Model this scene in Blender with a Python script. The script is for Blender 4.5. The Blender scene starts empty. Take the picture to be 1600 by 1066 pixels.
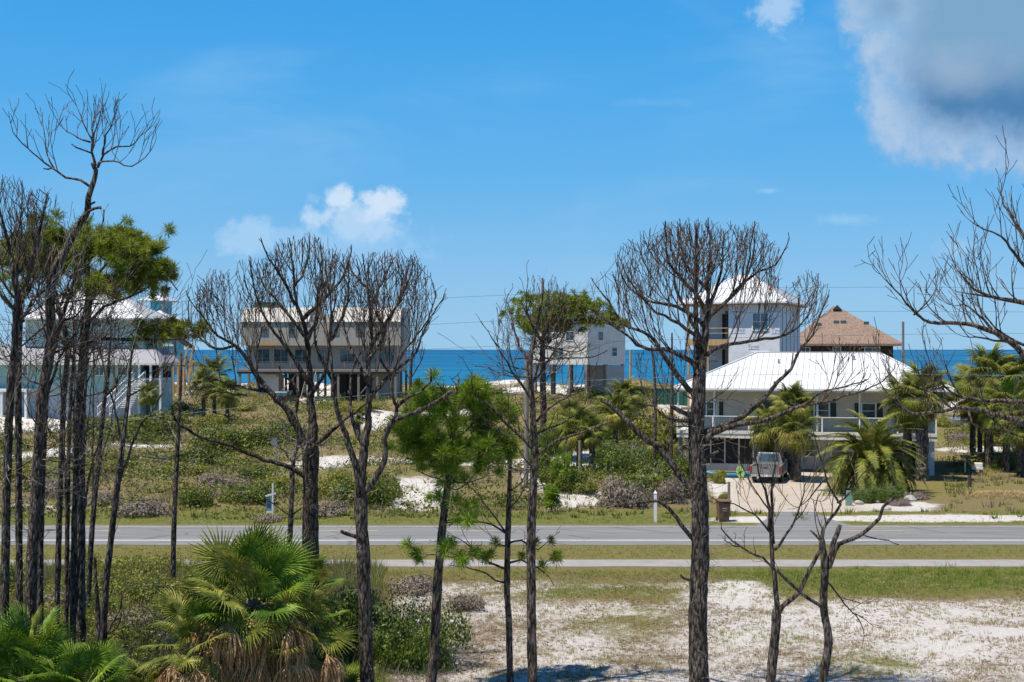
import bpy, math, random
import numpy as np
from mathutils import Vector, Matrix, noise as mnoise

R = math.radians
SC = bpy.context.scene
COL = SC.collection
# ------------------------------------------------------------------ camera
FPX, CAMH, HY = 2100.0, 8.6, 546.0          # focal length in photo pixels, eye height, horizon row
cam_data = bpy.data.cameras.new('camera')
cam = bpy.data.objects.new('camera', cam_data); COL.objects.link(cam)
cam.location = (0, 0, CAMH); cam.rotation_euler = (R(90), 0, 0)
cam_data.sensor_width = 36; cam_data.lens = 36 * FPX / 1600
cam_data.shift_y = (HY - 533) / 1600
cam_data.clip_start = 0.1; cam_data.clip_end = 60000
SC.camera = cam
SC.view_settings.view_transform = 'Standard'
SC.view_settings.look = 'None'
SC.view_settings.gamma = 1
SC.view_settings.use_curve_mapping = False
SC.view_settings.exposure = 0.36
SC.cycles.max_bounces = 6; SC.cycles.diffuse_bounces = 3; SC.cycles.transparent_max_bounces = 8
SC.cycles.sample_clamp_indirect = 4

# ------------------------------------------------------------------ node helpers
class NT:
    def __init__(s, tree): s.t = tree; s.n = tree.nodes; s.l = tree.links
    def node(s, typ, **kw):
        nd = s.n.new(typ)
        for k, v in kw.items(): setattr(nd, k, v)
        return nd
    def put(s, sock, v):
        if isinstance(v, bpy.types.NodeSocket): s.l.new(v, sock)
        elif v is not None:
            if hasattr(sock.default_value, '__len__') and not hasattr(v, '__len__'): v = [v] * len(sock.default_value)
            if hasattr(v, '__len__') and len(v) == 3 and len(sock.default_value) == 4: v = (*v, 1)
            sock.default_value = v
    def m(s, op, a, b=None, c=None, clamp=False):
        nd = s.node('ShaderNodeMath', operation=op, use_clamp=clamp)
        for i, v in enumerate((a, b, c)):
            if v is not None: s.put(nd.inputs[i], v)
        return nd.outputs[0]
    def mix(s, f, a, b, mode='MIX'):
        nd = s.node('ShaderNodeMix', data_type='RGBA', blend_type=mode, clamp_factor=True)
        s.put(nd.inputs['Factor'], f); s.put(nd.inputs[6], a); s.put(nd.inputs[7], b)
        return nd.outputs[2]
    def noise(s, vec, scale, detail=4, rough=.55, dist=0.0, out='Fac'):
        nd = s.node('ShaderNodeTexNoise')
        if vec is not None: s.l.new(vec, nd.inputs['Vector'])
        nd.inputs['Scale'].default_value = scale; nd.inputs['Detail'].default_value = detail
        nd.inputs['Roughness'].default_value = rough; nd.inputs['Distortion'].default_value = dist
        return nd.outputs[out]
    def ss(s, v, a, b):
        nd = s.node('ShaderNodeMapRange', interpolation_type='SMOOTHSTEP')
        s.put(nd.inputs[0], v); nd.inputs[1].default_value = a; nd.inputs[2].default_value = b
        nd.inputs[3].default_value = 0; nd.inputs[4].default_value = 1
        return nd.outputs[0]
    def ramp(s, f, stops):
        nd = s.node('ShaderNodeValToRGB'); e = nd.color_ramp.elements
        while len(e) < len(stops): e.new(.5)
        for el, (p, c) in zip(e, stops): el.position = p; el.color = (*c, 1)
        s.l.new(f, nd.inputs[0]); return nd.outputs[0]
    def vmul(s, v, xyz):
        nd = s.node('ShaderNodeVectorMath', operation='MULTIPLY'); s.put(nd.inputs[0], v); nd.inputs[1].default_value = xyz
        return nd.outputs[0]
    def bump(s, h, strength=.3, dist=.05):
        nd = s.node('ShaderNodeBump'); nd.inputs['Strength'].default_value = strength
        nd.inputs['Distance'].default_value = dist; s.l.new(h, nd.inputs['Height']); return nd.outputs[0]

# ------------------------------------------------------------------ sun and sky
SUN_EL, SUN_AZ = 67.0, -122.0      # azimuth from +Y towards +X: sun on the left, a little behind the camera
sdir = Vector((math.sin(R(SUN_AZ)) * math.cos(R(SUN_EL)), math.cos(R(SUN_AZ)) * math.cos(R(SUN_EL)), math.sin(R(SUN_EL))))
sun_d = bpy.data.lights.new('sun', 'SUN'); sun_d.energy = 4.9; sun_d.angle = R(.53); sun_d.color = (1, .93, .83)
sun = bpy.data.objects.new('sun', sun_d); COL.objects.link(sun)
sun.rotation_euler = sdir.to_track_quat('Z', 'Y').to_euler(); sun.location = (-30, -20, 60)

world = bpy.data.worlds.new('World'); SC.world = world; world.use_nodes = True
w = NT(world.node_tree); w.n.clear()
sky = w.node('ShaderNodeTexSky', sky_type='NISHITA')
sky.sun_disc = False; sky.sun_elevation = R(SUN_EL); sky.sun_rotation = R(SUN_AZ)
sky.air_density = 1.0; sky.dust_density = .25; sky.ozone_density = 2.0; sky.altitude = 0
geo = w.node('ShaderNodeTexCoord'); sep = w.node('ShaderNodeSeparateXYZ'); w.l.new(geo.outputs['Generated'], sep.inputs[0])
dx, dy, dz = sep.outputs
yy = w.m('MAXIMUM', dy, .02)
U = w.m('DIVIDE', dx, yy); V = w.m('DIVIDE', dz, yy)      # tangents of the bearing and of the elevation
comb = w.node('ShaderNodeCombineXYZ'); w.l.new(U, comb.inputs[0]); w.l.new(V, comb.inputs[2]); uv = comb.outputs[0]
front = w.ss(dy, .05, .3)
def ell(px, py, rx, ry):
    a = w.m('MULTIPLY', w.m('SUBTRACT', U, (px - 800) / FPX), FPX / rx)
    b = w.m('MULTIPLY', w.m('SUBTRACT', V, (HY - py) / FPX), FPX / ry)
    return w.m('SQRT', w.m('ADD', w.m('MULTIPLY', a, a), w.m('MULTIPLY', b, b)))
n_big = w.noise(uv, 9, 8, .6, .3); n_fine = w.noise(uv, 30, 8, .6, .2)
nz = w.m('ADD', w.m('MULTIPLY', w.m('SUBTRACT', n_big, .5), 1.0), w.m('MULTIPLY', w.m('SUBTRACT', n_fine, .5), .5))
skyc = sky.outputs[0]
n_s1 = w.noise(uv, 34, 7, .62, .4); n_s2 = w.noise(uv, 110, 5, .6)
nzs = w.m('ADD', w.m('MULTIPLY', w.m('SUBTRACT', n_s1, .5), 1.5), w.m('MULTIPLY', w.m('SUBTRACT', n_s2, .5), .8))
SKS = .085                                     # world strength; cloud colours are written as display values / strength
SKE = .84                                      # display values to scene values at this exposure
def cc(r, g, b): return (r * SKE / SKS, g * SKE / SKS, b * SKE / SKS)
# clear subtropical air: the model sky pulled towards the blue gradient of the day
grad = w.ramp(w.m('MULTIPLY', w.m('MAXIMUM', dz, 0), 1.0), [(0, (.26, .53, .79)), (.05, (.21, .49, .80)), (.12, (.105, .42, .80)), (.19, (.055, .375, .80)), (.26, (.028, .325, .775)), (.6, (.018, .16, .50)), (1, (.010, .09, .34))])
col = w.mix(.88, skyc, w.mix(1.0, grad, (SKE / SKS,) * 3, 'MULTIPLY'))
# thin high veil and small wisps
veil = w.noise(w.vmul(uv, (1, 1, 3.2)), 3.5, 6, .55, .4)
veil = w.m('MULTIPLY', w.ss(veil, .48, .8), .30)
col = w.mix(w.m('MULTIPLY', veil, front), col, cc(.40, .62, .84))
def puff(col, e, soft, amp, c, lo=0.0, hi=.5, k=1.0):
    amp = amp * 1.25
    d = w.m('ADD', w.m('SUBTRACT', 1.0, e), w.m('MULTIPLY', nzs, amp))
    f = w.m('MULTIPLY', w.m('MULTIPLY', w.ss(d, lo, hi), front), k)
    return w.mix(f, col, c), d
col, _ = puff(col, ell(1020, 160, 90, 11), 0, .9, cc(.27, .50, .80), .1, 1.1, .28)
col, _ = puff(col, ell(1325, 343, 75, 14), 0, .8, cc(.42, .66, .86), .1, 1.1, .38)
col, _ = puff(col, ell(1200, 298, 30, 7), 0, .8, cc(.42, .66, .86), .1, 1.1, .38)
col, _ = puff(col, ell(1500, 388, 62, 24), 0, .9, cc(.45, .64, .84), .1, 1.1, .38)
col, _ = puff(col, ell(1215, 5, 50, 62), 0, 1.1, cc(.42, .60, .82), .15, .9, .8)
# cumulus over the sea, hard top and dissolving base
for (px, py, rx, ry, k, c) in ((555, 385, 150, 66, .75, (.29, .54, .83)), (390, 370, 72, 42, .85, (.36, .59, .83)), (470, 375, 60, 30, .6, (.32, .56, .83)),
                               (562, 340, 96, 50, .9, (.42, .62, .84)), (598, 318, 44, 32, .85, (.62, .74, .88)), (572, 308, 26, 20, .7, (.62, .74, .88)), (530, 308, 30, 28, .85, (.60, .73, .88)), (500, 340, 46, 22, .7, (.52, .68, .86)), (575, 335, 40, 16, .4, (.52, .68, .86))):
    col, _ = puff(col, ell(px, py, rx, ry), 0, .95, cc(*c), .05, .7, k)
# the big grey-blue cloud at upper right: pale torn rim, dark belly
_a = w.m('MULTIPLY', w.m('SUBTRACT', U, (1600 - 800) / FPX), FPX / 282); _b = w.m('MULTIPLY', w.m('SUBTRACT', V, (HY - 20) / FPX), FPX / 274)
e1 = w.m('POWER', w.m('ADD', w.m('POWER', w.m('ABSOLUTE', _a), 5.0), w.m('POWER', w.m('ABSOLUTE', _b), 5.0)), 1 / 5.0)
e2 = ell(1390, 10, 90, 70)
d = w.m('ADD', w.m('MAXIMUM', w.m('SUBTRACT', 1.0, e1), w.m('MULTIPLY', w.m('SUBTRACT', 1.0, e2), .5)), w.m('ADD', w.m('MULTIPLY', nz, .42), w.m('MULTIPLY', nzs, .13)))
mask = w.m('MULTIPLY', w.ss(d, .0, .17), front)
n_soft = w.noise(uv, 5.5, 5, .55, .6)
rim = w.mix(w.ss(w.m('ADD', w.m('MULTIPLY', n_s1, .6), w.m('MULTIPLY', n_fine, .4)), .38, .62), cc(.23, .43, .69), cc(.38, .53, .73))
core_n = w.m('ADD', w.m('ADD', w.m('SUBTRACT', n_soft, .5), w.m('MULTIPLY', nzs, .16)), w.m('SUBTRACT', 1.0, ell(1545, 180, 210, 85)))
inner = w.mix(w.ss(core_n, -.45, .6), cc(.19, .36, .55), cc(.07, .21, .42))
inner = w.mix(w.m('MULTIPLY', w.ss(w.m('ADD', n_big, w.m('SUBTRACT', 0, w.m('MULTIPLY', ell(1500, 110, 110, 60), .35))), .15, .6), .55), inner, cc(.38, .50, .65))
cl = w.mix(w.ss(d, .18, .52), rim, inner)
col = w.mix(mask, col, cl)
bg = w.node('ShaderNodeBackground'); w.l.new(col, bg.inputs[0]); bg.inputs[1].default_value = SKS
out = w.node('ShaderNodeOutputWorld'); w.l.new(bg.outputs[0], out.inputs[0])

# ------------------------------------------------------------------ places
def sstep(a, b, x):
    t = np.clip((np.asarray(x, float) - a) / (b - a), 0, 1); return t * t * (3 - 2 * t)
def hz(X, Y):
    """height of the ground"""
    X = np.asarray(X, float); Y = np.asarray(Y, float)
    z = sstep(108, 200, Y) * 1.7
    z = z + np.exp(-((Y - 232) / 13) ** 2) * .75 * (1 + .35 * np.sin(X * .13) + .25 * np.sin(X * .31 + 1))
    z = z - sstep(238, 275, Y) * 6.0
    lawn = sstep(7, 13, X) * (1 - sstep(120, 135, Y))
    hum = sstep(68, 80, Y) * (1 - lawn) * .28 * (np.sin(.31 * X + .17 * Y) + np.sin(.23 * X - .37 * Y + 1) + np.sin(.11 * X + .29 * Y + 2))
    near = (1 - sstep(48, 52.5, Y)) * .05 * (np.sin(.9 * X + .5 * Y) + np.sin(.5 * X - 1.1 * Y + 1))
    return z + hum + near
def P(x, y, D): return Vector(((x - 800) / FPX * D, D, CAMH - (y - HY) / FPX * D))
def G(x, y):
    D = 60.0
    for _ in range(60):
        z = float(hz((x - 800) / FPX * D, D)); D = .5 * D + .5 * (CAMH - z) * FPX / (y - HY)
    return Vector(((x - 800) / FPX * D, D, float(hz((x - 800) / FPX * D, D))))
def on_ground(x, D):
    X = (x - 800) / FPX * D; return Vector((X, D, float(hz(X, D))))

# ------------------------------------------------------------------ object helpers
def tag(o, label=None, cat=None, group=None, kind=None):
    if label: o['label'] = label
    if cat: o['category'] = cat
    if group: o['group'] = group
    if kind: o['kind'] = kind
    return o
def empty(name, loc, rz=0, label=None, cat=None, group=None):
    o = bpy.data.objects.new(name, None); COL.objects.link(o); o.location = loc; o.rotation_euler = (0, 0, rz)
    o.empty_display_size = .3
    return tag(o, label, cat, group)
def link_mesh(name, me, mat=None, parent=None, loc=None):
    o = bpy.data.objects.new(name, me); COL.objects.link(o)
    if mat is not None and len(me.materials) == 0: me.materials.append(mat)
    if parent is not None: o.parent = parent
    if loc is not None: o.location = loc
    return o
def copy_tree(o, parent=None):
    c = o.copy(); COL.objects.link(c); c.parent = parent
    for ch in list(o.children): copy_tree(ch, c)
    return c
def np_mesh(name, V, F, smooth=False, attr=None):
    V = np.asarray(V, np.float32).reshape(-1, 3); F = np.asarray(F, np.int32)
    me = bpy.data.meshes.new(name); k = F.shape[1]
    me.vertices.add(len(V)); me.vertices.foreach_set('co', V.ravel())
    me.loops.add(F.size); me.loops.foreach_set('vertex_index', F.ravel())
    me.polygons.add(len(F)); me.polygons.foreach_set('loop_start', np.arange(0, F.size, k, dtype=np.int32))
    if smooth: me.polygons.foreach_set('use_smooth', np.ones(len(F), bool))
    for an, av in (attr or {}).items():
        a = me.attributes.new(an, 'FLOAT', 'POINT'); a.data.foreach_set('value', np.asarray(av, np.float32))
    me.update(calc_edges=True); me.validate(); return me
class MB:
    """collects shapes, builds ONE mesh object"""
    def __init__(s): s.v = []; s.f = []
    def box(s, x0, x1, y0, y1, z0, z1):
        b = len(s.v); s.v += [(x0, y0, z0), (x1, y0, z0), (x1, y1, z0), (x0, y1, z0), (x0, y0, z1), (x1, y0, z1), (x1, y1, z1), (x0, y1, z1)]
        s.f += [(b, b+3, b+2, b+1), (b+4, b+5, b+6, b+7), (b, b+1, b+5, b+4), (b+1, b+2, b+6, b+5), (b+2, b+3, b+7, b+6), (b+3, b, b+4, b+7)]
        return s
    def beam(s, a, b_, w, h=None):
        a = Vector(a); b_ = Vector(b_); h = h or w; d = (b_ - a).normalized()
        side = d.cross(Vector((0, 0, 1)));
        if side.length < 1e-3: side = Vector((1, 0, 0))
        side.normalize(); up = side.cross(d)
        k = len(s.v)
        for p in (a, b_):
            for sx, sy in ((-1, -1), (1, -1), (1, 1), (-1, 1)): s.v.append(tuple(p + side * (sx * w / 2) + up * (sy * h / 2)))
        s.f += [(k, k+1, k+2, k+3), (k+7, k+6, k+5, k+4), (k, k+4, k+5, k+1), (k+1, k+5, k+6, k+2), (k+2, k+6, k+7, k+3), (k+3, k+7, k+4, k)]
        return s
    def poly(s, *pts):
        b = len(s.v); s.v += [tuple(p) for p in pts]; s.f.append(tuple(range(b, b + len(pts)))); return s
    def prism(s, prof, y0, y1, axis='y'):
        """prof: (a, z) outline, pushed along the other horizontal axis"""
        b = len(s.v); n = len(prof)
        for y in (y0, y1):
            for (a, z) in prof: s.v.append((a, y, z) if axis == 'y' else (y, a, z))
        s.f.append(tuple(range(b, b + n))); s.f.append(tuple(range(b + 2*n - 1, b + n - 1, -1)))
        for i in range(n):
            j = (i + 1) % n; s.f.append((b + i, b + n + i, b + n + j, b + j))
        return s
    def tube(s, pts, rad, n=5, cap=True, wob=0.0, rng=None):
        pts = [Vector(p) for p in pts]; b0 = len(s.v); m = len(pts)
        if m < 2: return s
        ref = None
        for i, p in enumerate(pts):
            d = (pts[min(i+1, m-1)] - pts[max(i-1, 0)])
            if d.length < 1e-9: d = Vector((0, 0, 1))
            d.normalize()
            if ref is None: ref = d.orthogonal().normalized()
            ref = (ref - d * ref.dot(d))
            if ref.length < 1e-6: ref = d.orthogonal()
            ref.normalize(); q = d.cross(ref)
            r = rad[i] if hasattr(rad, '__len__') else rad
            for j in range(n):
                a = 2 * math.pi * j / n; rr = r * (1 + (wob * (rng.random() - .5) if wob else 0))
                s.v.append(tuple(p + ref * (math.cos(a) * rr) + q * (math.sin(a) * rr)))
        for i in range(m - 1):
            for j in range(n):
                a = b0 + i*n + j; c = b0 + i*n + (j+1) % n
                s.f.append((a, c, c + n, a + n))
        if cap:
            s.f.append(tuple(b0 + (m-1)*n + j for j in range(n))); s.f.append(tuple(b0 + n - 1 - j for j in range(n)))
        return s
    def cyl(s, c, r, h, n=12, r2=None):
        c = Vector(c); return s.tube([c, c + Vector((0, 0, h))], [r, r if r2 is None else r2], n)
    def disc_x(s, c, r, w, n=16):
        c = Vector(c); return s.tube([c - Vector((w/2, 0, 0)), c + Vector((w/2, 0, 0))], r, n)
    def build(s, name, mat, parent=None, smooth=False, local=True, bevel=0):
        me = bpy.data.meshes.new(name)
        v = s.v
        if parent is not None and not local:
            off = Vector(parent.location); v = [tuple(Vector(p) - off) for p in v]
        me.from_pydata(v, [], s.f); me.update()
        if smooth: me.polygons.foreach_set('use_smooth', [True] * len(me.polygons))
        o = link_mesh(name, me, mat, parent)
        if bevel:
            md = o.modifiers.new('bevel', 'BEVEL'); md.width = bevel; md.segments = 2; md.limit_method = 'ANGLE'
        return o

# ------------------------------------------------------------------ materials
def new_mat(name):
    m = bpy.data.materials.new(name); m.use_nodes = True; t = NT(m.node_tree)
    b = t.n['Principled BSDF']; return m, t, b
def objco(t): return t.node('ShaderNodeTexCoord').outputs['Object']
def worldco(t): return t.node('ShaderNodeNewGeometry').outputs['Position']
def plain(name, c, rough=.6, var=.15, scale=3.0, bump=0.0, metal=0.0, spec=.5, c2=None, stretch=None, dirt=None):
    m, t, b = new_mat(name); v = objco(t)
    if stretch: v = t.vmul(v, stretch)
    n = t.noise(v, scale, 6, .6)
    c2 = c2 or tuple(x * (1 - var * 2) for x in c)
    f = t.ss(n, .3, .7); col = t.mix(f, c, c2)
    if dirt:
        col = t.mix(t.m('MULTIPLY', t.ss(t.noise(objco(t), dirt[0], 8, .7), .55, .8), dirt[1]), col, dirt[2])
    t.l.new(col, b.inputs['Base Color']); b.inputs['Roughness'].default_value = rough
    b.inputs['Metallic'].default_value = metal; b.inputs['Specular IOR Level'].default_value = spec
    if bump: t.l.new(t.bump(t.noise(v, scale * 6, 4, .6), bump, .03), b.inputs['Normal'])
    return m
def leafy(name, stops, rough=.55, trans=.3, scale=1.5, attr=None, spec=.3):
    """foliage: colour from low noise over place plus fine noise; part of the light passes through"""
    m, t, b = new_mat(name)
    if attr: f = t.node('ShaderNodeAttribute', attribute_name=attr).outputs['Fac']
    else:
        v = worldco(t); f = t.m('ADD', t.m('MULTIPLY', t.noise(v, scale, 3, .6), .55), t.m('MULTIPLY', t.noise(v, scale * 9, 2, .6), .45))
        f = t.ss(f, .3, .7)
    col = t.ramp(f, stops); t.l.new(col, b.inputs['Base Color'])
    b.inputs['Roughness'].default_value = rough; b.inputs['Specular IOR Level'].default_value = spec
    tr = t.node('ShaderNodeBsdfTranslucent'); t.l.new(col, tr.inputs[0])
    mx = t.node('ShaderNodeMixShader'); mx.inputs[0].default_value = trans
    t.l.new(b.outputs[0], mx.inputs[1]); t.l.new(tr.outputs[0], mx.inputs[2])
    t.l.new(mx.outputs[0], t.n['Material Output'].inputs[0]); return m
def bark_mat(name, dark, light, fleck, fs=.62, scale=9):
    m, t, b = new_mat(name); v = worldco(t)
    vs = t.vmul(v, (1, 1, .28)); n1 = t.noise(vs, scale, 6, .65, .6); n2 = t.noise(v, 28, 4, .6)
    vor = t.node('ShaderNodeTexVoronoi'); t.l.new(vs, vor.inputs['Vector']); vor.inputs['Scale'].default_value = scale * 2.2
    f = t.ss(n1, .35, .68); col = t.mix(f, dark, light)
    col = t.mix(t.ss(vor.outputs['Distance'], .35, .75), col, tuple(x * .35 for x in dark))
    col = t.mix(t.ss(t.m('ADD', t.m('MULTIPLY', n2, .6), t.m('MULTIPLY', t.noise(v, 2.5, 3), .4)), fs, fs + .1), col, fleck)
    t.l.new(col, b.inputs['Base Color']); b.inputs['Roughness'].default_value = .85; b.inputs['Specular IOR Level'].default_value = .2
    h = t.m('ADD', t.m('MULTIPLY', vor.outputs['Distance'], -1.0), n1)
    t.l.new(t.bump(h, .9, .04), b.inputs['Normal']); return m
def siding(name, c, lap=.16, var=.08, vertical=False):
    m, t, b = new_mat(name); v = objco(t); s = t.node('ShaderNodeSeparateXYZ'); t.l.new(v, s.inputs[0])
    a = s.outputs[2] if not vertical else t.m('ADD', s.outputs[0], s.outputs[1])
    fr = t.m('FRACT', t.m('DIVIDE', a, lap))
    line = t.ss(fr, .88, .98) if vertical else t.ss(fr, .0, .12)
    col = t.mix(t.ss(t.noise(v, 1.2, 6, .6), .3, .75), c, tuple(x * (1 - var * 2) for x in c))
    k = t.m('SUBTRACT', 1, line) if not vertical else line
    col = t.mix(t.m('MULTIPLY', k, .45), col, tuple(x * .45 for x in c))
    t.l.new(col, b.inputs['Base Color']); b.inputs['Roughness'].default_value = .6
    t.l.new(t.bump(fr, .5, .02), b.inputs['Normal']); return m
def glass(name, c=(.03, .05, .06), rough=.06):
    m, t, b = new_mat(name); v = objco(t)
    t.l.new(t.mix(t.ss(t.noise(v, 1.5, 3), .35, .7), c, tuple(x * 2.2 + .01 for x in c)), b.inputs['Base Color'])
    b.inputs['Roughness'].default_value = rough; b.inputs['Specular IOR Level'].default_value = .8; return m

M = {}
M['bark'] = bark_mat('pine_bark', (.065, .047, .036), (.225, .18, .145), (.42, .37, .32), .60)
M['bark_dark'] = bark_mat('charred_bark', (.05, .039, .031), (.18, .147, .12), (.38, .34, .30), .60)
M['bark_lichen'] = bark_mat('lichen_bark', (.042, .03, .022), (.125, .098, .075), (.34, .34, .24), .56)
M['twig'] = bark_mat('twig_bark', (.11, .075, .055), (.225, .17, .13), (.33, .28, .235), .62, 4)
M['deadtwig'] = bark_mat('bleached_twig', (.24, .20, .17), (.40, .36, .32), (.5, .47, .43), .6, 4)
M['deadbrush'] = plain('grey_dead_brush', (.30, .26, .225), .9, .2, 4)
M['needle'] = leafy('pine_needles', [(0, (.08, .12, .015)), (.5, (.20, .26, .025)), (1, (.40, .41, .06))], .5, .42, 1.6)
M['needle2'] = leafy('bright_pine_needles', [(0, (.07, .13, .012)), (.5, (.20, .32, .022)), (1, (.42, .50, .07))], .5, .45, 1.6)
M['palm'] = leafy('cabbage_palm_leaf', [(0, (.05, .078, .012)), (.5, (.165, .19, .028)), (1, (.42, .38, .08))], .6, .25, .9, spec=.22)
M['palm_fresh'] = leafy('fresh_palm_leaf', [(0, (.045, .10, .012)), (.6, (.14, .24, .022)), (1, (.36, .42, .04))], .55, .28, 1.2, spec=.22)
M['palm_yellow'] = leafy('yellowing_palm_leaf', [(0, (.16, .18, .035)), (.5, (.36, .32, .06)), (1, (.55, .42, .09))], .5, .3, 1.5)
M['palm_dead'] = leafy('dry_palm_leaf', [(0, (.24, .12, .05)), (.5, (.46, .28, .12)), (1, (.62, .46, .26))], .7, .2, 2)
M['palm_trunk'] = bark_mat('palm_trunk', (.11, .085, .065), (.25, .21, .17), (.38, .34, .29), .6, 5)
M['date'] = leafy('date_palm_leaf', [(0, (.06, .08, .012)), (.5, (.18, .20, .03)), (1, (.42, .38, .08))], .55, .25, 1.2, spec=.25)
M['fruit'] = plain('date_stalks', (.45, .17, .03), .6, .3, 8)
M['shrub_a'] = leafy('scrub_oak_leaf', [(0, (.035, .055, .009)), (.5, (.11, .14, .018)), (1, (.27, .275, .04))], .5, .25, 1.1)
M['shrub_b'] = leafy('yellow_green_scrub_leaf', [(0, (.09, .11, .015)), (.5, (.22, .23, .03)), (1, (.40, .36, .055))], .5, .3, 1.1)
M['shrub_c'] = leafy('grey_brown_scrub', [(0, (.13, .10, .07)), (.5, (.24, .19, .145)), (1, (.33, .27, .22))], .8, .15, 1.3)
M['shrub_d'] = leafy('glossy_dark_leaf', [(0, (.028, .05, .008)), (.5, (.085, .135, .016)), (1, (.21, .26, .035))], .45, .2, 2.5, spec=.35)
M['white_paint'] = plain('white_paint', (.78, .77, .74), .5, .05, 2)
M['grey_paint'] = plain('grey_paint', (.35, .36, .36), .6, .1, 2)
M['wood_grey'] = plain('weathered_wood', (.27, .23, .19), .85, .2, 3, .3, stretch=(4, 4, .6))
M['wood_new'] = plain('fresh_timber', (.52, .33, .15), .75, .15, 3, stretch=(3, 3, .6))
M['wood_dark'] = plain('dark_brown_wood', (.06, .045, .035), .8, .2, 3)
M['galv'] = plain('galvanised_metal', (.45, .46, .46), .4, .1, 5, metal=.7)
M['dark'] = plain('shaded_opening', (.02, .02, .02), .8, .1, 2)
M['glass'] = glass('window_glass'); M['glass_blue'] = glass('blue_window_glass', (.01, .08, .13))
M['roof_white'] = plain('white_metal_roofing', (.66, .665, .66), .4, .05, .6, dirt=(.8, .12, (.5, .5, .48)))
M['black'] = plain('black_plastic', (.03, .03, .03), .6, .1, 3)
M['concrete'] = plain('concrete', (.42, .40, .37), .85, .12, 2, .2)
M['rubber'] = plain('tyre_rubber', (.025, .025, .025), .85, .1, 5)

# ================================================================== ground, road, sea
def blob(x, y, cx, cy, rx, ry): return np.exp(-(((x - cx) / rx) ** 2 + ((y - cy) / ry) ** 2) ** 1.5)
def band(y, a, b, s=2.0): return 1 / (1 + np.exp(-(y - a) / s)) * 1 / (1 + np.exp((y - b) / s))
def cover(X, Y):
    """sand share, greenness and driveway tan of the ground at a place"""
    Ys = np.maximum(Y, 5.0); x = 800 + X / Ys * FPX; y = HY + CAMH * FPX / Ys
    s = np.full_like(X, .20); g = np.full_like(X, .42); t = np.zeros_like(X)
    def setv(arr, m, v): arr[:] = arr * (1 - m) + v * m
    near = sstep(884, 890, y)
    setv(s, near, .57); setv(g, near, .40)
    setv(s, near * band(y, 880, 906, 4), .22); setv(g, near * band(y, 880, 906, 4), .62)
    setv(s, near * band(y, 880, 930, 5) * sstep(1080, 1200, x), .12); setv(g, near * band(y, 880, 930, 5) * sstep(1080, 1200, x), .86)
    setv(s, blob(x, y, 960, 930, 170, 16), .38); setv(g, blob(x, y, 930, 925, 190, 14), .75)
    setv(s, blob(x, y, 980, 975, 130, 26), .46); setv(g, blob(x, y, 980, 970, 120, 30), .6)
    setv(s, blob(x, y, 1150, 930, 60, 22), .88)
    setv(s, blob(x, y, 1400, 975, 160, 22), .78); setv(g, near * sstep(950, 1000, y) * sstep(1000, 1100, x), .25)
    setv(s, blob(x, y, 1470, 1012, 85, 15), 1.0); setv(s, blob(x, y, 1575, 992, 85, 11), 1.0); setv(s, blob(x, y, 1430, 1045, 50, 24), 1.0)
    setv(s, blob(x, y, 1570, 1050, 60, 30), .55); setv(g, blob(x, y, 1370, 1040, 120, 22), .75); setv(s, blob(x, y, 1370, 1040, 120, 22), .44); setv(g, blob(x, y, 1200, 1000, 120, 14), .7); setv(s, blob(x, y, 1010, 1030, 90, 16), .46)
    setv(s, blob(x, y, 720, 1010, 110, 60), .48); setv(g, blob(x, y, 720, 1010, 110, 60), .25)
    setv(s, near * (1 - sstep(560, 640, x)), .12); setv(g, near * (1 - sstep(560, 640, x)), .5)
    v1 = band(y, 851, 876, .6); setv(s, v1, .2); setv(g, v1, .62)
    v2 = band(y, 800, 822, 3); setv(s, v2, .30); setv(g, v2, .85)
    back = 1 - sstep(797, 803, y)
    # dunes left and middle
    for (cx, cy, rx, ry, v) in ((640, 768, 80, 22, .70), (60, 790, 140, 10, .6), (560, 722, 130, 5, .85), (730, 722, 200, 5, .85), (950, 725, 150, 5, .85),
                                (470, 640, 60, 7, .85), (585, 668, 36, 12, .9), (80, 668, 40, 16, .95), (60, 710, 80, 9, .9), (220, 697, 70, 8, .95),
                                (330, 636, 60, 5, .9), (895, 618, 50, 16, 1.0), (820, 631, 120, 5, 1.0), (560, 622, 70, 6, .9), (480, 625, 60, 8, .95), (50, 672, 70, 16, 1.0), (860, 760, 60, 16, .7), (900, 780, 50, 14, .8), (700, 658, 70, 6, .8),
                                (1100, 690, 60, 10, .5), (1130, 760, 25, 20, .8), (1530, 703, 70, 5, .85), (1520, 650, 60, 8, .9), (1440, 792, 110, 9, .8), (1460, 810, 180, 5.5, 1.0), (1180, 812, 70, 5, .9)):
        setv(s, back * blob(x, y, cx, cy, rx, ry) if cy < 800 else blob(x, y, cx, cy, rx, ry), v)
    for (cx, cy, rx, ry, v) in ((100, 735, 60, 12, .95), (840, 700, 260, 14, .65), (560, 745, 160, 10, .6), (1520, 685, 90, 9, .9), (1480, 765, 120, 16, .6)):
        setv(g, back * blob(x, y, cx, cy, rx, ry), v)
    yard = back * sstep(1120, 1160, x) * (1 - sstep(1330, 1380, x)) * band(y, 738, 802, 2)
    setv(t, yard, 1.0); setv(s, yard, .9)
    rt = back * sstep(1420, 1500, x) * band(y, 735, 800, 3); setv(s, rt, .28)
    setv(t, blob(x, y, 1590, 772, 70, 11), .9); setv(t, blob(x, y, 1060, 648, 40, 16), 1.0); setv(s, blob(x, y, 1060, 648, 40, 16), 1.0)
    lone = sstep(225, 240, Y); setv(s, lone, .95)
    return s, g, t
ys = np.concatenate([np.arange(-60, 30, 4.0), np.arange(30, 70, .35), np.arange(70, 130, .8), np.arange(130, 250, 1.6), np.arange(250, 420, 12)])
us = np.linspace(-1, 1, 261)
gx = []; gy = []
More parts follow.
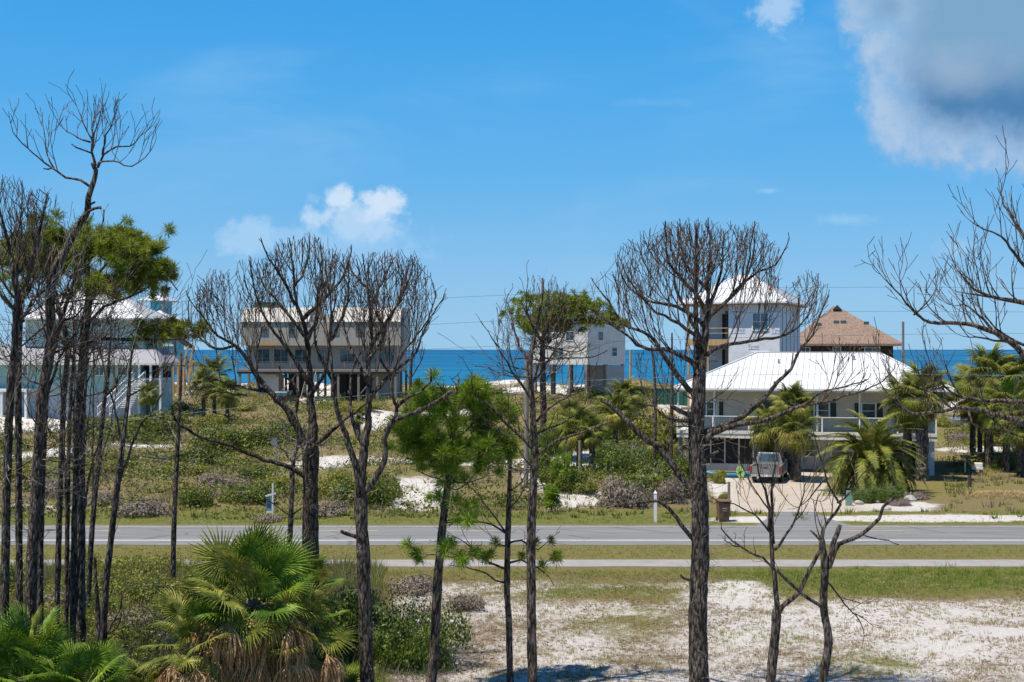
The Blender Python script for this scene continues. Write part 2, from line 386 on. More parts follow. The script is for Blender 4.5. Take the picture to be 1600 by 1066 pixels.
for Yv in ys:
    half = max(60, abs(Yv) * .62 + 30); gx.append(us * half); gy.append(np.full_like(us, Yv))
gx = np.array(gx); gy = np.array(gy); gz = hz(gx, gy)
s_, g_, t_ = cover(gx.ravel(), gy.ravel())
nr, nc = gx.shape
idx = np.arange(nr * nc).reshape(nr, nc)
F = np.stack([idx[:-1, :-1], idx[:-1, 1:], idx[1:, 1:], idx[1:, :-1]], -1).reshape(-1, 4)
gme = np_mesh('ground', np.stack([gx, gy, gz], -1), F, True, {'sand': s_, 'green': g_, 'tan': t_})
m, t, b = new_mat('sandy_ground'); v = worldco(t)
A = lambda n: t.node('ShaderNodeAttribute', attribute_name=n).outputs['Fac']
n1 = t.noise(v, .35, 6, .65); n2 = t.noise(v, 1.2, 9, .75, .5); n3 = t.noise(v, 9, 6, .7); n4 = t.noise(v, 40, 3, .6)
nn = t.m('ADD', t.m('ADD', t.m('MULTIPLY', n1, .25), t.m('MULTIPLY', n2, .35)), t.m('ADD', t.m('MULTIPLY', n3, .28), t.m('MULTIPLY', n4, .12)))
sm = t.ss(t.m('ADD', t.m('MULTIPLY', t.m('SUBTRACT', A('sand'), .5), .62), nn), .44, .56)
sand = t.mix(t.ss(n3, .3, .75), (.72, .685, .63), (.55, .505, .445))
sand = t.mix(t.m('MULTIPLY', t.ss(t.noise(v, 4, 9, .8), .50, .66), t.m('SUBTRACT', .85, t.m('MULTIPLY', t.ss(A('sand'), .82, .97), .65))), sand, (.33, .24, .19))
tan = t.mix(t.ss(n2, .3, .7), (.60, .525, .44), (.49, .40, .305)); sand = t.mix(A('tan'), sand, tan)
grass = t.ramp(t.m('ADD', A('green'), t.m('ADD', t.m('MULTIPLY', t.m('SUBTRACT', n3, .5), .9), t.m('MULTIPLY', t.m('SUBTRACT', n2, .5), 1.5))),
               [(0, (.20, .145, .10)), (.35, (.25, .185, .10)), (.6, (.225, .195, .055)), (.85, (.17, .185, .035)), (1, (.12, .155, .025))])
grass = t.mix(t.ss(n4, .45, .7), grass, (.14, .11, .075))
t.l.new(t.mix(sm, grass, sand), b.inputs['Base Color']); b.inputs['Roughness'].default_value = .95; b.inputs['Specular IOR Level'].default_value = .1
hh = t.m('ADD', t.m('MULTIPLY', n3, .6), t.m('MULTIPLY', n4, .3)); t.l.new(t.bump(hh, .9, .2), b.inputs['Normal'])
ground = link_mesh('ground', gme, m); tag(ground, 'white sand ground patched with dry and green grass', kind='structure')

def strip(name, mat, y0, y1, x0=-120, x1=120, z=.004, lab=None, nx=60, edge=0, y_is_row=True):
    """a flat ribbon lying along the road"""
    D0, D1 = CAMH * FPX / (y0 - HY), CAMH * FPX / (y1 - HY)
    mb = MB(); xs = np.linspace(x0, x1, nx + 1); rng = random.Random(int(y0 * 10))
    e0 = [rng.uniform(-edge, edge) for _ in xs]; e1 = [rng.uniform(-edge, edge) for _ in xs]
    for i in range(nx):
        mb.poly((xs[i], D1 + e1[i], z), (xs[i+1], D1 + e1[i+1], z), (xs[i+1], D0 + e0[i+1], z), (xs[i], D0 + e0[i], z))
    o = mb.build(name, mat); tag(o, lab, kind='structure'); return o
m, t, b = new_mat('old_asphalt'); v = worldco(t); vs = t.vmul(v, (.12, 1, 1))
c = t.mix(t.ss(t.noise(vs, 1.3, 6, .6), .3, .7), (.15, .148, .14), (.20, .197, .186))
c = t.mix(t.ss(t.noise(v, 60, 3, .7), .5, .8), c, (.26, .26, .25))
c = t.mix(t.m('MULTIPLY', t.ss(t.noise(vs, 4.5, 4, .6), .6, .75), .5), c, (.13, .13, .13))
t.l.new(c, b.inputs['Base Color']); b.inputs['Roughness'].default_value = .9; trk = t.m('FRACT', t.m('DIVIDE', t.node('ShaderNodeSeparateXYZ').outputs[1], 1.0)) if False else None
sy = t.node('ShaderNodeSeparateXYZ'); t.l.new(v, sy.inputs[0]); wv = t.m('SINE', t.m('MULTIPLY', t.m('ADD', sy.outputs[1], t.m('MULTIPLY', t.noise(vs, .8, 2), .5)), 3.9))
c = t.mix(t.m('MULTIPLY', t.ss(wv, .2, 1.0), .35), c, (.15, .148, .14)); vo = t.node('ShaderNodeTexVoronoi', feature='DISTANCE_TO_EDGE'); t.l.new(t.vmul(v, (.35, 1, 1)), vo.inputs['Vector']); vo.inputs['Scale'].default_value = .55
c = t.mix(t.m('MULTIPLY', t.ss(vo.outputs['Distance'], .03, .0), .6), c, (.07, .07, .07)); t.l.new(c, b.inputs['Base Color'])
t.l.new(t.bump(t.noise(v, 50, 3), .3, .01), b.inputs['Normal']); M['asphalt'] = m
m, t, b = new_mat('worn_road_paint'); v = worldco(t)
c = t.mix(t.ss(t.noise(v, 6, 6, .7), .5, .75), (.62, .61, .58), (.30, .30, .29)); t.l.new(c, b.inputs['Base Color']); M['line'] = m
M['fline'] = plain('faded_road_paint', (.40, .40, .38), .8, .2, 4)
m, t, b = new_mat('faded_yellow_paint'); v = worldco(t)
c = t.mix(t.ss(t.noise(v, 4, 6, .7), .4, .65), (.50, .36, .12), (.25, .235, .20)); t.l.new(c, b.inputs['Base Color']); M['yline'] = m
m, t, b = new_mat('pale_concrete_path'); v = worldco(t)
c = t.mix(t.ss(t.noise(v, 1.2, 7, .65), .3, .7), (.30, .28, .25), (.235, .22, .20))
c = t.mix(t.ss(t.noise(v, 30, 3), .5, .8), c, (.35, .33, .30)); t.l.new(c, b.inputs['Base Color']); b.inputs['Roughness'].default_value = .9; M['path'] = m
strip('road', M['asphalt'], 821.5, 852, z=.012, lab='two lane asphalt road crossing the whole picture', nx=240, edge=.05)
strip('road_marking', M['line'], 844.2, 845.25, z=.017, lab='near white edge line of the road')
strip('road_marking', M['fline'], 822.95, 823.6, z=.017, lab='far white edge line of the road')
for k, X0 in enumerate((-46, -33.8, -21.6, -9.4, -3.6, 15.5, 25.0, 37.2, 49.4)):
    strip('road_marking', M['yline'], 829.6, 830.5, X0, X0 + 3.05, z=.017, lab='faded yellow centre dash of the road', nx=4)
strip('footpath', M['path'], 875, 885.8, z=.012, lab='narrow concrete footpath in front of the road', nx=240, edge=.04)
# driveway apron between the road and the yard
ap = MB(); pts = [G(1180, 821.3), G(1330, 821.3), G(1292, 810), G(1272, 800), G(1215, 800), G(1200, 810)]
ap.poly(*[(p.x, p.y, .010) for p in pts]); tag(ap.build('driveway', M['asphalt']), 'grey asphalt driveway apron meeting the road', kind='structure')

# sea
m, t, b = new_mat('sea_water'); v = worldco(t); sx = t.node('ShaderNodeSeparateXYZ'); t.l.new(v, sx.inputs[0])
far = t.m('DIVIDE', 600.0, t.m('MAXIMUM', sx.outputs[1], 200.0))          # 1 near 600 m, 0 far
vv = t.node('ShaderNodeCombineXYZ'); t.l.new(t.m('MULTIPLY', t.m('DIVIDE', sx.outputs[0], sx.outputs[1]), 2.2), vv.inputs[0]); t.l.new(t.m('MULTIPLY', far, 16), vv.inputs[1])
streak = t.noise(vv.outputs[0], 1.6, 5, .6)
c = t.mix(t.ss(far, .15, 1.6), (.004, .066, .165), (.005, .115, .225))
c = t.mix(t.ss(streak, .42, .66), c, (.008, .165, .285)); c = t.mix(t.m('MULTIPLY', t.ss(streak, .36, .30), .6), c, (.004, .065, .17))
t.l.new(c, b.inputs['Base Color']); b.inputs['Roughness'].default_value = .55; b.inputs['Specular IOR Level'].default_value = .18
t.l.new(t.bump(t.noise(t.vmul(v, (.25, 1, 1)), .5, 5, .6), .5, .5), b.inputs['Normal'])
sea = MB(); edges = [236, 300, 450, 800, 1600, 4000, 12000, 45000]
for a, bb in zip(edges[:-1], edges[1:]): sea.poly((-45000, a, -1.6), (45000, a, -1.6), (45000, bb, -1.6), (-45000, bb, -1.6))
tag(sea.build('sea', m), 'blue sea reaching the horizon', kind='structure')

# ------------------------------------------------------------------ grass and scrub (stuff)
def blades(cx, cy, cz, n, rad, h, wd, rs, lean=.5, tone=None):
    """n blades on every centre; one triangle each"""
    N = len(cx); k = N * n
    X = np.repeat(cx, n); Y = np.repeat(cy, n); Z = np.repeat(cz, n); hh = np.repeat(h, n) * rs.uniform(.5, 1.1, k); rr = np.repeat(rad, n)
    a = rs.uniform(0, 6.283, k); q = rs.uniform(0, 1, k) ** .5 * rr
    bx = X + np.cos(a) * q * .6; by = Y + np.sin(a) * q * .6
    la = a + rs.normal(0, .7, k); le = rs.uniform(.1, 1, k) * lean * hh
    ww = wd * rs.uniform(.6, 1.3, k); pa = rs.uniform(0, 3.14, k)
    v0 = np.stack([bx - np.cos(pa) * ww, by - np.sin(pa) * ww, Z], -1); v1 = np.stack([bx + np.cos(pa) * ww, by + np.sin(pa) * ww, Z], -1)
    v2 = np.stack([bx + np.cos(la) * le, by + np.sin(la) * le, Z + hh], -1)
    V = np.stack([v0, v1, v2], 1).reshape(-1, 3); F = np.arange(3 * k).reshape(-1, 3)
    at = np.repeat(np.repeat(tone, n) + rs.normal(0, .08, k), 3) if tone is not None else None
    return V, F, at
M['grass'] = leafy('grass_blades', [(0, (.34, .21, .13)), (.3, (.40, .29, .16)), (.5, (.36, .31, .09)), (.75, (.26, .30, .045)), (1, (.16, .24, .03))], .7, .25, attr='tone')
M['scrub'] = leafy('scrub_mix', [(0, (.22, .17, .135)), (.28, (.30, .24, .16)), (.5, (.27, .245, .075)), (.75, (.185, .215, .035)), (1, (.10, .145, .02))], .8, .2, attr='tone')
def field(name, label, n, D0, D1, xa, xb, accept, nb, rad, h, wd, seed, mat, cat='grass', lean=.5, perm=1.0):
    rs = np.random.RandomState(seed)
    # uniform over ground area inside the seen wedge
    D = np.sqrt(rs.uniform(D0 ** 2, D1 ** 2, n)); x = rs.uniform(xa, xb, n); X = (x - 800) / FPX * D
    s, g, t = cover(X, D); row = HY + CAMH * FPX / D
    keep = accept(x, row, s, g, t, rs); X, D, g, s = X[keep], D[keep], g[keep], s[keep]
    k = len(X); sc = rs.uniform(.5, 1.2, k) + (rs.uniform(0, 1, k) < .12) * .7
    tone = np.clip(g * perm + rs.normal(0, .22, k), 0, 1)
    V, F, at = blades(X, D, hz(X, D) - .01, nb, rad * sc, h * sc, wd, rs, lean, tone)
    o = link_mesh(name, np_mesh(name, V, F, attr={'tone': np.clip(at, 0, 1)}), mat)
    return tag(o, label, cat, kind='stuff')
clump = lambda x, y, s: (np.sin(x * .051 + y * .083) + np.sin(x * .023 - y * .19) + np.sin(x * .11 + y * .31 + 1)) * .12
field('grass', 'sparse dry and green grass tufts on the near white sand', 42000, 33, 52, 300, 1750,
      lambda x, y, s, g, t, rs: rs.uniform(0, 1, len(x)) < (1.10 - s + clump(x, y, s) * 1.6) * .8, 8, .12, .11, .007, 3, M['grass'])
field('verge_grass', 'short green grass on the verges beside the footpath and road', 30000, 46.5, 72, -150, 1750,
      lambda x, y, s, g, t, rs: (((y > 853.5) & (y < 873)) | ((y > 888) & (y < 925) & (rs.uniform(0, 1, len(x)) < (1.05 - s))) | ((y > 799) & (y < 819.5) & ((x < 1150) | (x > 1330)) & (rs.uniform(0, 1, len(x)) < 1.02 - s))),
      7, .14, .10, .008, 4, M['grass'])
field('tall_grass', 'taller green weeds along the far side of the sandy lot at right', 700, 48.5, 53, 1180, 1750,
      lambda x, y, s, g, t, rs: (rs.uniform(0, 1, len(x)) < .35 + clump(x * 1.7, y, s) * 2), 14, .22, .24, .010, 5, M['grass'], perm=1.1)
field('dune_scrub', 'low mixed scrub and dry grass over the dunes beyond the road', 34000, 68, 236, -300, 1900,
      lambda x, y, s, g, t, rs: (t < .3) & (rs.uniform(0, 1, len(x)) < (1.02 - s + clump(x, y, s) * 1.0)) & ~((x > 1040) & (x < 1480) & (y > 640) & (y < 800)),
      15, .45, .36, .03, 6, M['scrub'], 'scrub', .7, 1.1)

# ================================================================== buildings
def window(parent, x, z, wd, h, y=0.0, cols=2, rows=2, frame='white_paint', pane='glass', side=None, shutters=None):
    """window on the front wall (y = wall face); side=X puts it on the right wall at that X with x running in depth"""
    ft = .08
    def T(mb, a0, a1, d0, d1, z0, z1):
        if side is None: mb.box(a0, a1, y - d1, y - d0, z0, z1)
        else: mb.box(side + d0, side + d1, a0, a1, z0, z1)
    f = MB(); x0, x1, z0, z1 = x - wd/2, x + wd/2, z - h/2, z + h/2
    T(f, x0 - ft, x0 + .02, .003, .07, z0 - ft, z1 + ft); T(f, x1 - .02, x1 + ft, .003, .07, z0 - ft, z1 + ft)
    T(f, x0 + .02, x1 - .02, .003, .07, z1, z1 + ft); T(f, x0 + .02, x1 - .02, .003, .09, z0 - ft, z0)
    for i in range(1, cols): T(f, x0 + wd*i/cols - .03, x0 + wd*i/cols + .03, .012, .06, z0, z1)
    for i in range(1, rows):
        for c in range(cols): T(f, x0 + wd*c/cols + .032, x0 + wd*(c+1)/cols - .032, .010, .055, z0 + h*i/rows - .02, z0 + h*i/rows + .02)
    o = f.build('window', M[frame], parent)
    g = MB(); T(g, x0 + .022, x1 - .022, .004, .012, z0 + .002, z1 - .002); g.build('pane', M[pane], o)
    if shutters:
        for s in (-1, 1):
            q = MB(); cx = x + s * (wd/2 + ft + .22); T(q, cx - .2, cx + .2, .004, .05, z0 - .05, z1 + .05)
            for k in range(int(h / .12)): T(q, cx - .16, cx + .16, .05, .062, z0 + k * .12, z0 + k * .12 + .06)
            q.build('shutter', M[shutters], parent)
    return o
def hip_roof(parent, x0, x1, y0, y1, ze, zr, inset0, inset1, mat, seam=None, thick=.14, name='roof', yin=None, smat=None):
    ym = (y0 + y1) / 2; a, b_ = x0 + inset0, x1 - inset1
    mb = MB(); base = [(x0, y0, ze), (x1, y0, ze), (x1, y1, ze), (x0, y1, ze)]
    low = [(p[0], p[1], ze - thick) for p in base]
    if b_ - a < .05: a = b_ = (a + b_) / 2
    r0, r1 = (a, ym, zr), (b_, ym, zr)
    mb.poly(base[0], base[1], r1, r0); mb.poly(base[1], base[2], r1); mb.poly(base[2], base[3], r0, r1); mb.poly(base[3], base[0], r0)
    for i in range(4): mb.poly(low[i], low[(i+1) % 4], base[(i+1) % 4], base[i])
    mb.poly(*low[::-1]); roof = mb.build(name, mat, parent)
    if seam:
        sm = MB()
        def ridge(p, q): sm.beam(p, q, .035, .045)
        n = int((x1 - x0) / seam)
        for i in range(1, n):
            X = x0 + (x1 - x0) * i / n
            for (ya, s) in ((y0, 1), (y1, -1)):
                t_ = 1.0 if a <= X <= b_ else (X - x0) / max(inset0, .01) if X < a else (x1 - X) / max(inset1, .01)
                ridge((X, ya, ze + .02), (X, ya + (ym - ya) * t_, ze + (zr - ze) * t_ + .02))
        n = int((y1 - y0) / seam)
        for i in range(1, n):
            Y = y0 + (y1 - y0) * i / n; t_ = min(Y - y0, y1 - Y) / (ym - y0)
            ridge((x0, Y, ze + .02), (x0 + inset0 * t_, Y, ze + (zr - ze) * t_ + .02))
            ridge((x1, Y, ze + .02), (x1 - inset1 * t_, Y, ze + (zr - ze) * t_ + .02))
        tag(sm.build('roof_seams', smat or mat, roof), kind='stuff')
        rc = MB()
        for p, q in ((base[0], r0), (base[3], r0), (base[1], r1), (base[2], r1), (r0, r1)):
            if (Vector(p) - Vector(q)).length > .1: rc.beam((p[0], p[1], p[2] + .03), (q[0], q[1], q[2] + .03), .16, .06)
        rc.build('ridge_cap', mat, roof)
    return roof
def posts(parent, pts, z0, z1, wd, mat, name='post'):
    for (x, y) in pts:
        mb = MB(); mb.box(x - wd/2, x + wd/2, y - wd/2, y + wd/2, z0, z1); mb.build(name, mat, parent)
def railing(parent, a, b_, z, h, mat, n, rails=7, picket=0, name='railing', cable=None):
    """a, b_: ends in plan; posts, top rail and either cables or pickets"""
    a = Vector((*a, z)); b_ = Vector((*b_, z)); mb = MB(); up = Vector((0, 0, 1)); d = b_ - a
    mb.beam(a + up * h, b_ + up * h, .10, .05)
    o = mb.build(name, mat, parent)
    pm = None
    for i in range(n + 1):
        p = a + d * (i / n)
        if pm is None:
            q_ = MB(); q_.box(-.045, .045, -.045, .045, 0, h - .026); po = q_.build('railing_post', mat, o); pm = po.data
        else: po = link_mesh('railing_post', pm, None, o)
        po.location = p
    q = MB()
    if picket:
        k = int(d.length / picket)
        for i in range(k): p = a + d * ((i + .5) / k); q.box(p.x - .02, p.x + .02, p.y - .02, p.y + .02, z + .08, z + h - .03)
        q.beam(a + up * .08, b_ + up * .08, .05, .05); tag(q.build('pickets', mat, o), kind='stuff')
    else:
        for i in range(rails): q.beam(a + up * (h * (i + 1) / (rails + 1)), b_ + up * (h * (i + 1) / (rails + 1)), .014)
        tag(q.build('cables', cable or mat, o), kind='stuff')
    return o

# ---------------- white-roofed beach house beside the road
th = R(15); loc = Vector((28.8, 91.0, 0)); loc = loc - Vector((math.cos(th), -math.sin(th), 0)) * 17.0
loc.z = float(hz(loc.x, loc.y))
W = empty('beach_house', loc, -th, 'two storey beige house with white metal hip roof and long balcony', 'house')
# local frame: x from 0 (left) to 17 (right corner of the deck), y depth, z up
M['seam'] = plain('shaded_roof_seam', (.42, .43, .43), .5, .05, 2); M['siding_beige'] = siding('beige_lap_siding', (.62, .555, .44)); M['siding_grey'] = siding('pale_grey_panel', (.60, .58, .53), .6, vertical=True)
M['cream'] = plain('cream_trim', (.70, .66, .56), .6, .06, 2); M['shutter_dark'] = plain('dark_green_shutter', (.018, .028, .024), .5, .1, 3)
mb = MB(); mb.box(.6, 14.8, 2.0, 10.2, 2.9, 5.62); mb.build('upper_wall', M['siding_beige'], W)
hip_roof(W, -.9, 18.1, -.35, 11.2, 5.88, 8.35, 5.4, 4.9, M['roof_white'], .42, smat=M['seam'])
mb = MB(); mb.box(-.8, 18.0, -.25, 11.1, 5.62, 5.735); mb.build('soffit', M['cream'], W)
for (x, wd) in ((1.55, .68), (9.3, .98), (12.5, .9)): window(W, x, 4.28, wd, 1.0, 2.0, 1, 2, shutters='shutter_dark')
mb = MB(); mb.box(4.9, 6.1, 1.95, 2.05, 2.9, 5.0); mb.build('sliding_door', M['glass'], W)
mb = MB(); mb.box(-.7, 17.0, 0, 10.6, 2.66, 2.86); mb.build('deck', M['cream'], W)
mb = MB(); mb.box(-.7, 17.0, .05, .25, 2.34, 2.655); mb.box(16.8, 16.95, .26, 10.5, 2.34, 2.655); mb.build('deck_beam', M['cream'], W)
railing(W, (-.65, .08), (16.92, .08), 2.86, 1.02, M['white_paint'], 7, 8, cable=M['galv'])
railing(W, (16.92, .2), (16.92, 10.5), 2.86, 1.02, M['white_paint'], 6, 8, cable=M['galv'])
posts(W, [(x, .2) for x in (-.6, 1.95, 9.05, 11.9)], 2.9, 5.61, .12, M['white_paint'], 'roof_post')
posts(W, [(16.55, .55), (16.55, 5.0), (16.55, 9.8)], -.6, 2.65, .55, M['siding_grey'], 'pillar')
posts(W, [(-.5, .4), (-.5, 5.0)], -.5, 2.65, .3, M['wood_grey'], 'pillar')
mb = MB(); mb.box(.55, 4.6, .8, 9.8, -.4, .48); mb.box(4.62, 11.6, 3.2, 9.8, -.4, 2.65); mb.box(.58, 4.6, 9.4, 9.8, .48, 2.65); mb.build('lower_wall', M['siding_grey'], W)
mb = MB(); mb.box(-.85, 18.05, -.46, -.36, 5.74, 5.86); mb.build('gutter', M['white_paint'], W)
for x in (2.0, 9.0, 14.7): mb = MB(); mb.box(x, x + .09, 1.88, 1.97, 2.9, 5.6); mb.build('downpipe', M['cream'], W)
for (x, y, z) in ((6.2, 3.6, 7.55), (11.5, 4.2, 7.8)): mb = MB(); mb.cyl((x, y, z - .2), .07, .55); mb.build('vent_pipe', M['galv'], W)
mb = MB(); mb.box(1.0, 3.4, 4.2, 5.2, 2.9, 2.91); mb.build('deck_mat', M['wood_dark'], W)
for (x, cm) in ((7.3, 'wood_new'), (13.6, 'white_paint')):
    ch = MB(); ch.box(x, x + .55, 1.0, 1.5, 3.28, 3.33); ch.box(x, x + .55, 1.45, 1.5, 3.34, 3.95); [ch.box(a, a + .05, b_, b_ + .05, 2.87, 3.27) for a in (x, x + .5) for b_ in (1.0, 1.45)]
    o = ch.build('balcony_chair', M[cm]); o.matrix_world = Matrix.Translation(W.location) @ Matrix.Rotation(W.rotation_euler.z, 4, 'Z'); tag(o, ('tan' if cm == 'wood_new' else 'white') + ' chair standing on the long balcony of the white roofed house', 'chair')
# screened porch with dark panels
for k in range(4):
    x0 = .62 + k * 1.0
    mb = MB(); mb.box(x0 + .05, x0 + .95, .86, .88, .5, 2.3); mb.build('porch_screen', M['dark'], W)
mb = MB()
for k in range(5): mb.box(.58 + k * 1.0, .66 + k * 1.0, .80, .92, .5, 2.31)
mb.box(.56, 4.68, .80, .92, 2.32, 2.6); mb.build('porch_frame', M['cream'], W)
mb = MB(); mb.box(5.0, 5.9, 3.12, 3.19, -.3, 2.1); mb.build('dark_garage_opening', M['dark'], W)  # near-black slab on the wall; its colour stands for the opening's shade
mb = MB(); mb.box(6.2, 7.0, 3.10, 3.19, -.35, 1.8); d = mb.build('door', M['white_paint'], W)
mb = MB(); mb.box(6.3, 6.9, 3.08, 3.098, .7, 1.6); mb.build('pane', M['glass'], d)
window(W, 8.5, 1.35, .9, .8, 3.2, 1, 2); window(W, 10.4, 1.35, .9, .8, 3.2, 1, 2)
mb = MB(); mb.box(11.7, 16.2, 9.5, 9.7, -.4, 2.65); mb.build('rear_wall', M['wood_dark'], W)

# ---------------- tower house under construction
th = R(22); c = Vector((23.5, 118, 0)); u = Vector((math.cos(th), -math.sin(th), 0)); loc = c - u * 8.3; loc.z = float(hz(loc.x, loc.y))
T = empty('unfinished_house', loc, -th, 'three storey house under construction wrapped in white house wrap with a white pyramid roof', 'house')
m, t, b = new_mat('house_wrap'); v = objco(t); s = t.node('ShaderNodeSeparateXYZ'); t.l.new(v, s.inputs[0])
c_ = t.mix(t.ss(t.noise(v, 1.1, 5), .35, .7), (.66, .66, .67), (.56, .57, .60))
seamz = t.ss(t.m('FRACT', t.m('DIVIDE', s.outputs[2], 1.37)), .975, 1.0); c_ = t.mix(t.m('MULTIPLY', seamz, .5), c_, (.35, .37, .42))
t.l.new(c_, b.inputs['Base Color']); b.inputs['Roughness'].default_value = .7; t.l.new(t.bump(t.noise(v, 2.5, 5, .6, 1.0), .35, .05), b.inputs['Normal']); M['wrap'] = m
M['print'] = plain('blue_grey_print', (.22, .26, .36), .7, .1, 8)
zE = 12.7
mb = MB(); mb.box(3.75, 8.3, 0, 10.2, -.5, zE - .25); mb.box(0.5, 3.74, 2.6, 10.2, 3.0, zE - .25); mb.build('wall', M['wrap'], T)
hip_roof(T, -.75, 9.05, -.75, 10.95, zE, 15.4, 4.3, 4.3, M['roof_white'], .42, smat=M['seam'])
mb = MB(); mb.box(-.6, 8.9, -.6, 10.8, zE - .24, zE - .145); mb.build('soffit', M['wood_new'], T)
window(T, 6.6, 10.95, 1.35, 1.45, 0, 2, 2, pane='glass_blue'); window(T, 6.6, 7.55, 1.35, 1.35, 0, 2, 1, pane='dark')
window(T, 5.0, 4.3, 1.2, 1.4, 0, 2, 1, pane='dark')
for zf in (9.4, 6.2):
    mb = MB(); mb.box(.0, 3.74, -.1, 2.59, zf - .55, zf); mb.build('balcony_floor', M['wood_new'] if zf > 9 else M['wood_grey'], T)
for zf, h_ in ((9.4, 2.3), (6.2, 2.3)):
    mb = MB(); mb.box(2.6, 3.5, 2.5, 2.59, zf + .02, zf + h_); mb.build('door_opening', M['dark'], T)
    mb = MB(); mb.box(3.45, 3.744, -.02, .0, zf + .1, zf + 2.5); mb.build('corner_stud', M['dark'], T)
posts(T, [(.1, 0), (.1, 2.5), (1.9, 0)], -.5, zE - .25, .16, M['wood_new'], 'timber_post')
mb = MB(); mb.beam((.1, 0, 4.0), (1.7, 0, 5.6), .1); mb.beam((.1, 0, 7.6), (.9, 0, 6.3), .1); mb.build('brace', M['wood_new'], T)
mb = MB(); mb.box(-.4, 4.2, -.8, 2.5, 3.1, 3.3); mb.build('deck', M['wood_grey'], T)
for (x, zf) in ((.1, 9.4),):
    mb = MB(); mb.beam((.1, 0, zf + 1.0), (3.7, 0, zf + 1.0), .08, .08); mb.beam((.1, 0, zf + .55), (3.7, 0, zf + .55), .06, .06); mb.build('guard_rail', M['wood_new'], T)
for i in range(5):     # right flank: boarded openings stapled in bluish wrap
    mb = MB(); mb.box(8.302, 8.34, 1.2 + i * 1.9, 1.28 + i * 1.9, 3.5, 12.3); mb.build('batten', M['wood_grey'], T)
def text3d(s, size, mat, parent, loc, rot, name='printed_word'):
    cu = bpy.data.curves.new(name, 'FONT'); cu.body = s; cu.size = size; cu.extrude = .002; cu.resolution_u = 2
    tmp = bpy.data.objects.new(name, cu); COL.objects.link(tmp)
    dg = bpy.context.evaluated_depsgraph_get(); me = bpy.data.meshes.new_from_object(tmp.evaluated_get(dg))
    bpy.data.objects.remove(tmp); me.materials.clear(); me.materials.append(mat)
    o = bpy.data.objects.new(name, me); COL.objects.link(o); o.parent = parent; o.location = loc; o.rotation_euler = rot; return o
for (x, z, s) in ((7.15, 12.0, .52), (3.95, 12.0, .52), (4.0, 10.05, .52), (7.55, 10.0, .52), (5.5, 8.62, .42), (4.4, 6.3, .52)):
    text3d('Tyvek', s, M['print'], T, (x, -.006, z), (R(90), 0, 0))
    mb = MB(); mb.box(x + .05, x + 1.25 * s / .52, -.006, -.003, z - .17, z - .10); mb.build('print_line', M['print'], T)
text3d('Tyvek', .5, M['print'], T, (1.0, 2.592, 5.2 + 2.1), (R(90), 0, 0))

# ---------------- brown shingled house behind
loc = on_ground(1238, 155); Rh = empty('brown_house', loc, -R(14), 'dark brown house with a large tan shingle hip roof and small skylights', 'house')
m, t, b = new_mat('tan_shingles'); v = objco(t)
br = t.node('ShaderNodeTexBrick'); t.l.new(t.vmul(v, (1, 1, 1)), br.inputs['Vector']); br.inputs['Scale'].default_value = 2.2
n_ = t.noise(v, 6, 4, .8); n2_ = t.noise(v, .8, 4)
c_ = t.ramp(t.ss(n_, .32, .68), [(0, (.15, .10, .075)), (.5, (.235, .165, .125)), (1, (.33, .25, .195))]); c_ = t.mix(t.m('MULTIPLY', t.ss(n2_, .4, .7), .4), c_, (.17, .12, .09))
t.l.new(c_, b.inputs['Base Color']); b.inputs['Roughness'].default_value = .95; b.inputs['Specular IOR Level'].default_value = .1; M['shingle'] = m
sx = 155 / FPX
mb = MB(); mb.box(.6, 11.2, 0, 11, -.5, 8.04); mb.build('wall', M['wood_dark'], Rh)
zb = loc.z
rf = hip_roof(Rh, -.6, 12.3, -1, 12, 8.3, 12.75, 5.1, 7.3, M['shingle'], None, .25)
mb = MB(); mb.prism([(4.5, 12.35), (5.0, 12.9), (5.5, 12.35)], 4.4, 6.4); mb.build('ridge_vent', M['wood_dark'], rf)
for (x, f) in ((2.9, .52), (4.9, .58), (5.7, .58), (8.3, .55)):
    Y = -1 + 6.5 * f; Z = 8.3 + 4.45 * f
    mb = MB(); mb.box(x - .3, x + .3, Y - .35, Y + .35, Z - .2, Z + .12); mb.build('skylight', M['glass'], rf)
window(Rh, 1.5, 7.45, .9, .8, 0, 2, 1, pane='glass'); window(Rh, 8.9, 7.45, 1.6, .8, 0, 2, 1, pane='glass'); window(Rh, 5.0, 7.45, .8, .9, 0, 1, 1)

# ---------------- beige house on pilings, left middle
B0 = 185.0; loc = on_ground(372, B0); B = empty('piling_house', loc, -R(4), 'long beige two storey house on tall pilings with a sloped metal upper front', 'house')
k = B0 / FPX; zt = lambda y: CAMH - (y - HY) * k - loc.z
M['beige_wall'] = siding('beige_panel_wall', (.36, .335, .285), 1.2, vertical=True); M['tan_metal'] = siding('tan_metal_roofing', (.46, .435, .39), .5, vertical=True)
M['teal_box'] = plain('green_metal', (.05, .13, .10), .5, .15, 3)
L = 22.3
mb = MB(); mb.box(0, L, 1.5, 11, zt(540), zt(503)); mb.build('upper_wall', M['beige_wall'], B)
mb = MB(); mb.box(.4, L - .4, 3.2, 10.5, zt(581), zt(540) - .01); mb.build('lower_wall', M['beige_wall'], B)
for (xa, xb) in ((0, 9.6), (12.8, L)):
    mb = MB(); mb.prism([(1.3, zt(503) + .01), (2.9, zt(480)), (10, zt(480)), (11.2, zt(503) + .01)], xa, xb, axis='x'); mb.build('sloped_roof', M['tan_metal'], B)
mb = MB(); mb.box(9.62, 12.78, 2.6, 10, zt(503) + .01, zt(492)); mb.build('flat_roof', M['tan_metal'], B)
mb = MB(); mb.prism([(1.2, zt(480) + .01), (1.6, zt(471)), (4.6, zt(471)), (5.0, zt(480) + .01)], 3, 6); mb.build('roof_box', M['teal_box'], B)
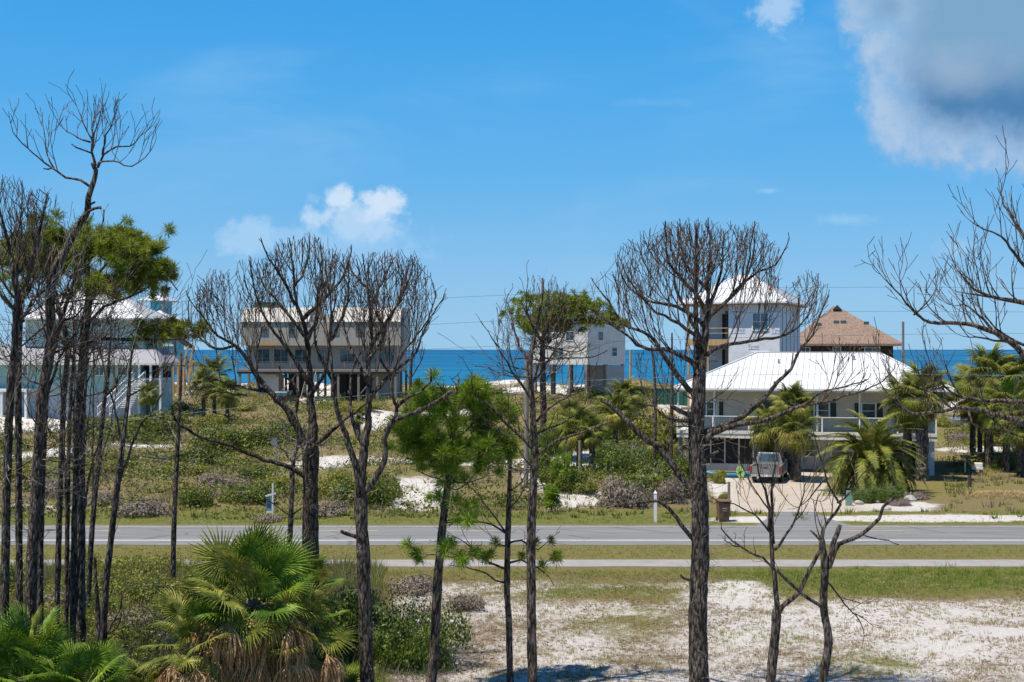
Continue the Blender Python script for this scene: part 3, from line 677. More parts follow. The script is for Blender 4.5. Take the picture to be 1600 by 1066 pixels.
mb = MB(); mb.box(13.0, 14.2, 4, 6, zt(480) + .01, zt(476)); mb.build('roof_vent', M['grey_paint'], B)
for i in range(3):
    mb = MB(); mb.box(9.9, 12.5, 2.62, 2.68, zt(500) + i * .35, zt(500) + .06 + i * .35); mb.build('roof_rail', M['wood_grey'], B)
for x in (3.3, 7.2, 13.2, 16.6): window(B, x, zt(514), .95, 1.6, 1.5, 1, 2, frame='wood_grey')
for x in (2.6, 5.2, 8.2, 11.4, 14.6, 17.6, 20.2): window(B, x, zt(557), 2.0, 1.9, 3.2, 2, 1, frame='grey_paint', pane='glass')
mb = MB(); mb.box(0, L, -.5, 3.19, zt(581), zt(577.5)); mb.build('deck', M['wood_grey'], B)
railing(B, (.05, -.4), (L - .05, -.4), zt(577.5), 1.05, M['wood_grey'], 9, picket=.22)
mb = MB(); mb.box(2.5, 5, 1.48, 1.499, zt(540), zt(535)); mb.build('fascia', M['wood_new'], B)
posts(B, [(x, y) for x in (.3, 2.8, 5.6, 8.4, 11.2, 14, 16.8, 19.4, 21.9) for y in (-.2, 4.5, 9.5)], -.6, zt(581) - .01, .3, M['wood_grey'], 'piling')
mb = MB(); mb.box(18.2, 21.6, 2, 8, -.3, zt(582)); mb.build('enclosed_room', M['beige_wall'], B)
for xq, wq in ((6.2, 1.8), (12.2, 2.2), (15.2, 2.4)):
    mb = MB(); mb.box(xq, xq + wq, 3.5, 7, -.3, zt(583)); mb.build('storage_room', M['wood_dark'], B)
for xq in (.3, 5.6, 11.2, 16.8):
    mb = MB(); mb.beam((xq, -.2, .4), (xq + 2.6, -.2, zt(584)), .09, .14); mb.build('brace', M['wood_grey'], B)
mb = MB(); mb.box(0, L, -.45, -.3, zt(584), zt(581) - .01); mb.build('deck_beam', M['wood_dark'], B)
mb = MB(); mb.box(2.6, 5.2, 1.2, 5, -.3, zt(585)); mb.build('storage_room', M['white_paint'], B)
mb = MB(); mb.box(0, .1, -.5, -.4, zt(581), zt(503)); mb.box(L - .1, L, -.5, -.4, zt(581), zt(503)); mb.build('corner_post', M['wood_grey'], B)
mb = MB()
for i in range(14): mb.box(9.8, 11.0, -.7 - i * .28, -.42 - i * .28, zt(581) - .2 - i * .19, zt(581) - .15 - i * .19)
mb.beam((9.8, -.5, zt(581)), (9.8, -4.5, .2), .08, .3); mb.beam((11.0, -.5, zt(581)), (11.0, -4.5, .2), .08, .3); mb.build('stairs', M['wood_grey'], B)

# ---------------- pale grey house on pilings behind the flat topped pine
D3 = 185.0; th = R(40); cor = P(918, 600, D3); u = Vector((math.cos(th), -math.sin(th), 0)); loc = Vector((cor.x, D3, 0)) - u * 9.6; loc.z = float(hz(cor.x, D3))
H3 = empty('grey_house', loc, -th, 'pale grey boxy house on pilings behind the flat topped pine', 'house')
k = D3 / FPX; zt = lambda y: CAMH - (y - HY) * k - loc.z
M['pale_panel'] = siding('pale_grey_siding', (.68, .66, .62), .3); M['roof_dark'] = plain('dark_grey_roofing', (.10, .105, .11), .7, .15, 2)
mb = MB(); mb.box(0, 9.6, 0, 9.0, zt(570), zt(503)); mb.poly((9.6, 0, zt(503) + .001), (9.6, 9.0, zt(503) + .001), (9.6, 4.5, zt(485))); mb.build('wall', M['pale_panel'], H3)
mb = MB(); e = .5; mb.poly((-e, -e, zt(504)), (9.6 + e, -e, zt(504)), (9.6 + e, 4.5, zt(484)), (-e, 4.5, zt(484))); mb.poly((-e, 9 + e, zt(504)), (-e, 4.5, zt(484)), (9.6 + e, 4.5, zt(484)), (9.6 + e, 9 + e, zt(504)))
o = mb.build('roof', M['roof_dark'], H3); md = o.modifiers.new('thickness', 'SOLIDIFY'); md.thickness = .2
window(H3, 2.5, zt(525), 1.4, 1.2, 0, 2, 1); window(H3, 6.6, zt(525), 1.4, 1.2, 0, 2, 1); window(H3, 4.5, zt(552), 1.8, 1.3, 0, 2, 1)
window(H3, 3.0, zt(525), 1.2, 1.2, side=9.6, cols=1, rows=2); window(H3, 6.3, zt(550), 1.2, 1.2, side=9.6, cols=1, rows=2)
posts(H3, [(x, y) for x in (.2, 3.3, 6.4, 9.3) for y in (.2, 4.5, 8.7)], -.6, zt(570) - .01, .35, M['wood_grey'], 'piling')
mb = MB(); mb.box(5.9, 9.5, 4.6, 8.9, -.4, zt(572)); mb.build('ground_room', M['grey_paint'], H3)
mb = MB(); mb.box(.2, 5.6, -1.4, -.1, zt(583), zt(582)); mb.build('porch_floor', M['wood_grey'], H3)
railing(H3, (.2, -1.35), (5.6, -1.35), zt(582), 1.0, M['wood_grey'], 3, picket=.3)

# ---------------- large mint green house, far left
D4 = 150.0; loc = on_ground(-60, D4); MH = empty('mint_house', loc, -R(3), 'large mint green three storey house with white metal roof at the far left', 'house')
k = D4 / FPX; zt = lambda y: CAMH - (y - HY) * k - loc.z; X = lambda x: (x + 60) * k
M['mint'] = siding('mint_siding', (.44, .56, .50), .2); M['mint_pale'] = siding('pale_mint_siding', (.50, .58, .48), .2); M['mint_teal'] = siding('teal_mint_siding', (.32, .52, .48), .2)
M['shingle_grey'] = plain('grey_shingles', (.34, .335, .35), .95, .15, 6, .3); M['blue_grey'] = plain('blue_grey_stucco', (.45, .51, .54), .8, .08, 2)
mb = MB(); mb.box(X(30), X(219), 2, 9.2, zt(560), zt(499)); mb.build('upper_wall', M['mint'], MH)
hip_roof(MH, X(18), X(230), .9, 10.3, zt(497), zt(450), 5.6, 5.6, M['roof_white'], .5, smat=M['seam'])
mb = MB(); mb.box(X(20), X(229), 1.1, 10.1, zt(500) + .03, zt(498.6)); mb.build('soffit', M['cream'], MH)
mb = MB(); mb.prism([(X(63), zt(464)), (X(67), zt(460)), (X(71), zt(464))], 3.8, 5.5); mb.build('roof_vent', M['dark'], MH)
for x, y_, w_, h_ in ((62, 494 + 0, 2.0, .42), (97, 494, 1.3, .42), (146, 502, .9, .6)): window(MH, X(x), zt(y_ + 4), w_, h_, 2, 1, 1)
for q in (3.6, 5.4, 6.6):
    window(MH, q, zt(506), .5, .75, side=X(219), cols=1, rows=1); window(MH, q, zt(518), .5, .75, side=X(219), cols=1, rows=1)
window(MH, X(146), zt(535), .85, .6, 2, 1, 1)
mb = MB(); mb.box(X(90), X(219), 1.9, 1.99, zt(523), zt(522)); mb.box(X(30), X(219), 1.88, 1.99, zt(541), zt(538)); mb.build('trim_band', M['cream'], MH)
# grey shingle skirt roofs
mb = MB(); mb.prism([(-1.8, zt(567)), (2.2, zt(541)), (6, zt(541)), (6, zt(567))], X(-60), X(115), axis='x'); mb.build('skirt_roof', M['shingle_grey'], MH)
mb = MB(); mb.prism([(-1.6, zt(567)), (2.0, zt(541) - .25), (6, zt(541) - .25), (6, zt(567))], X(116), X(232), axis='x')
mb.poly((X(232), -1.6, zt(567)), (X(262), -1.6, zt(567)), (X(240), 2.0, zt(541) - .25), (X(232), 2.0, zt(541) - .25)); mb.poly((X(262), -1.6, zt(567)), (X(262), 6, zt(567)), (X(240), 6, zt(541) - .25), (X(240), 2.0, zt(541) - .25)); mb.build('skirt_roof', M['shingle_grey'], MH)
mb = MB(); mb.box(X(-60), X(266), -1.9, -1.7, zt(570), zt(567)); mb.build('fascia', M['cream'], MH)
mb = MB(); mb.box(X(-60), X(219), 0, 12, zt(611), zt(567) - .01); mb.build('lower_wall', M['mint_teal'], MH)
mb = MB(); mb.box(X(-60), X(219), .3, 12, -.8, zt(611) - .01); mb.build('ground_wall', M['blue_grey'], MH)
mb = MB(); mb.box(X(-60), X(60), -2.8, -.01, zt(611), zt(607)); mb.build('side_deck', M['white_paint'], MH)
posts(MH, [(X(x), -2.6) for x in (-30, 20, 58)], -.6, zt(611), .25, M['white_paint'], 'deck_post')
for x in (38, 159, 196): window(MH, X(x), zt(580), .95 if x < 180 else 1.1, .85, 0, 2, 1)
mb = MB(); mb.box(X(219) + .02, X(240), 2.5, 8, -.6, zt(567) - .02); mb.build('porch_wall', M['mint'], MH)
posts(MH, [(X(x), -1.5) for x in (214, 229, 247, 262)], -.5, zt(570), .22, M['white_paint'], 'porch_post')
mb = MB(); mb.box(X(213), X(262), -1.4, 2.4, zt(593), zt(591)); mb.build('porch_floor', M['white_paint'], MH)
for x in (221, 238, 255): 
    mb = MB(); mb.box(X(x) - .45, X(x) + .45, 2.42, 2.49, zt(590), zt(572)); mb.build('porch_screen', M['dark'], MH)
# white staircase going down to the right of the porch
st = MB(); n = 15
for i in range(n): st.box(X(262) - 2.9 + 0 - i * .0, X(262) - 1.7, -1.5 - (i + 1) * .3, -1.5 - i * .3, zt(593) - .19 * (i + 1), zt(593) - .19 * (i + 1) + .05)
st.build('stair_treads', M['white_paint'], MH)
sr = MB()
for xo in (2.95, 1.65):
    a = Vector((X(262) - xo, -1.5, zt(593))); b2 = Vector((X(262) - xo - 2.4, -6.0, .3))
    sr.beam(a, b2, .08, .3); sr.beam(a + Vector((0, 0, 1)), b2 + Vector((0, 0, 1)), .09, .06)
    for j in range(22): p = a.lerp(b2, j / 21); sr.box(p.x - .025, p.x + .025, p.y - .025, p.y + .025, p.z, p.z + 1)
sr.build('stair_railing', M['white_paint'], MH)

# ---------------- turquoise house behind the mint one
D5 = 195.0; loc = on_ground(222, D5); TH = empty('turquoise_house', loc, -R(8), 'turquoise beach house with white roof and timber stairs behind the mint house', 'house')
k = D5 / FPX; zt = lambda y: CAMH - (y - HY) * k - loc.z; X = lambda x: (x - 222) * k
M['turq'] = siding('turquoise_siding', (.10, .42, .50), .25); M['turq_shade'] = siding('shaded_turquoise_siding', (.03, .30, .38), .25)
mb = MB(); mb.box(X(222), X(269), 0, 5, zt(586), zt(502)); mb.build('wall', M['turq'], TH)
mb = MB(); mb.box(X(243), X(254), -.05, -.001, zt(520), zt(503)); mb.build('recess_shade', M['turq_shade'], TH)  # darker plate on the flat wall; the recess's shade is in its colour
hip_roof(TH, X(206), X(275), -.8, 5.8, zt(502), zt(484), 3.3, 3.3, M['roof_white'])
mb = MB(); mb.box(X(222), X(240), 3, 7, zt(497), zt(468)); mb.build('tower', M['turq'], TH)
hip_roof(TH, X(205), X(248), 2, 8, zt(468), zt(456), 1.5, 1.5, M['roof_white'], name='tower_roof'); mb = MB(); mb.box(X(244), X(246.5), 2.1, 2.3, zt(484), zt(469)); mb.build('tower_post', M['wood_grey'], TH)
for x in (257, 262, 266.5): window(TH, X(x), zt(553), .34 * 1.6, 1.1, 0, 1, 1)
mb = MB(); mb.box(X(254), X(275), -.25, -.05, zt(541), zt(538)); mb.build('door_canopy', M['cream'], TH)
mb = MB(); mb.box(X(243), X(318), -2.5, -.3, zt(570) - .01, zt(567)); mb.build('deck', M['wood_new'], TH)
railing(TH, (X(276), -2.4), (X(316), -2.4), zt(567), .9, M['wood_new'], 4, picket=.3)
mb = MB(); n = 10
mb.beam((X(281), -1.9, zt(525)), (X(308), -1.9, zt(543)), .15, .5); mb.beam((X(281), -.7, zt(525)), (X(308), -.7, zt(543)), .15, .5)
for i in range(n): x = X(281) + (X(308) - X(281)) * i / n; z = zt(525) + (zt(543) - zt(525)) * i / n; mb.box(x, x + .28, -1.8, -.8, z, z + .05)
mb.build('upper_stairs', M['wood_dark'], TH)
mb = MB(); mb.beam((X(303), -2.6, zt(566)), (X(308), -2.6, zt(541)), .25); mb.beam((X(312), -2.6, zt(566)), (X(317), -2.6, zt(541)), .25); mb.beam((X(308), -2.6, zt(604)), (X(316), -2.6, zt(563)), .25); mb.beam((X(300), -2.2, zt(604)), (X(308), -2.2, zt(563)), .25)
mb.build('timber_brace', M['wood_new'], TH)
posts(TH, [(X(x), -2.3) for x in (262, 274, 283, 291, 300, 309, 317)], -.5, zt(570) - .02, .28, M['wood_new'], 'piling')
posts(TH, [(X(282), -1.3)], zt(567), zt(526), .2, M['wood_dark'], 'stair_post')

# ---------------- picnic shelter at the right edge
loc = on_ground(1538, 104); PS = empty('picnic_shelter', loc, -R(12), 'low flat grey roofed shelter on dark posts among palms at the right', 'shelter')
k = 104 / FPX; zt = lambda y: CAMH - (y - HY) * k - loc.z
mb = MB(); mb.box(-2.2, 6.5, 0, 4.5, zt(662), zt(657)); mb.build('roof', M['galv'], PS)
posts(PS, [(.2, .3), (.2, 4.2), (5.5, .3), (5.5, 4.2)], -.3, zt(662) - .01, .34, M['wood_dark'], 'post')

# ---------------- green open-top container with lumber beside it
loc = on_ground(1018, 168); DU = empty('rolloff_container', loc, -R(8), 'dark green open top waste container with ribbed sides and timber on its rim', 'container')
M['green_metal'] = plain('green_painted_steel', (.015, .12, .085), .5, .15, 3)
mb = MB(); mb.prism([(.2, .1), (4.5, .1), (4.7, 2.2), (0, 2.2)], 0, 2.3); mb.build('body', M['green_metal'], DU)
for i in range(9):
    x = .3 + i * .5; mb = MB(); mb.box(x, x + .12, -.1, -.001, .12, 2.15); mb.build('rib', M['green_metal'], DU)
mb = MB(); mb.box(-.05, 4.8, -.12, 2.4, 2.2, 2.3); mb.build('rim', M['green_metal'], DU)
loc = loc + Vector((.3, 0, 2.3)); LU = empty('lumber_pile', loc, -R(8), 'loose fresh timber boards lying on top of the green container', 'timber')
rng = random.Random(4)
for i in range(7):
    a = Vector((rng.uniform(-.6, .8), rng.uniform(.1, 2.0), .07 + .06 * i)); mb = MB(); mb.beam(a, a + Vector((rng.uniform(3, 4.2), rng.uniform(-.3, .3), rng.uniform(-.02, .12))), .2, .05); mb.build('board', M['wood_new'], LU)

# ================================================================== vehicles, signs, poles
# ---------------- pickup truck seen from behind
pos = on_ground(1196, 86.2); TR = empty('pickup_truck', pos, -R(17), 'silver four door pickup truck parked in the sandy yard, seen from behind', 'truck')
M['silver'] = plain('silver_grey_paint', (.215, .21, .20), .35, .03, 1, metal=.1); M['chrome'] = plain('chrome', (.6, .6, .6), .2, .02, 1, metal=.9)
M['red_lens'] = plain('red_tail_lens', (.35, .012, .012), .2, .1, 5)
Wd = 1.96
# side profile in (y, z): y forward
mb = MB(); h = Wd / 2
def wheelarch(yc, r=.47, n=7): return [(yc - r * math.cos(math.pi * i / n), .42 + r * .95 * math.sin(math.pi * i / n)) for i in range(n + 1)]
prof = [(0, .55), (0, 1.12), (1.9, 1.14), (3.95, 1.14), (5.35, 1.02), (5.5, .55)] + [(p[0], p[1]) for p in reversed(wheelarch(4.55))] + [(p[0], p[1]) for p in reversed(wheelarch(1.2))]
for sx in (-1, 1):
    x0, x1 = (sx * h, sx * (h - .12)) if sx < 0 else (h - .12, h); mb.prism(prof, x0, x1, axis='x')
mb.box(-h + .12, h - .12, .05, 1.85, .6, .66); mb.box(-h + .12, h - .12, 1.78, 1.86, .66, 1.13); mb.box(-h + .12, h - .12, 1.88, 3.95, .5, 1.139)
mb.prism([(3.96, .5), (3.96, 1.139), (5.34, 1.01), (5.48, .5)], -h + .12, h - .12, axis='x')
body = mb.build('body', M['silver'], TR, bevel=.02)
cb = MB(); b0 = len(cb.v); zt0, zt1 = 1.142, 1.83
low = [(-.9, 1.9), (.9, 1.9), (.9, 4.1), (-.9, 4.1)]; top = [(-.70, 2.12), (.70, 2.12), (.70, 3.45), (-.70, 3.45)]
cb.v += [(x, y, zt0) for x, y in low] + [(x, y, zt1) for x, y in top]
cb.f += [(0, 1, 5, 4), (1, 2, 6, 5), (2, 3, 7, 6), (3, 0, 4, 7), (4, 5, 6, 7), (3, 2, 1, 0)]; cabin = cb.build('cabin', M['silver'], TR, bevel=.04)
def lerp3(a, b_, s): return tuple(a[i] + (b_[i] - a[i]) * s for i in range(3))
def cab_pane(i, j, s0, s1, t0, t1, name):
    a, b_, c_, d_ = cb.v[i], cb.v[j], cb.v[j + 4], cb.v[i + 4]
    q = [lerp3(lerp3(a, b_, s), lerp3(d_, c_, s), t_) for s, t_ in ((s0, t0), (s1, t0), (s1, t1), (s0, t1))]
    n = (Vector(b_) - Vector(a)).cross(Vector(d_) - Vector(a)).normalized() * .012
    g = MB(); g.poly(*[Vector(p) + n for p in q]); o = g.build(name, M['glass'], cabin); s_ = o.modifiers.new('thick', 'SOLIDIFY'); s_.thickness = .01; return o
cab_pane(0, 1, .10, .40, .16, .84, 'rear_window'); cab_pane(0, 1, .41, .59, .16, .84, 'rear_window'); cab_pane(0, 1, .60, .90, .16, .84, 'rear_window')
cab_pane(1, 2, .08, .42, .14, .82, 'side_window'); cab_pane(1, 2, .46, .86, .14, .82, 'side_window'); cab_pane(3, 0, .14, .54, .14, .82, 'side_window'); cab_pane(3, 0, .58, .92, .14, .82, 'side_window'); cab_pane(2, 3, .08, .92, .12, .86, 'windscreen')
mb = MB(); mb.box(-h + .14, h - .14, -.05, -.002, .62, 1.10); mb.box(-.5, .5, -.06, -.051, .68, .98); tg = mb.build('tailgate', M['silver'], TR)
mb = MB(); mb.box(-.14, .14, -.08, -.061, .98, 1.05); mb.build('handle', M['black'], tg)
for sx in (-1, 1):
    mb = MB(); mb.box(sx * (h - .07) - .065, sx * (h - .07) + .065, -.03, .06, .72, 1.08); mb.build('tail_light', M['red_lens'], TR)
    mb = MB(); mb.beam((sx * .98, 3.5, 1.2), (sx * 1.14, 3.5, 1.24), .06); mb.box(sx * 1.15 - .1, sx * 1.15 + .1, 3.46, 3.54, 1.12, 1.36); mb.build('wing_mirror', M['black'], TR)
    mb = MB(); mb.box(sx * (h + .012) - .008, sx * (h + .012) + .008, 2.75, 2.90, .98, 1.02); mb.build('door_handle', M['black'], TR)
mb = MB(); mb.box(-.95, .95, -.18, -.055, .44, .6); mb.box(-.3, .3, -.2, -.181, .44, .55); bp = mb.build('bumper', M['chrome'], TR, bevel=.02)
mb = MB(); mb.box(-.16, .16, -.21, -.202, .45, .54); mb.build('number_plate', M['white_paint'], bp)
mb = MB(); mb.box(-.5, .5, 5.45, 5.56, .6, .95); mb.build('grille', M['black'], TR)
for sx in (-1, 1):
    mb = MB(); mb.box(sx * .75 - .2, sx * .75 + .2, 5.38, 5.5, .78, .98); mb.build('headlight', M['glass'], TR)
for sx in (-1, 1):
    for yc in (1.2, 4.55):
        mb = MB(); mb.disc_x((sx * (h - .14), yc, .39), .39, .25, 20); wh = mb.build('wheel', M['rubber'], TR, bevel=.03)
        mb = MB(); mb.disc_x((sx * (h - .012), yc, .39), .22, .02, 12); mb.build('rim', M['chrome'], wh)
# red car tail seen under the deck
pos = on_ground(1398, 99.5); CR = empty('parked_car', pos, -R(14), 'light coloured car parked in the shade under the balcony behind the date palm', 'car')
M['car_white'] = plain('white_car_paint', (.6, .6, .6), .25, .02, 1)
mb = MB(); mb.prism([(0, .3), (-.05, .8), (.1, 1.0), (1.0, 1.05), (3.4, .98), (4.4, .8), (4.5, .3)], -.88, .88, axis='x'); mb.build('body', M['car_white'], CR, bevel=.05)
mb = MB(); mb.prism([(.25, 1.02), (.9, 1.42), (2.4, 1.45), (3.2, 1.0)], -.72, .72, axis='x'); mb.build('cabin', M['glass'], CR, bevel=.05)
for sx in (-1, 1):
    mb = MB(); mb.box(sx * .68 - .16, sx * .68 + .16, -.06, .05, .72, .9); mb.build('tail_light', M['red_lens'], CR)
    for yc in (.8, 3.6):
        mb = MB(); mb.disc_x((sx * .8, yc, .31), .31, .2, 16); mb.build('wheel', M['rubber'], CR)
# dark vehicle by the piling house
pos = on_ground(438, 176); DV = empty('parked_vehicle', pos, -R(6), 'dark pickup with a rounded bed cover parked below the beige piling house', 'truck')
M['navy'] = plain('dark_blue_paint', (.015, .02, .035), .3, .05, 1)
mb = MB(); mb.prism([(0, .4), (0, 1.1), (.3, 1.15), (4.4, 1.1), (5.1, .95), (5.2, .4)], -1, 1, axis='x'); mb.build('body', M['navy'], DV, bevel=.05)
mb = MB(); mb.prism([(.1, 1.16), (.35, 1.75), (2.9, 1.85), (3.7, 1.12)], -.88, .88, axis='x'); mb.build('cabin', M['glass'], DV, bevel=.08)
for sx in (-1, 1):
    mb = MB(); mb.box(sx * .85 - .1, sx * .85 + .1, -.03, .02, .7, 1.0); mb.build('tail_light', M['red_lens'], DV)
    for yc in (1.0, 4.2):
        mb = MB(); mb.disc_x((sx * .9, yc, .36), .36, .22, 16); mb.build('wheel', M['rubber'], DV)

# ---------------- kayak and lime board
M['kayak_blue'] = plain('blue_kayak_plastic', (.01, .22, .38), .35, .08, 2); M['lime'] = plain('lime_plastic', (.35, .62, .16), .4, .06, 3)
pos = on_ground(1140, 90.2); KY = empty('kayak', pos, R(-14), 'bright blue kayak lying on the sand in front of the screened porch', 'kayak')
mb = MB(); n = 14; pr = []
for i in range(n + 1):
    s = i / n; x = -1.75 + 3.5 * s; wq = .36 * math.sin(math.pi * (s * .94 + .03)) ** .6; zb = .14 * abs(2 * s - 1) ** 2.5
    pr.append([(x, -wq, .26 + zb), (x, -wq * .7, .08 + zb), (x, 0, .01 + zb), (x, wq * .7, .08 + zb), (x, wq, .26 + zb), (x, wq * .5, .31 + zb), (x, 0, .33 + zb), (x, -wq * .5, .31 + zb)])
for r in pr: mb.v += r
for i in range(n):
    for j in range(8): a = i * 8 + j; c_ = i * 8 + (j + 1) % 8; mb.f.append((a, a + 8, c_ + 8, c_))
mb.f.append(tuple(range(8))); mb.f.append(tuple(reversed(range(n * 8, n * 8 + 8)))); mb.build('hull', M['kayak_blue'], KY, smooth=True)
mb = MB(); mb.tube([Vector((.55 * math.cos(a), .2 * math.sin(a), .345)) for a in np.linspace(0, 6.2832, 17)], .03, 6); mb.build('cockpit_rim', M['black'], KY)
mb = MB(); mb.tube([(.5 * math.cos(a), .17 * math.sin(a), .335 + .004) for a in np.linspace(0, 6.2832, 17)], .004, 4); mb.poly(*[(.5 * math.cos(a), .17 * math.sin(a), .34) for a in np.linspace(0, 5.9, 16)]); mb.build('cockpit', M['dark'], KY)
mb = MB(); mb.box(1.2, 1.5, -.02, .02, .36, .40); mb.build('handle', M['black'], KY)
pos = on_ground(1156.5, 88.6); BD = empty('bodyboard', pos, R(-10), 'small lime green oval board leaning beside the blue kayak', 'board')
mb = MB(); outl = [(.26 * math.cos(a) , .5 + .44 * math.sin(a)) for a in np.linspace(0, 2 * math.pi, 20, endpoint=False)]
mb.prism([(x * math.cos(.45) - (z - .5) * math.sin(.45) * .6, .04 + z * .9 + x * .3) for x, z in outl], -.03, .03); mb.build('board', M['lime'], BD, bevel=.01)
mb = MB(); mb.beam((-.14, -.037, .42), (.17, -.037, .58), .012, .05); mb.beam((.02, -.037, .5), (-.08, -.037, .86), .012, .03); mb.build('strap', M['black'], BD)

# ---------------- wheelie bin
M['bin'] = plain('brown_bin_plastic', (.17, .085, .045), .6, .08, 3); M['sticker'] = plain('pale_sticker', (.45, .36, .28), .6, .1, 3)
pos = on_ground(1130, 67.2); BN = empty('wheelie_bin', pos, R(4), 'brown wheeled rubbish bin standing at the far edge of the road', 'bin')
mb = MB(); a, b2 = .25, .31
mb.v += [(-a, -a, .06), (a, -a, .06), (a, a, .06), (-a, a, .06), (-b2, -b2 - .04, .98), (b2, -b2 - .04, .98), (b2, b2, .98), (-b2, b2, .98)]
mb.f += [(0, 1, 5, 4), (1, 2, 6, 5), (2, 3, 7, 6), (3, 0, 4, 7), (4, 5, 6, 7), (3, 2, 1, 0)]; mb.build('body', M['bin'], BN, bevel=.03)
mb = MB(); mb.prism([(-.38, 1.0), (-.36, 1.06), (0, 1.12), (.32, 1.08), (.36, 1.0)], -.34, .34, axis='x'); mb.build('lid', M['bin'], BN, bevel=.02)
mb = MB(); mb.tube([(-.2, .37, .98), (.2, .37, .98)], .02, 6); mb.build('handle', M['black'], BN)
mb = MB(); mb.box(-.12, .12, -.345, -.335, .66, .70); mb.box(-.09, .09, -.33, -.32, .55, .58); mb.build('bin_stickers', M['sticker'], BN)
for sx in (-1, 1): mb = MB(); mb.disc_x((sx * .27, .26, .11), .11, .06, 12); mb.build('wheel', M['rubber'], BN)
# posts
def post(name, x, D, h, wd, mat, label, cat='post', pointed=False, lean=0, round_=False):
    p = on_ground(x, D); mb = MB()
    if round_: mb.tube([(0, 0, -.3), (lean, 0, h)], [wd / 2 * 1.1, wd / 2 * .85], 10)
    else:
        mb.box(-wd/2, wd/2, -wd/2, wd/2, -.3, h)
        if pointed:
            k = len(mb.v); q = wd / 2 + .015; mb.v += [(-q, -q, h + .001), (q, -q, h + .001), (q, q, h + .001), (-q, q, h + .001), (0, 0, h + .16)]; mb.f += [(k, k+1, k+4), (k+1, k+2, k+4), (k+2, k+3, k+4), (k+3, k, k+4), (k+3, k+2, k+1, k)]
    o = mb.build(name, mat); o.location = p; return tag(o, label, cat)
post('marker_post', 1024, 67.0, 1.42, .14, M['white_paint'], 'short white pointed post at the far edge of the road', pointed=True)
post('wooden_post', 1139, 71, 1.6, .13, M['wood_grey'], 'thin grey wooden stake standing behind the brown bin')
post('wooden_post', 1515, 84, .72, .24, M['wood_dark'], 'short dark stump of a post on the lawn at right', round_=True)
post('marker_stake', 1508, 93, .8, .07, M['white_paint'], 'thin white stake on the lawn left of the white golf cart')
post('marker_stake', 674, 100, 1.1, .1, M['white_paint'], 'white marker stake beside the sandy track under the green pine')
o = post('utility_pole', 822, 80, 8.0, .28, M['wood_grey'], 'weathered wooden utility pole half hidden behind the middle bare pine', 'pole', round_=True, lean=.05)
o = post('utility_pole', 1411, 122, 11.0, .26, M['wood_grey'], 'wooden utility pole rising behind the white roof at right', 'pole', round_=True)
post('utility_pole', 906, 92, 3.0, .22, M['wood_grey'], 'short weathered wooden post among the small palms left of the big pine', 'pole', round_=True)
post('utility_pole', 985, 150, 8.3, .3, M['wood_new'], 'tan wooden pole against the sea right of the grey house', 'pole', round_=True)
post('drain_pipe', 1072, 104, 3.6, .25, M['galv'], 'grey metal post standing left of the white roofed house', 'post', round_=True)
# green utility pedestal
M['ped'] = plain('pale_green_enamel', (.16, .30, .24), .5, .08, 3)
p = on_ground(1326, 74); PD = empty('utility_pedestal', p, 0, 'small pale green utility pedestal beside the date palm bed', 'pedestal')
mb = MB(); mb.box(-.16, .16, -.12, .12, -.1, .5); mb.build('base', M['ped'], PD, bevel=.01); mb = MB(); mb.box(-.12, .12, -.1, .1, .501, .82); mb.build('cap', M['ped'], PD, bevel=.02)
mb = MB(); mb.box(-.02, .02, -.11, -.102, .6, .68); mb.build('lock', M['black'], PD)
# hanging sale sign
p = on_ground(422, 68.5); SG = empty('sale_sign', p, R(6), 'white post sign with a hanging blue and white board beside the road', 'sign')
M['sign_blue'] = plain('pale_blue_sign', (.16, .30, .38), .5, .1, 3); M['sign_ink'] = plain('navy_sign_print', (.03, .06, .12), .5, .1, 3)
mb = MB(); mb.box(.09, .17, -.04, .04, -.2, 1.75); mb.build('post', M['white_paint'], SG)
mb = MB(); mb.beam((-.22, 0, 1.12), (.30, 0, 1.26), .07, .09); mb.build('arm', M['white_paint'], SG)
mb = MB(); mb.box(-.19, .08, -.015, .015, .38, 1.05); bd = mb.build('board', M['sign_blue'], SG)
mb = MB(); [mb.box(-.16, .05, -.020, -.016, z, z + .05) for z in (.92, .80, .60, .52)]; mb.box(-.16, .05, -.020, -.016, .66, .76); mb.build('board_print', M['sign_ink'], bd)
mb = MB(); mb.box(-.19, .08, -.015, .015, .26, .36); mb.build('rider_board', M['white_paint'], SG)
# back of a road sign in the dunes
p = on_ground(432, 101); RS = empty('road_sign', p, R(20), 'bare metal back of a diamond road sign on a grey post in the dune scrub', 'sign')
mb = MB(); mb.box(-.06, .06, -.05, .05, -.2, 2.5); mb.build('post', M['galv'], RS); q = .36
mb = MB(); mb.prism([(-.15 - q, 2.2), (-.15, 2.2 - q), (-.15 + q, 2.2), (-.15, 2.2 + q)], .052, .062); mb.build('plate', M['grey_paint'], RS)
p = on_ground(457, 125); EB = empty('electrical_cabinet', p, R(10), 'plain grey electrical cabinet with two posts in the dunes left of centre', 'cabinet')
mb = MB(); mb.box(-.55, .55, -.2, .2, .7, 1.75); mb.build('cabinet_box', M['grey_paint'], EB); posts(EB, [(-.5, .25), (.5, .25)], -.2, 2.0, .1, M['wood_grey'])
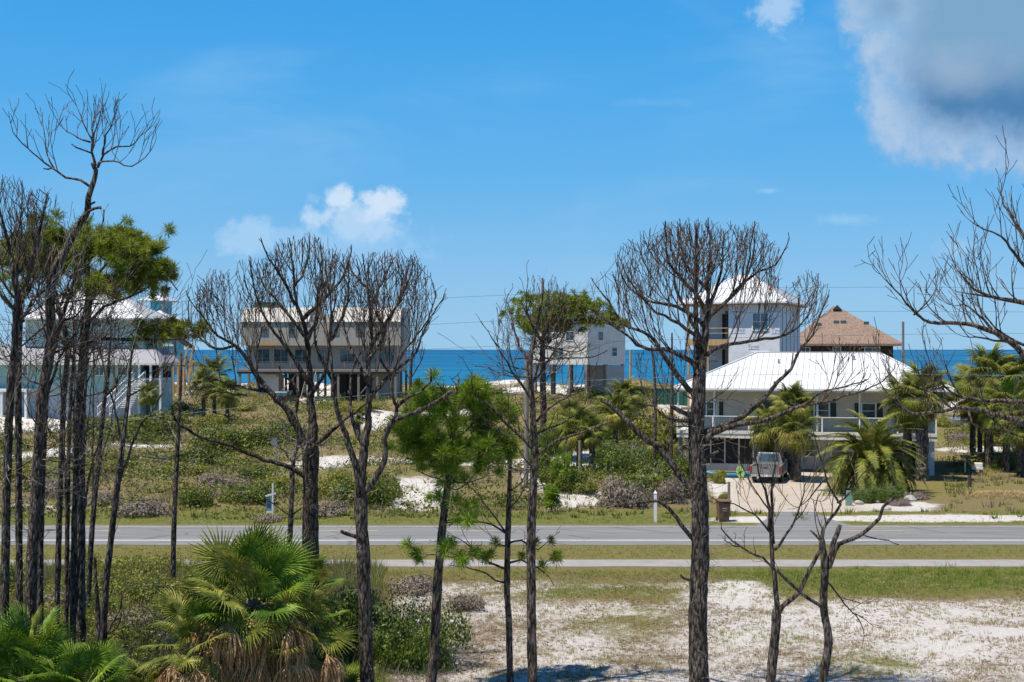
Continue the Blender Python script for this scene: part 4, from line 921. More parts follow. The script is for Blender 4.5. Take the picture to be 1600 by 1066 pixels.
# white golf cart like thing on the lawn
p = on_ground(1527, 93.5); GC = empty('garden_cart', p, -R(15), 'small white garden cart on wheels standing on the lawn at right', 'cart'); GC.scale = (.68, .68, .68)
mb = MB(); mb.box(-.55, .55, -.35, .35, .35, .60); mb.build('tray', M['white_paint'], GC, bevel=.03); mb = MB(); mb.box(-.3, .5, -.3, .3, .62, 1.05); mb.build('box', M['white_paint'], GC, bevel=.05)
mb = MB(); mb.beam((-.5, 0, .6), (-.9, 0, 1.1), .04); mb.build('handle', M['galv'], GC)
for sx in (-.4, .4):
    for sy in (-.33, .33): mb = MB(); mb.tube([(sx, sy - .05, .17), (sx, sy + .05, .17)], .17, 12); mb.build('wheel', M['rubber'], GC)
# planter under shelter
M['terra'] = plain('terracotta', (.33, .13, .06), .8, .1, 3)
p = on_ground(1544, 100); PL = empty('planter', p, 0, 'square terracotta planter at the foot of the shelter post', 'planter')
mb = MB(); k = 0; mb.v += [(-.5, -.5, -.1), (.5, -.5, -.1), (.5, .5, -.1), (-.5, .5, -.1), (-.65, -.65, .75), (.65, -.65, .75), (.65, .65, .75), (-.65, .65, .75)]; mb.f += [(0, 1, 5, 4), (1, 2, 6, 5), (2, 3, 7, 6), (3, 0, 4, 7), (4, 5, 6, 7), (3, 2, 1, 0)]; mb.build('pot', M['terra'], PL)
mb = MB(); mb.box(-.9, .9, -.72, .72, .76, .92); mb.build('tray', M['black'], PL)
# stones and debris under the date palm
M['stone'] = plain('pale_rock', (.42, .40, .37), .9, .2, 4, .4)
for i, (x, y, s, lab) in enumerate(((1423, 783, .36, 'largest pale rock at the right edge of the date palm bed'), (1398, 787, .2, 'small pale rock in the middle of the date palm bed front'), (1386, 797, .22, 'flat pale rock nearest the road before the date palm'),
                                    (1342, 788, .24, 'greyish rock right of the green pedestal'), (1371, 786, .2, 'bluish small rock right below the date palm crown'))):
    rg = random.Random(i); me = bpy.data.meshes.new('rock'); import bmesh as _bm
    bm = _bm.new(); _bm.ops.create_icosphere(bm, subdivisions=2, radius=s)
    for vv_ in bm.verts: vv_.co *= 1 + .35 * mnoise.noise(vv_.co * 3 + Vector((i * 7, 0, 0))); vv_.co.z *= .65
    bm.to_mesh(me); bm.free(); o = link_mesh('rock', me, M['stone']); p = G(x, y); o.location = (p.x, p.y, p.z + s * .3); tag(o, lab, 'rock', 'rocks round the date palm bed')

# ---------------- overhead wires on poles beyond both edges
for xx, lab in ((-900, 'wooden power pole carrying the overhead wires, beyond the left edge'), (2500, 'wooden power pole carrying the overhead wires, beyond the right edge')):
    PW = empty('power_pole', on_ground(xx, 70), 0, lab, 'pole'); mb = MB(); mb.tube([(0, 0, -.3), (0, 0, 13.2)], [.17, .12], 10); mb.build('pole', M['wood_grey'], PW)
    mb = MB(); mb.beam((-.0, -1.1, 12.7), (0, 1.1, 12.7), .1, .12); mb.build('crossarm', M['wood_grey'], PW)
M['wire'] = plain('weathered_cable', (.17, .17, .17), .5, .1, 2, metal=.3); M['wire_l'] = plain('pale_cable', (.42, .42, .40), .4, .1, 2, metal=.3)
def wire(pts, r, mat, label, D=70.0):
    # smooth curve through the given rows, ends at the poles
    xs = np.array([p[0] for p in pts], float); ysv = np.array([p[1] for p in pts], float); co = np.polyfit(xs, ysv, 2)
    X = np.linspace(-900, 2500, 60); mb = MB(); mb.tube([P(x, float(np.polyval(co, x)), D) for x in X], r, 4)
    return tag(mb.build('overhead_wire', mat), label, 'wire', 'overhead wires along the road')
wire([(170, 500), (700, 470), (860, 456), (1240, 447), (1600, 452)], .010, M['wire'], 'topmost overhead wire crossing the sky above the white pyramid roof')
wire([(280, 533), (700, 510), (930, 493), (1300, 485), (1600, 489)], .010, M['wire'], 'second overhead wire from the top crossing the picture')
wire([(300, 566), (700, 546), (960, 535), (1300, 521), (1600, 523)], .010, M['wire'], 'third overhead wire from the top, just above the sea horizon')
wire([(131, 664), (281, 652), (640, 609), (960, 592), (1250, 587), (1600, 587)], .013, M['wire_l'], 'lowest and palest overhead wire crossing in front of the white roof')

# ================================================================== trees
class Env:
    """crown volume: union of ellipsoids written as (row/column centre, radii) at the tree's distance"""
    def __init__(s, D, ells, depth=.8): s.e = [(P(x, y, D), rx * D / FPX, ry * D / FPX, max(rx, ry) * D / FPX * depth) for x, y, rx, ry in ells]; 
    def inside(s, p, lim=1.0):
        for c, a, b_, d in s.e:
            if ((p.x - c.x) / a) ** 2 + ((p.z - c.z) / b_) ** 2 + ((p.y - c.y) / d) ** 2 < lim: return True
        return False
def smooth_path(pts, step):
    """Catmull-Rom through 3D points with radii (p, r) resampled at about step"""
    out = []; n = len(pts)
    for i in range(n - 1):
        p0, p1, p2, p3 = pts[max(i-1, 0)], pts[i], pts[i+1], pts[min(i+2, n-1)]
        k = max(1, int((p2[0] - p1[0]).length / step))
        for j in range(k):
            t = j / k; t2, t3 = t * t, t * t * t
            q = .5 * (2 * p1[0] + (p2[0] - p0[0]) * t + (2 * p0[0] - 5 * p1[0] + 4 * p2[0] - p3[0]) * t2 + (3 * p1[0] - p0[0] - 3 * p2[0] + p3[0]) * t3)
            out.append((q, p1[1] + (p2[1] - p1[1]) * t))
    out.append(pts[-1]); return out
def rv(rng): return Vector((rng.gauss(0, 1), rng.gauss(0, 1), rng.gauss(0, 1)))
class Grower:
    def __init__(s, env, rng, cell=.125, maxn=700): s.env = env; s.rng = rng; s.occ = {}; s.cell = cell; s.n = 0; s.maxn = maxn; s.tips = []; s.nodes = []
    def key(s, p): c = s.cell; return (int(p.x // c), int(p.y // c), int(p.z // c))
    def free(s, p): return s.occ.get(s.key(p), 0) < 1
    def shoot(s, mb, p, d, r, L, lvl, o):
        """one curving shoot with its side shoots; o: options"""
        rng = s.rng
        if s.n > s.maxn: return
        s.n += 1; pts = [(p.copy(), r)]; d = d.normalized(); run = 0; nxt = rng.uniform(.5, 1.1) * o['gap']; lim = rng.uniform(.72, 1.0); kids = []
        st = .15
        while run < L:
            d = (d + Vector((0, 0, 1)) * o['up'] * st * (1.6 if lvl < 2 else 1) + rv(rng) * o['wig']).normalized(); p = p + d * st; run += st
            if o.get('env') and run > o.get('slack', .28 if lvl == 0 and L > 1.2 else .12) * (1 if lvl == 0 else .6) and not s.env.inside(p, lim if run > .45 or lvl else 1.0): break
            rr = max(o['tip'], r * (1 - .75 * run / max(L, .01))); pts.append((p.copy(), rr)); k = s.key(p); s.occ[k] = s.occ.get(k, 0) + 1
            if run > nxt and lvl < o['lv']:
                ax = rv(rng); ax = (ax - d * ax.dot(d)).normalized(); a = R(rng.uniform(o['a0'], o['a1'])); cd = d * math.cos(a) + ax * math.sin(a)
                kids.append((p.copy(), cd, rr)); nxt += rng.uniform(.6, 1.3) * o['gap']
        if len(pts) > 1:
            mb.tube([q for q, _ in pts], [x for _, x in pts], 4 if r < .02 else 5, cap=r > .02); s.tips.append((pts[-1][0], d.copy())); s.nodes += [q for q, _ in pts[1:]]
        for q, cd, rr in kids:
            if s.free(q + cd * .25): s.shoot(mb, q, cd, max(o['tip'], rr * .72), min(L * rng.uniform(.4, .8), L - .15), lvl + 1, o)
def trunk_mesh(path, rng, sides=14, rough=.09):
    mb = MB(); k = len(mb.v); ps = [p for p, _ in path]; rs_ = [r for _, r in path]
    seed = rng.random() * 100; mb.tube(ps, rs_, sides)
    # bark relief: plates standing out of the trunk
    for i in range(len(ps)):
        for j in range(sides):
            a = i * sides + j; v = Vector(mb.v[a]); out_ = v - ps[i]; n1 = mnoise.noise(Vector((v.x * 7 + seed, v.y * 7, v.z * 2.2))); n2 = mnoise.noise(Vector((v.x * 18, v.y * 18 + seed, v.z * 7)))
            mb.v[a] = tuple(ps[i] + out_ * (1 + rough * 1.6 * n1 + rough * n2))
    return mb
PINES = []
def needle_mesh(tips, rng, n=70, ln=.27, wd=.010, spread=1.0, droop=.15):
    rs = np.random.RandomState(rng.randrange(1 << 30)); N = len(tips)
    if not N: return None
    p = np.array([tuple(t[0]) for t in tips]); d = np.array([tuple(t[1]) for t in tips]); sc = rs.uniform(.7, 1.15, N)
    p = np.repeat(p, n, 0); dd = np.repeat(d, n, 0); L = ln * np.repeat(sc, n) * rs.uniform(.7, 1.05, N * n)
    v = rs.normal(0, 1, (N * n, 3)); v /= np.linalg.norm(v, axis=1, keepdims=True); q = dd * rs.uniform(.1, 1.1, (N * n, 1)) + v * spread; q /= np.linalg.norm(q, axis=1, keepdims=True)
    base = p - dd * rs.uniform(0, .16, (N * n, 1)); side = np.cross(q, rs.normal(0, 1, (N * n, 3))); side /= np.linalg.norm(side, axis=1, keepdims=True) + 1e-9
    tip = base + q * L[:, None]; tip[:, 2] -= droop * L * rs.uniform(.2, 1, N * n); mid = base + q * L[:, None] * .5
    V = np.stack([base, mid + side * wd, tip, mid - side * wd], 1).reshape(-1, 3); F = np.arange(4 * N * n).reshape(-1, 4); return V, F
def pine(label, D, trunk, limbs=(), ells=(), seed=1, bark='bark', twig='twig', auto=None, opts=None, shoots=.22, maxn=700, needles=None, name='bare_pine', cat='pine tree', group=None, depth=.65, dead=None, start=.25, top=True, sides=12, tuft=None, grow_from_trunk=None, shell=None):
    """trunk: (x, y, width in photo pixels) from the ground up; limbs: lists of (x, y) with w0, w1 and dz (depth shift of the end)"""
    rng = random.Random(seed); k = D / FPX; base = on_ground(trunk[0][0], D)
    if P(trunk[0][0], trunk[0][1], D).z < base.z + .05: pass
    root = empty(name, base, 0, label, cat, group)
    tp = [(P(x, y, D), w_ * k / 2) for x, y, w_ in trunk]
    if tp[0][0].z > base.z - .1: tp[0] = (Vector((tp[0][0].x, D, base.z - .1)), tp[0][1])
    else: tp[0] = (Vector((tp[0][0].x, D, base.z - .1)), tp[0][1])
    for i in range(1, len(tp)): tp[i] = (tp[i][0] + Vector((0, rng.uniform(-.06, .06) * i * .5, 0)), tp[i][1])
    path = smooth_path(tp, .14); path[0] = (path[0][0], path[0][1] * 1.25); 
    trunk_mesh(path, rng, sides).build('trunk', M[bark], root, True, local=False)
    env = Env(D, ells, depth); g = Grower(env, rng, maxn=maxn)
    o = dict(up=.9, wig=.072, gap=.34, tip=.0075, lv=3, a0=22, a1=42, env=bool(ells), L=2.6); o.update(opts or {})
    limb_pts = [q for q, _ in path if q.z > path[-1][0].z - 1.6]
    for li, lb in enumerate(limbs):
        pts, w0, w1 = lb[0], lb[1], lb[2]; dzz = lb[3] if len(lb) > 3 else rng.uniform(-1, 1) * .8; n = len(pts)
        raw = [(P(x, y, D) + Vector((0, dzz * (i / (n - 1)) ** 1.1, 0)), (w0 + (w1 - w0) * i / (n - 1)) * k / 2) for i, (x, y) in enumerate(pts)]
        if len(lb) < 5 or not lb[4]: raw = [(q, r * (1 - .45 * i / (n - 1))) for i, (q, r) in enumerate(raw)]
        lp = smooth_path(raw, .16); lp = [(q + rv(rng) * .012, r) for q, r in lp]
        lo = trunk_mesh(lp, rng, 8 if w0 > 6 else 6, .06).build('limb', M[bark], root, True, local=False)
        nosh = lb[4] if len(lb) > 4 else False; limb_pts += [q for q, _ in lp[len(lp) // 4:]]
        if nosh: continue
        mb = MB(); acc = 0; i0 = int(len(lp) * start); nxt = shoots * .5
        for i in range(max(1, i0), len(lp)):
            seg = (lp[i][0] - lp[i-1][0]); acc += seg.length
            if acc > nxt:
                acc = 0; nxt = shoots * rng.uniform(.6, 1.4); dd = seg.normalized(); ax = rv(rng); ax = (ax - dd * ax.dot(dd)).normalized(); a = R(rng.uniform(25, 65))
                cd = dd * math.cos(a) + ax * math.sin(a) + Vector((0, 0, .55))
                if g.free(lp[i][0] + cd.normalized() * .25): g.shoot(mb, lp[i][0], cd, min(.020, max(.011, lp[i][1] * .6)), o['L'] * rng.uniform(.4, 1), 0, o)
        g.shoot(mb, lp[-1][0], lp[-1][0] - lp[-2][0], lp[-1][1], .4 if o['env'] else o['L'] * .6, 1, o)
        if mb.v:
            tw = mb.build('twigs', M[twig], lo, True, local=False); tag(tw, kind='stuff')
            off = Vector(root.location); 
            # limb and twigs share the root's origin
            tw.data.transform(Matrix.Translation(-(off))) if False else None
            fix_local(tw, off)
    if grow_from_trunk or auto:
        a_ = auto or {}
        for q in range(a_.get('n', 0)):
            y = rng.uniform(*a_['y']); ip = min(range(len(path)), key=lambda i: abs(path[i][0].z - P(0, y, D).z)); p0, r0 = path[ip]
            ang = rng.uniform(0, 6.283); el = rng.uniform(*a_.get('el', (0, .6))); d = Vector((math.cos(ang), math.sin(ang), el)).normalized(); L = rng.uniform(*a_['L'])
            oo = dict(o); oo.update(up=a_.get('up', .35), wig=.09, gap=a_.get('gap', .3), lv=a_.get('lv', 2), env=False, tip=.006)
            mb = MB(); g.n = 0; g.maxn = 60; g.shoot(mb, p0, d, min(r0 * .5, a_.get('r', .022)), L, 0, oo)
            b_ = mb.build('dead_branch', M[a_.get('mat', 'twig')], root, True, local=False)
    if grow_from_trunk:
        mb = MB(); g.maxn = g.n + maxn if not auto else maxn; g.n = 0; ty = P(0, grow_from_trunk[0], D).z; acc = 0
        for i in range(1, len(path)):
            if path[i][0].z < ty: continue
            acc += (path[i][0] - path[i-1][0]).length
            if acc > shoots:
                acc = 0; ax = Vector((rng.gauss(0, 1), rng.gauss(0, .8), .35)).normalized(); g.shoot(mb, path[i][0], ax, max(.012, path[i][1] * .5), o['L'] * rng.uniform(.5, 1), 0, o)
        g.shoot(mb, path[-1][0], path[-1][0] - path[-2][0], path[-1][1], o['L'] * .5, 0, o)
        if mb.v: tag(mb.build('crown_twigs', M[twig], root, True, local=False), kind='stuff')
    if shell:
        N_, zmin, thick = shell; LP = [q for q in limb_pts]; mb = MB(); rs_ = random.Random(seed + 5); wts = [a * b_ for _, a, b_, _ in env.e]
        for q in range(N_):
            c, a, b_, d_ = rs_.choices(env.e, wts)[0]; v = rv(rs_).normalized(); v.z = zmin + (1 - zmin) * rs_.random() if thick < .5 else v.z; rr = rs_.uniform(1 - thick, 1)
            h = math.sqrt(max(0, 1 - min(1, abs(v.z)) ** 2)); an = rs_.uniform(0, 6.283); t_ = c + Vector((math.cos(an) * h * a, math.sin(an) * h * d_, v.z * b_)) * rr
            n_ = min(LP, key=lambda p_: (p_ - t_).length + (1.2 if p_.z > t_.z else 0)); L_ = (t_ - n_).length
            if L_ < .1: continue
            m_ = n_.lerp(t_, .5) + Vector((rs_.gauss(0, .06), rs_.gauss(0, .06), -.12)) * L_; seg = [n_.lerp(m_, s_ * 2) if s_ < .5 else m_.lerp(t_, s_ * 2 - 1) for s_ in (0, .25, .5, .75, 1)]
            seg = [seg[0], n_ * .5625 + m_ * .375 + t_ * .0625, n_ * .25 + m_ * .5 + t_ * .25, n_ * .0625 + m_ * .375 + t_ * .5625, t_]
            r0 = o['tip'] * (1.6 + .5 * L_); mb.tube(seg, [r0 * (1 - .6 * i / 4) for i in range(5)], 4); LP += seg[2:4]; g.tips.append((t_, ((t_ - seg[3]).normalized() + Vector((0, 0, .4))).normalized()))
        tag(mb.build('branchlets', M[twig], root, True, local=False), kind='stuff')
    if needles:
        cand = list(g.tips) + [(q, Vector((0, 0, 1))) for q in g.nodes if rng.random() < needles.get('extra', 0)]
        keep = [t_ for t_ in cand if needles['where'](t_[0])] if 'where' in needles else cand; rng.shuffle(keep); keep = keep[:needles.get('max', 400)]
        nm = needle_mesh(keep, rng, needles.get('n', 70), needles.get('ln', .27), needles.get('wd', .009), needles.get('spread', .9))
        if nm is not None:
            V, F = nm; V = V - np.array(tuple(root.location)); o_ = link_mesh('needles', np_mesh('needles', V, F), M[needles.get('mat', 'needle')], root); tag(o_, kind='stuff')
    if dead:      # curled dead vine twigs clinging to the trunk
        mb = MB(); n_, y0, y1, L0 = dead
        for q in range(n_):
            y = rng.uniform(y0, y1); ip = min(range(len(path)), key=lambda i: abs(path[i][0].z - P(0, y, D).z)); p0, r0 = path[ip]
            ang = rng.uniform(0, 6.283); d = Vector((math.cos(ang), math.sin(ang), rng.uniform(-.6, .6))).normalized(); p = p0 + Vector((d.x, d.y, 0)) * r0; c = rv(rng) * .5; pts = [p]
            for s_ in range(rng.randint(4, 9)): d = (d + c * .35 + rv(rng) * .2).normalized(); p = p + d * L0; pts.append(p)
            mb.tube(pts, .0045, 3, cap=False)
        tag(mb.build('vine_twigs', M['deadtwig'], root, True, local=False), kind='stuff')
    return root, g
def fix_local(o, rootloc):
    """child of a limb: the limb sits at the root's origin, so shift the mesh by the root's place"""
    me = o.data; n = len(me.vertices); co = np.empty(n * 3, np.float32); me.vertices.foreach_get('co', co); co = co.reshape(-1, 3) - np.array(tuple(rootloc), np.float32); me.vertices.foreach_set('co', co.ravel()); me.update()

# ---- the big bare pine right of the middle
pine('largest bare pine with a broad dome crown, standing before the white pyramid roof', 33,
     [(1093, 1110, 31), (1092, 1064, 31), (1090, 965, 29), (1094, 888, 28), (1094, 850, 27), (1093, 774, 26), (1088, 679, 25), (1091, 618, 21), (1094, 573, 18), (1098, 545, 15)],
     [([(1098, 548), (1103, 511), (1107, 489), (1107, 461), (1107, 433), (1110, 395), (1108, 350)], 13, 3, .1),
      ([(1093, 575), (1088, 530), (1090, 500), (1091, 455), (1093, 404), (1094, 348)], 12, 3, .7),
      ([(1091, 600), (1086, 572), (1069, 559), (1046, 548), (1013, 545), (993, 540), (982, 528), (959, 511), (935, 495)], 10, 4, -.6),
      ([(1088, 622), (1083, 615), (1060, 587), (1041, 559), (1027, 534), (1007, 520), (976, 506), (956, 472), (938, 450), (926, 430)], 11, 3, .8),
      ([(1097, 545), (1089, 528), (1069, 514), (1046, 500), (1021, 489), (998, 466), (975, 450), (962, 425)], 8, 3, -1.1),
      ([(1103, 512), (1086, 495), (1058, 478), (1027, 472), (1007, 461), (984, 427), (973, 396)], 8, 3, 1.1),
      ([(1103, 490), (1091, 466), (1066, 441), (1041, 413), (1035, 376), (1032, 350)], 8, 3, -.9),
      ([(1098, 535), (1075, 490), (1055, 440), (1062, 390), (1065, 350)], 7, 3, .2),
      ([(1102, 508), (1108, 495), (1125, 480), (1142, 461), (1159, 444), (1165, 413), (1170, 376), (1173, 350)], 9, 3, -.5),
      ([(1142, 461), (1159, 444), (1181, 426), (1204, 416), (1216, 396), (1221, 378)], 5, 2.5, -.9),
      ([(1107, 480), (1125, 440), (1135, 400), (1140, 355)], 7, 3, .9), ([(1107, 455), (1080, 420), (1070, 380), (1068, 350)], 6, 3, 1.3),
      ([(1098, 560), (1105, 554), (1125, 542), (1145, 537), (1181, 531), (1215, 528), (1232, 520), (1249, 506), (1262, 480), (1266, 455)], 8, 3, -.4),
      ([(1094, 684), (1102, 676), (1124, 666), (1160, 649), (1190, 622), (1212, 596), (1231, 576), (1241, 549), (1256, 532), (1270, 500), (1282, 462)], 13, 3, -.7),
      ([(1094, 690), (1104, 681), (1141, 664), (1178, 658), (1207, 649), (1231, 637), (1256, 625), (1265, 613), (1300, 603), (1336, 593)], 12, 3, -1.2),
      ([(1231, 638), (1260, 632), (1287, 627), (1307, 618), (1336, 608), (1358, 593), (1373, 574)], 6, 2.5, -1.4),
      ([(1090, 775), (1081, 767), (1056, 734), (1034, 705), (1012, 687), (987, 665), (969, 646), (950, 631), (942, 626)], 12, 7, .6, True),
      ([(1092, 850), (1085, 846), (1063, 817), (1042, 792), (1024, 781), (984, 783), (944, 789)], 9, 3, -.6, True),
      ([(1088, 660), (1081, 658), (1057, 658), (1040, 652), (1033, 646), (1027, 637), (1000, 631), (985, 619)], 8, 3, .5),
      ([(1086, 662), (1077, 648), (1060, 641), (1047, 634)], 9, 7, -.3, True),
      ([(1085, 906), (1075, 905), (1060, 895)], 6, 3, -.3, True), ([(1091, 735), (1104, 716), (1120, 704)], 7, 4, -.2, True)],
     [(1085, 450, 152, 113), (982, 476, 78, 80), (1172, 432, 60, 88), (1262, 490, 44, 74), (1308, 588, 90, 72), (1215, 512, 64, 34)], seed=11, shoots=.15, maxn=4000,
     opts=dict(L=2.5, gap=.25), dead=(170, 1060, 640, .07), sides=18, auto=dict(n=10, y=(560, 700), L=(.5, 1.3), el=(-.3, .5), up=.2), bark='bark_dark')

# ---- two crowded bare pines left of the middle
pine('thick bare pine with several leaning stems just right of the fan palm', 36,
     [(486, 990, 27), (485, 870, 26), (485, 760, 24), (485, 720, 25), (484, 695, 26)],
     [([(484, 705), (479, 720 - 22), (472, 688), (458, 655), (442, 632), (417, 607), (402, 585), (385, 557), (366, 538), (344, 525), (321, 496), (306, 476)], 17, 3.5, -.3),
      ([(442, 632), (426, 617), (405, 606), (398, 590), (398, 570), (398, 545), (405, 510)], 7, 3, .5),
      ([(487, 700), (489, 680), (489, 659), (484, 627), (484, 614), (481, 563), (476, 522), (471, 499), (462, 477), (457, 445), (454, 404), (449, 371)], 18, 3, .3),
      ([(481, 600), (466, 570), (450, 545), (432, 520), (415, 490), (402, 450), (398, 410)], 8, 3, -.6), ([(476, 525), (455, 500), (430, 470), (405, 445), (394, 420)], 7, 3, .8),
      ([(471, 499), (500, 475), (525, 450), (545, 420), (552, 385)], 8, 3, -.4), ([(478, 535), (492, 505), (500, 460), (500, 420), (495, 375)], 8, 3, .6),
      ([(484, 620), (505, 590), (515, 560), (520, 520), (528, 480), (530, 430)], 8, 3, -.9), ([(462, 477), (445, 440), (425, 405), (415, 375)], 6, 3, -.7), ([(458, 450), (475, 420), (480, 385), (478, 368)], 5, 3, .6),
      ([(479, 700), (465, 672), (460, 650), (462, 620), (455, 600), (440, 590), (428, 575), (420, 545)], 9, 3, .9),
      ([(486, 705), (492, 698), (514, 676), (528, 666), (545, 652), (565, 638), (585, 620), (601, 595)], 10, 4, -1.0), ([(417, 612), (385, 606), (360, 600), (340, 592), (320, 585)], 6, 2.5, -.6),
      ([(385, 618), (372, 616), (340, 612), (300, 608), (290, 600)], 4, 2, .4), ([(366, 540), (335, 545), (310, 530), (290, 500), (288, 470)], 5, 2.5, .5),
      ([(486, 748), (475, 742), (456, 731), (427, 719), (399, 709), (362, 692), (328, 682), (306, 667), (289, 652), (284, 636)], 8, 3, -1.2, True)],
     [(475, 460, 92, 100), (348, 505, 76, 92), (400, 490, 66, 94), (520, 450, 45, 75)], seed=21, shoots=.16, maxn=3500, opts=dict(L=2.3, gap=.27), bark='bark_lichen', dead=(60, 960, 620, .06), sides=16,
     auto=dict(n=8, y=(600, 730), L=(.5, 1.4), el=(-.2, .5), mat='deadtwig', up=.2))
pine('bare pine forking low into three stems, right of the fan palm', 32.5,
     [(574, 1110, 24), (573, 1056, 23), (569, 888, 20), (565, 812, 20), (563, 772, 22)],
     [([(563, 778), (562, 756), (557, 734), (551, 706), (542, 678), (533, 657), (526, 627), (523, 603), (521, 576), (517, 531), (520, 490), (515, 440), (512, 400)], 14, 3, -.4),
      ([(564, 775), (566, 734), (570, 692), (575, 659), (575, 624), (575, 589), (573, 563), (580, 538), (576, 477), (570, 445), (564, 396)], 17, 3, .4),
      ([(564, 775), (580, 758), (593, 737), (601, 716), (603, 685), (610, 664), (620, 648), (622, 636), (615, 615), (617, 585), (628, 557), (647, 534), (679, 490), (696, 460)], 12, 3, -.5),
      ([(603, 675), (617, 657), (655, 641), (692, 622), (709, 611)], 9, 5, -.8, True), ([(620, 636), (640, 620), (655, 614), (672, 596), (672, 577)], 6, 3, .3, True),
      ([(575, 625), (585, 612), (599, 595), (618, 576), (640, 560), (655, 530), (670, 490), (680, 450)], 9, 3, .8), ([(575, 600), (560, 570), (545, 545), (530, 500), (535, 450)], 7, 3, .9),
      ([(580, 540), (600, 510), (620, 480), (640, 445), (648, 415)], 8, 3, -.6), ([(576, 480), (590, 450), (605, 420), (612, 400)], 6, 3, .6), ([(523, 600), (505, 565), (495, 530), (500, 480), (508, 440)], 7, 3, -.6),
      ([(573, 565), (590, 540), (605, 500), (625, 450), (630, 410)], 7, 3, 1.2), ([(517, 531), (535, 500), (550, 460), (552, 410)], 6, 3, -1.0), ([(570, 447), (548, 425), (540, 395)], 5, 3, .7),
      ([(617, 590), (595, 560), (600, 520), (590, 480)], 5, 3, -.9), ([(570, 700), (548, 655), (545, 620), (545, 580), (560, 550)], 9, 3, .7),
      ([(568, 848), (556, 838), (541, 832), (536, 828)], 7, 5, -.3, True)],
     [(608, 495, 104, 112), (540, 470, 56, 88)], seed=22, shoots=.16, maxn=3500, opts=dict(L=2.3, gap=.27), bark='bark_dark', dead=(40, 1050, 620, .06), sides=16)

# ---- slim bare pine in the middle
pine('slim straight bare pine with a loose crown before the flat topped pine', 33.5,
     [(833, 1105, 16), (832, 1064, 16), (830, 933, 15), (830, 825, 14), (835, 716, 12), (833, 655, 10), (830, 610, 9), (828, 568, 8), (836, 520, 6), (846, 470, 4), (848, 435, 3)],
     [([(833, 702), (811, 680), (788, 659), (768, 635), (749, 626), (741, 612), (738, 585)], 7, 2.5, -.4), ([(811, 680), (790, 676), (765, 672), (745, 660), (733, 640)], 3.5, 2, .4),
      ([(830, 625), (815, 600), (800, 580), (785, 555), (770, 530), (758, 510)], 5, 2, -.5), ([(829, 600), (850, 575), (870, 545), (890, 510), (905, 480)], 5, 2, .5), ([(828, 570), (812, 540), (800, 500), (792, 470)], 5, 2, .8),
      ([(832, 545), (860, 520), (875, 490), (880, 460)], 4, 2, -.6), ([(838, 660), (855, 640), (880, 622), (905, 610), (930, 600)], 5, 2, -.8), ([(836, 680), (870, 665), (900, 650), (925, 632)], 5, 2, .6),
      ([(835, 715), (860, 695), (890, 680), (920, 668), (952, 655)], 5, 3, -.9, True), ([(836, 520), (822, 480), (825, 445)], 4, 2, -.5), ([(829, 610), (845, 560), (858, 520), (866, 470)], 4, 2, .1)],
     [(840, 530, 78, 105), (890, 570, 55, 75), (790, 570, 48, 80)], seed=31, shoots=.20, maxn=800, opts=dict(slack=.45, L=1.9, gap=.36), dead=(40, 1000, 640, .05),
     auto=dict(n=16, y=(560, 740), L=(.5, 1.5), el=(-.2, .6), mat='twig', up=.25))
# ---- small young pine with drooping dead arcs
pine('thin half dead pine with drooping bare arcs and a few low green tufts', 34.5,
     [(798, 1098, 11), (797, 1064, 11), (795, 970, 10), (792, 915, 10), (794, 825, 9), (797, 727, 6), (798, 690, 3)],
     [([(792, 910), (775, 905), (750, 890), (725, 882), (700, 878)], 4, 1.5, -.5), ([(793, 890), (765, 880), (735, 855), (715, 842), (698, 838)], 4.5, 1.5, .2), ([(794, 835), (770, 820), (740, 815), (715, 812), (697, 822)], 4, 1.5, -.3),
      ([(794, 835), (775, 810), (750, 780), (725, 755), (715, 740)], 3.5, 1.5, .5), ([(795, 800), (810, 780), (822, 760), (830, 745)], 3, 1.5, .2), ([(794, 880), (815, 875), (840, 885), (858, 897), (866, 908)], 4, 2, -.6),
      ([(794, 855), (780, 850), (770, 858)], 4, 2, -.3), ([(794, 850), (815, 845), (840, 860), (855, 850)], 4, 2, .3), ([(796, 770), (815, 750), (825, 730)], 2.5, 1.5, -.4)],
     [(800, 820, 110, 110)], seed=41, shoots=.35, maxn=60, opts=dict(L=.7, gap=.3, up=.2, lv=1),
     needles=dict(where=lambda p: ((p.x - P(855, 880, 34.5).x) ** 2 + (p.z - P(855, 885, 34.5).z) ** 2) < .75 ** 2 or ((p.x - P(772, 858, 34.5).x) ** 2 + (p.z - P(772, 858, 34.5).z) ** 2) < .32 ** 2, n=110, ln=.26, mat='needle', extra=.5, max=40), name='young_pine')
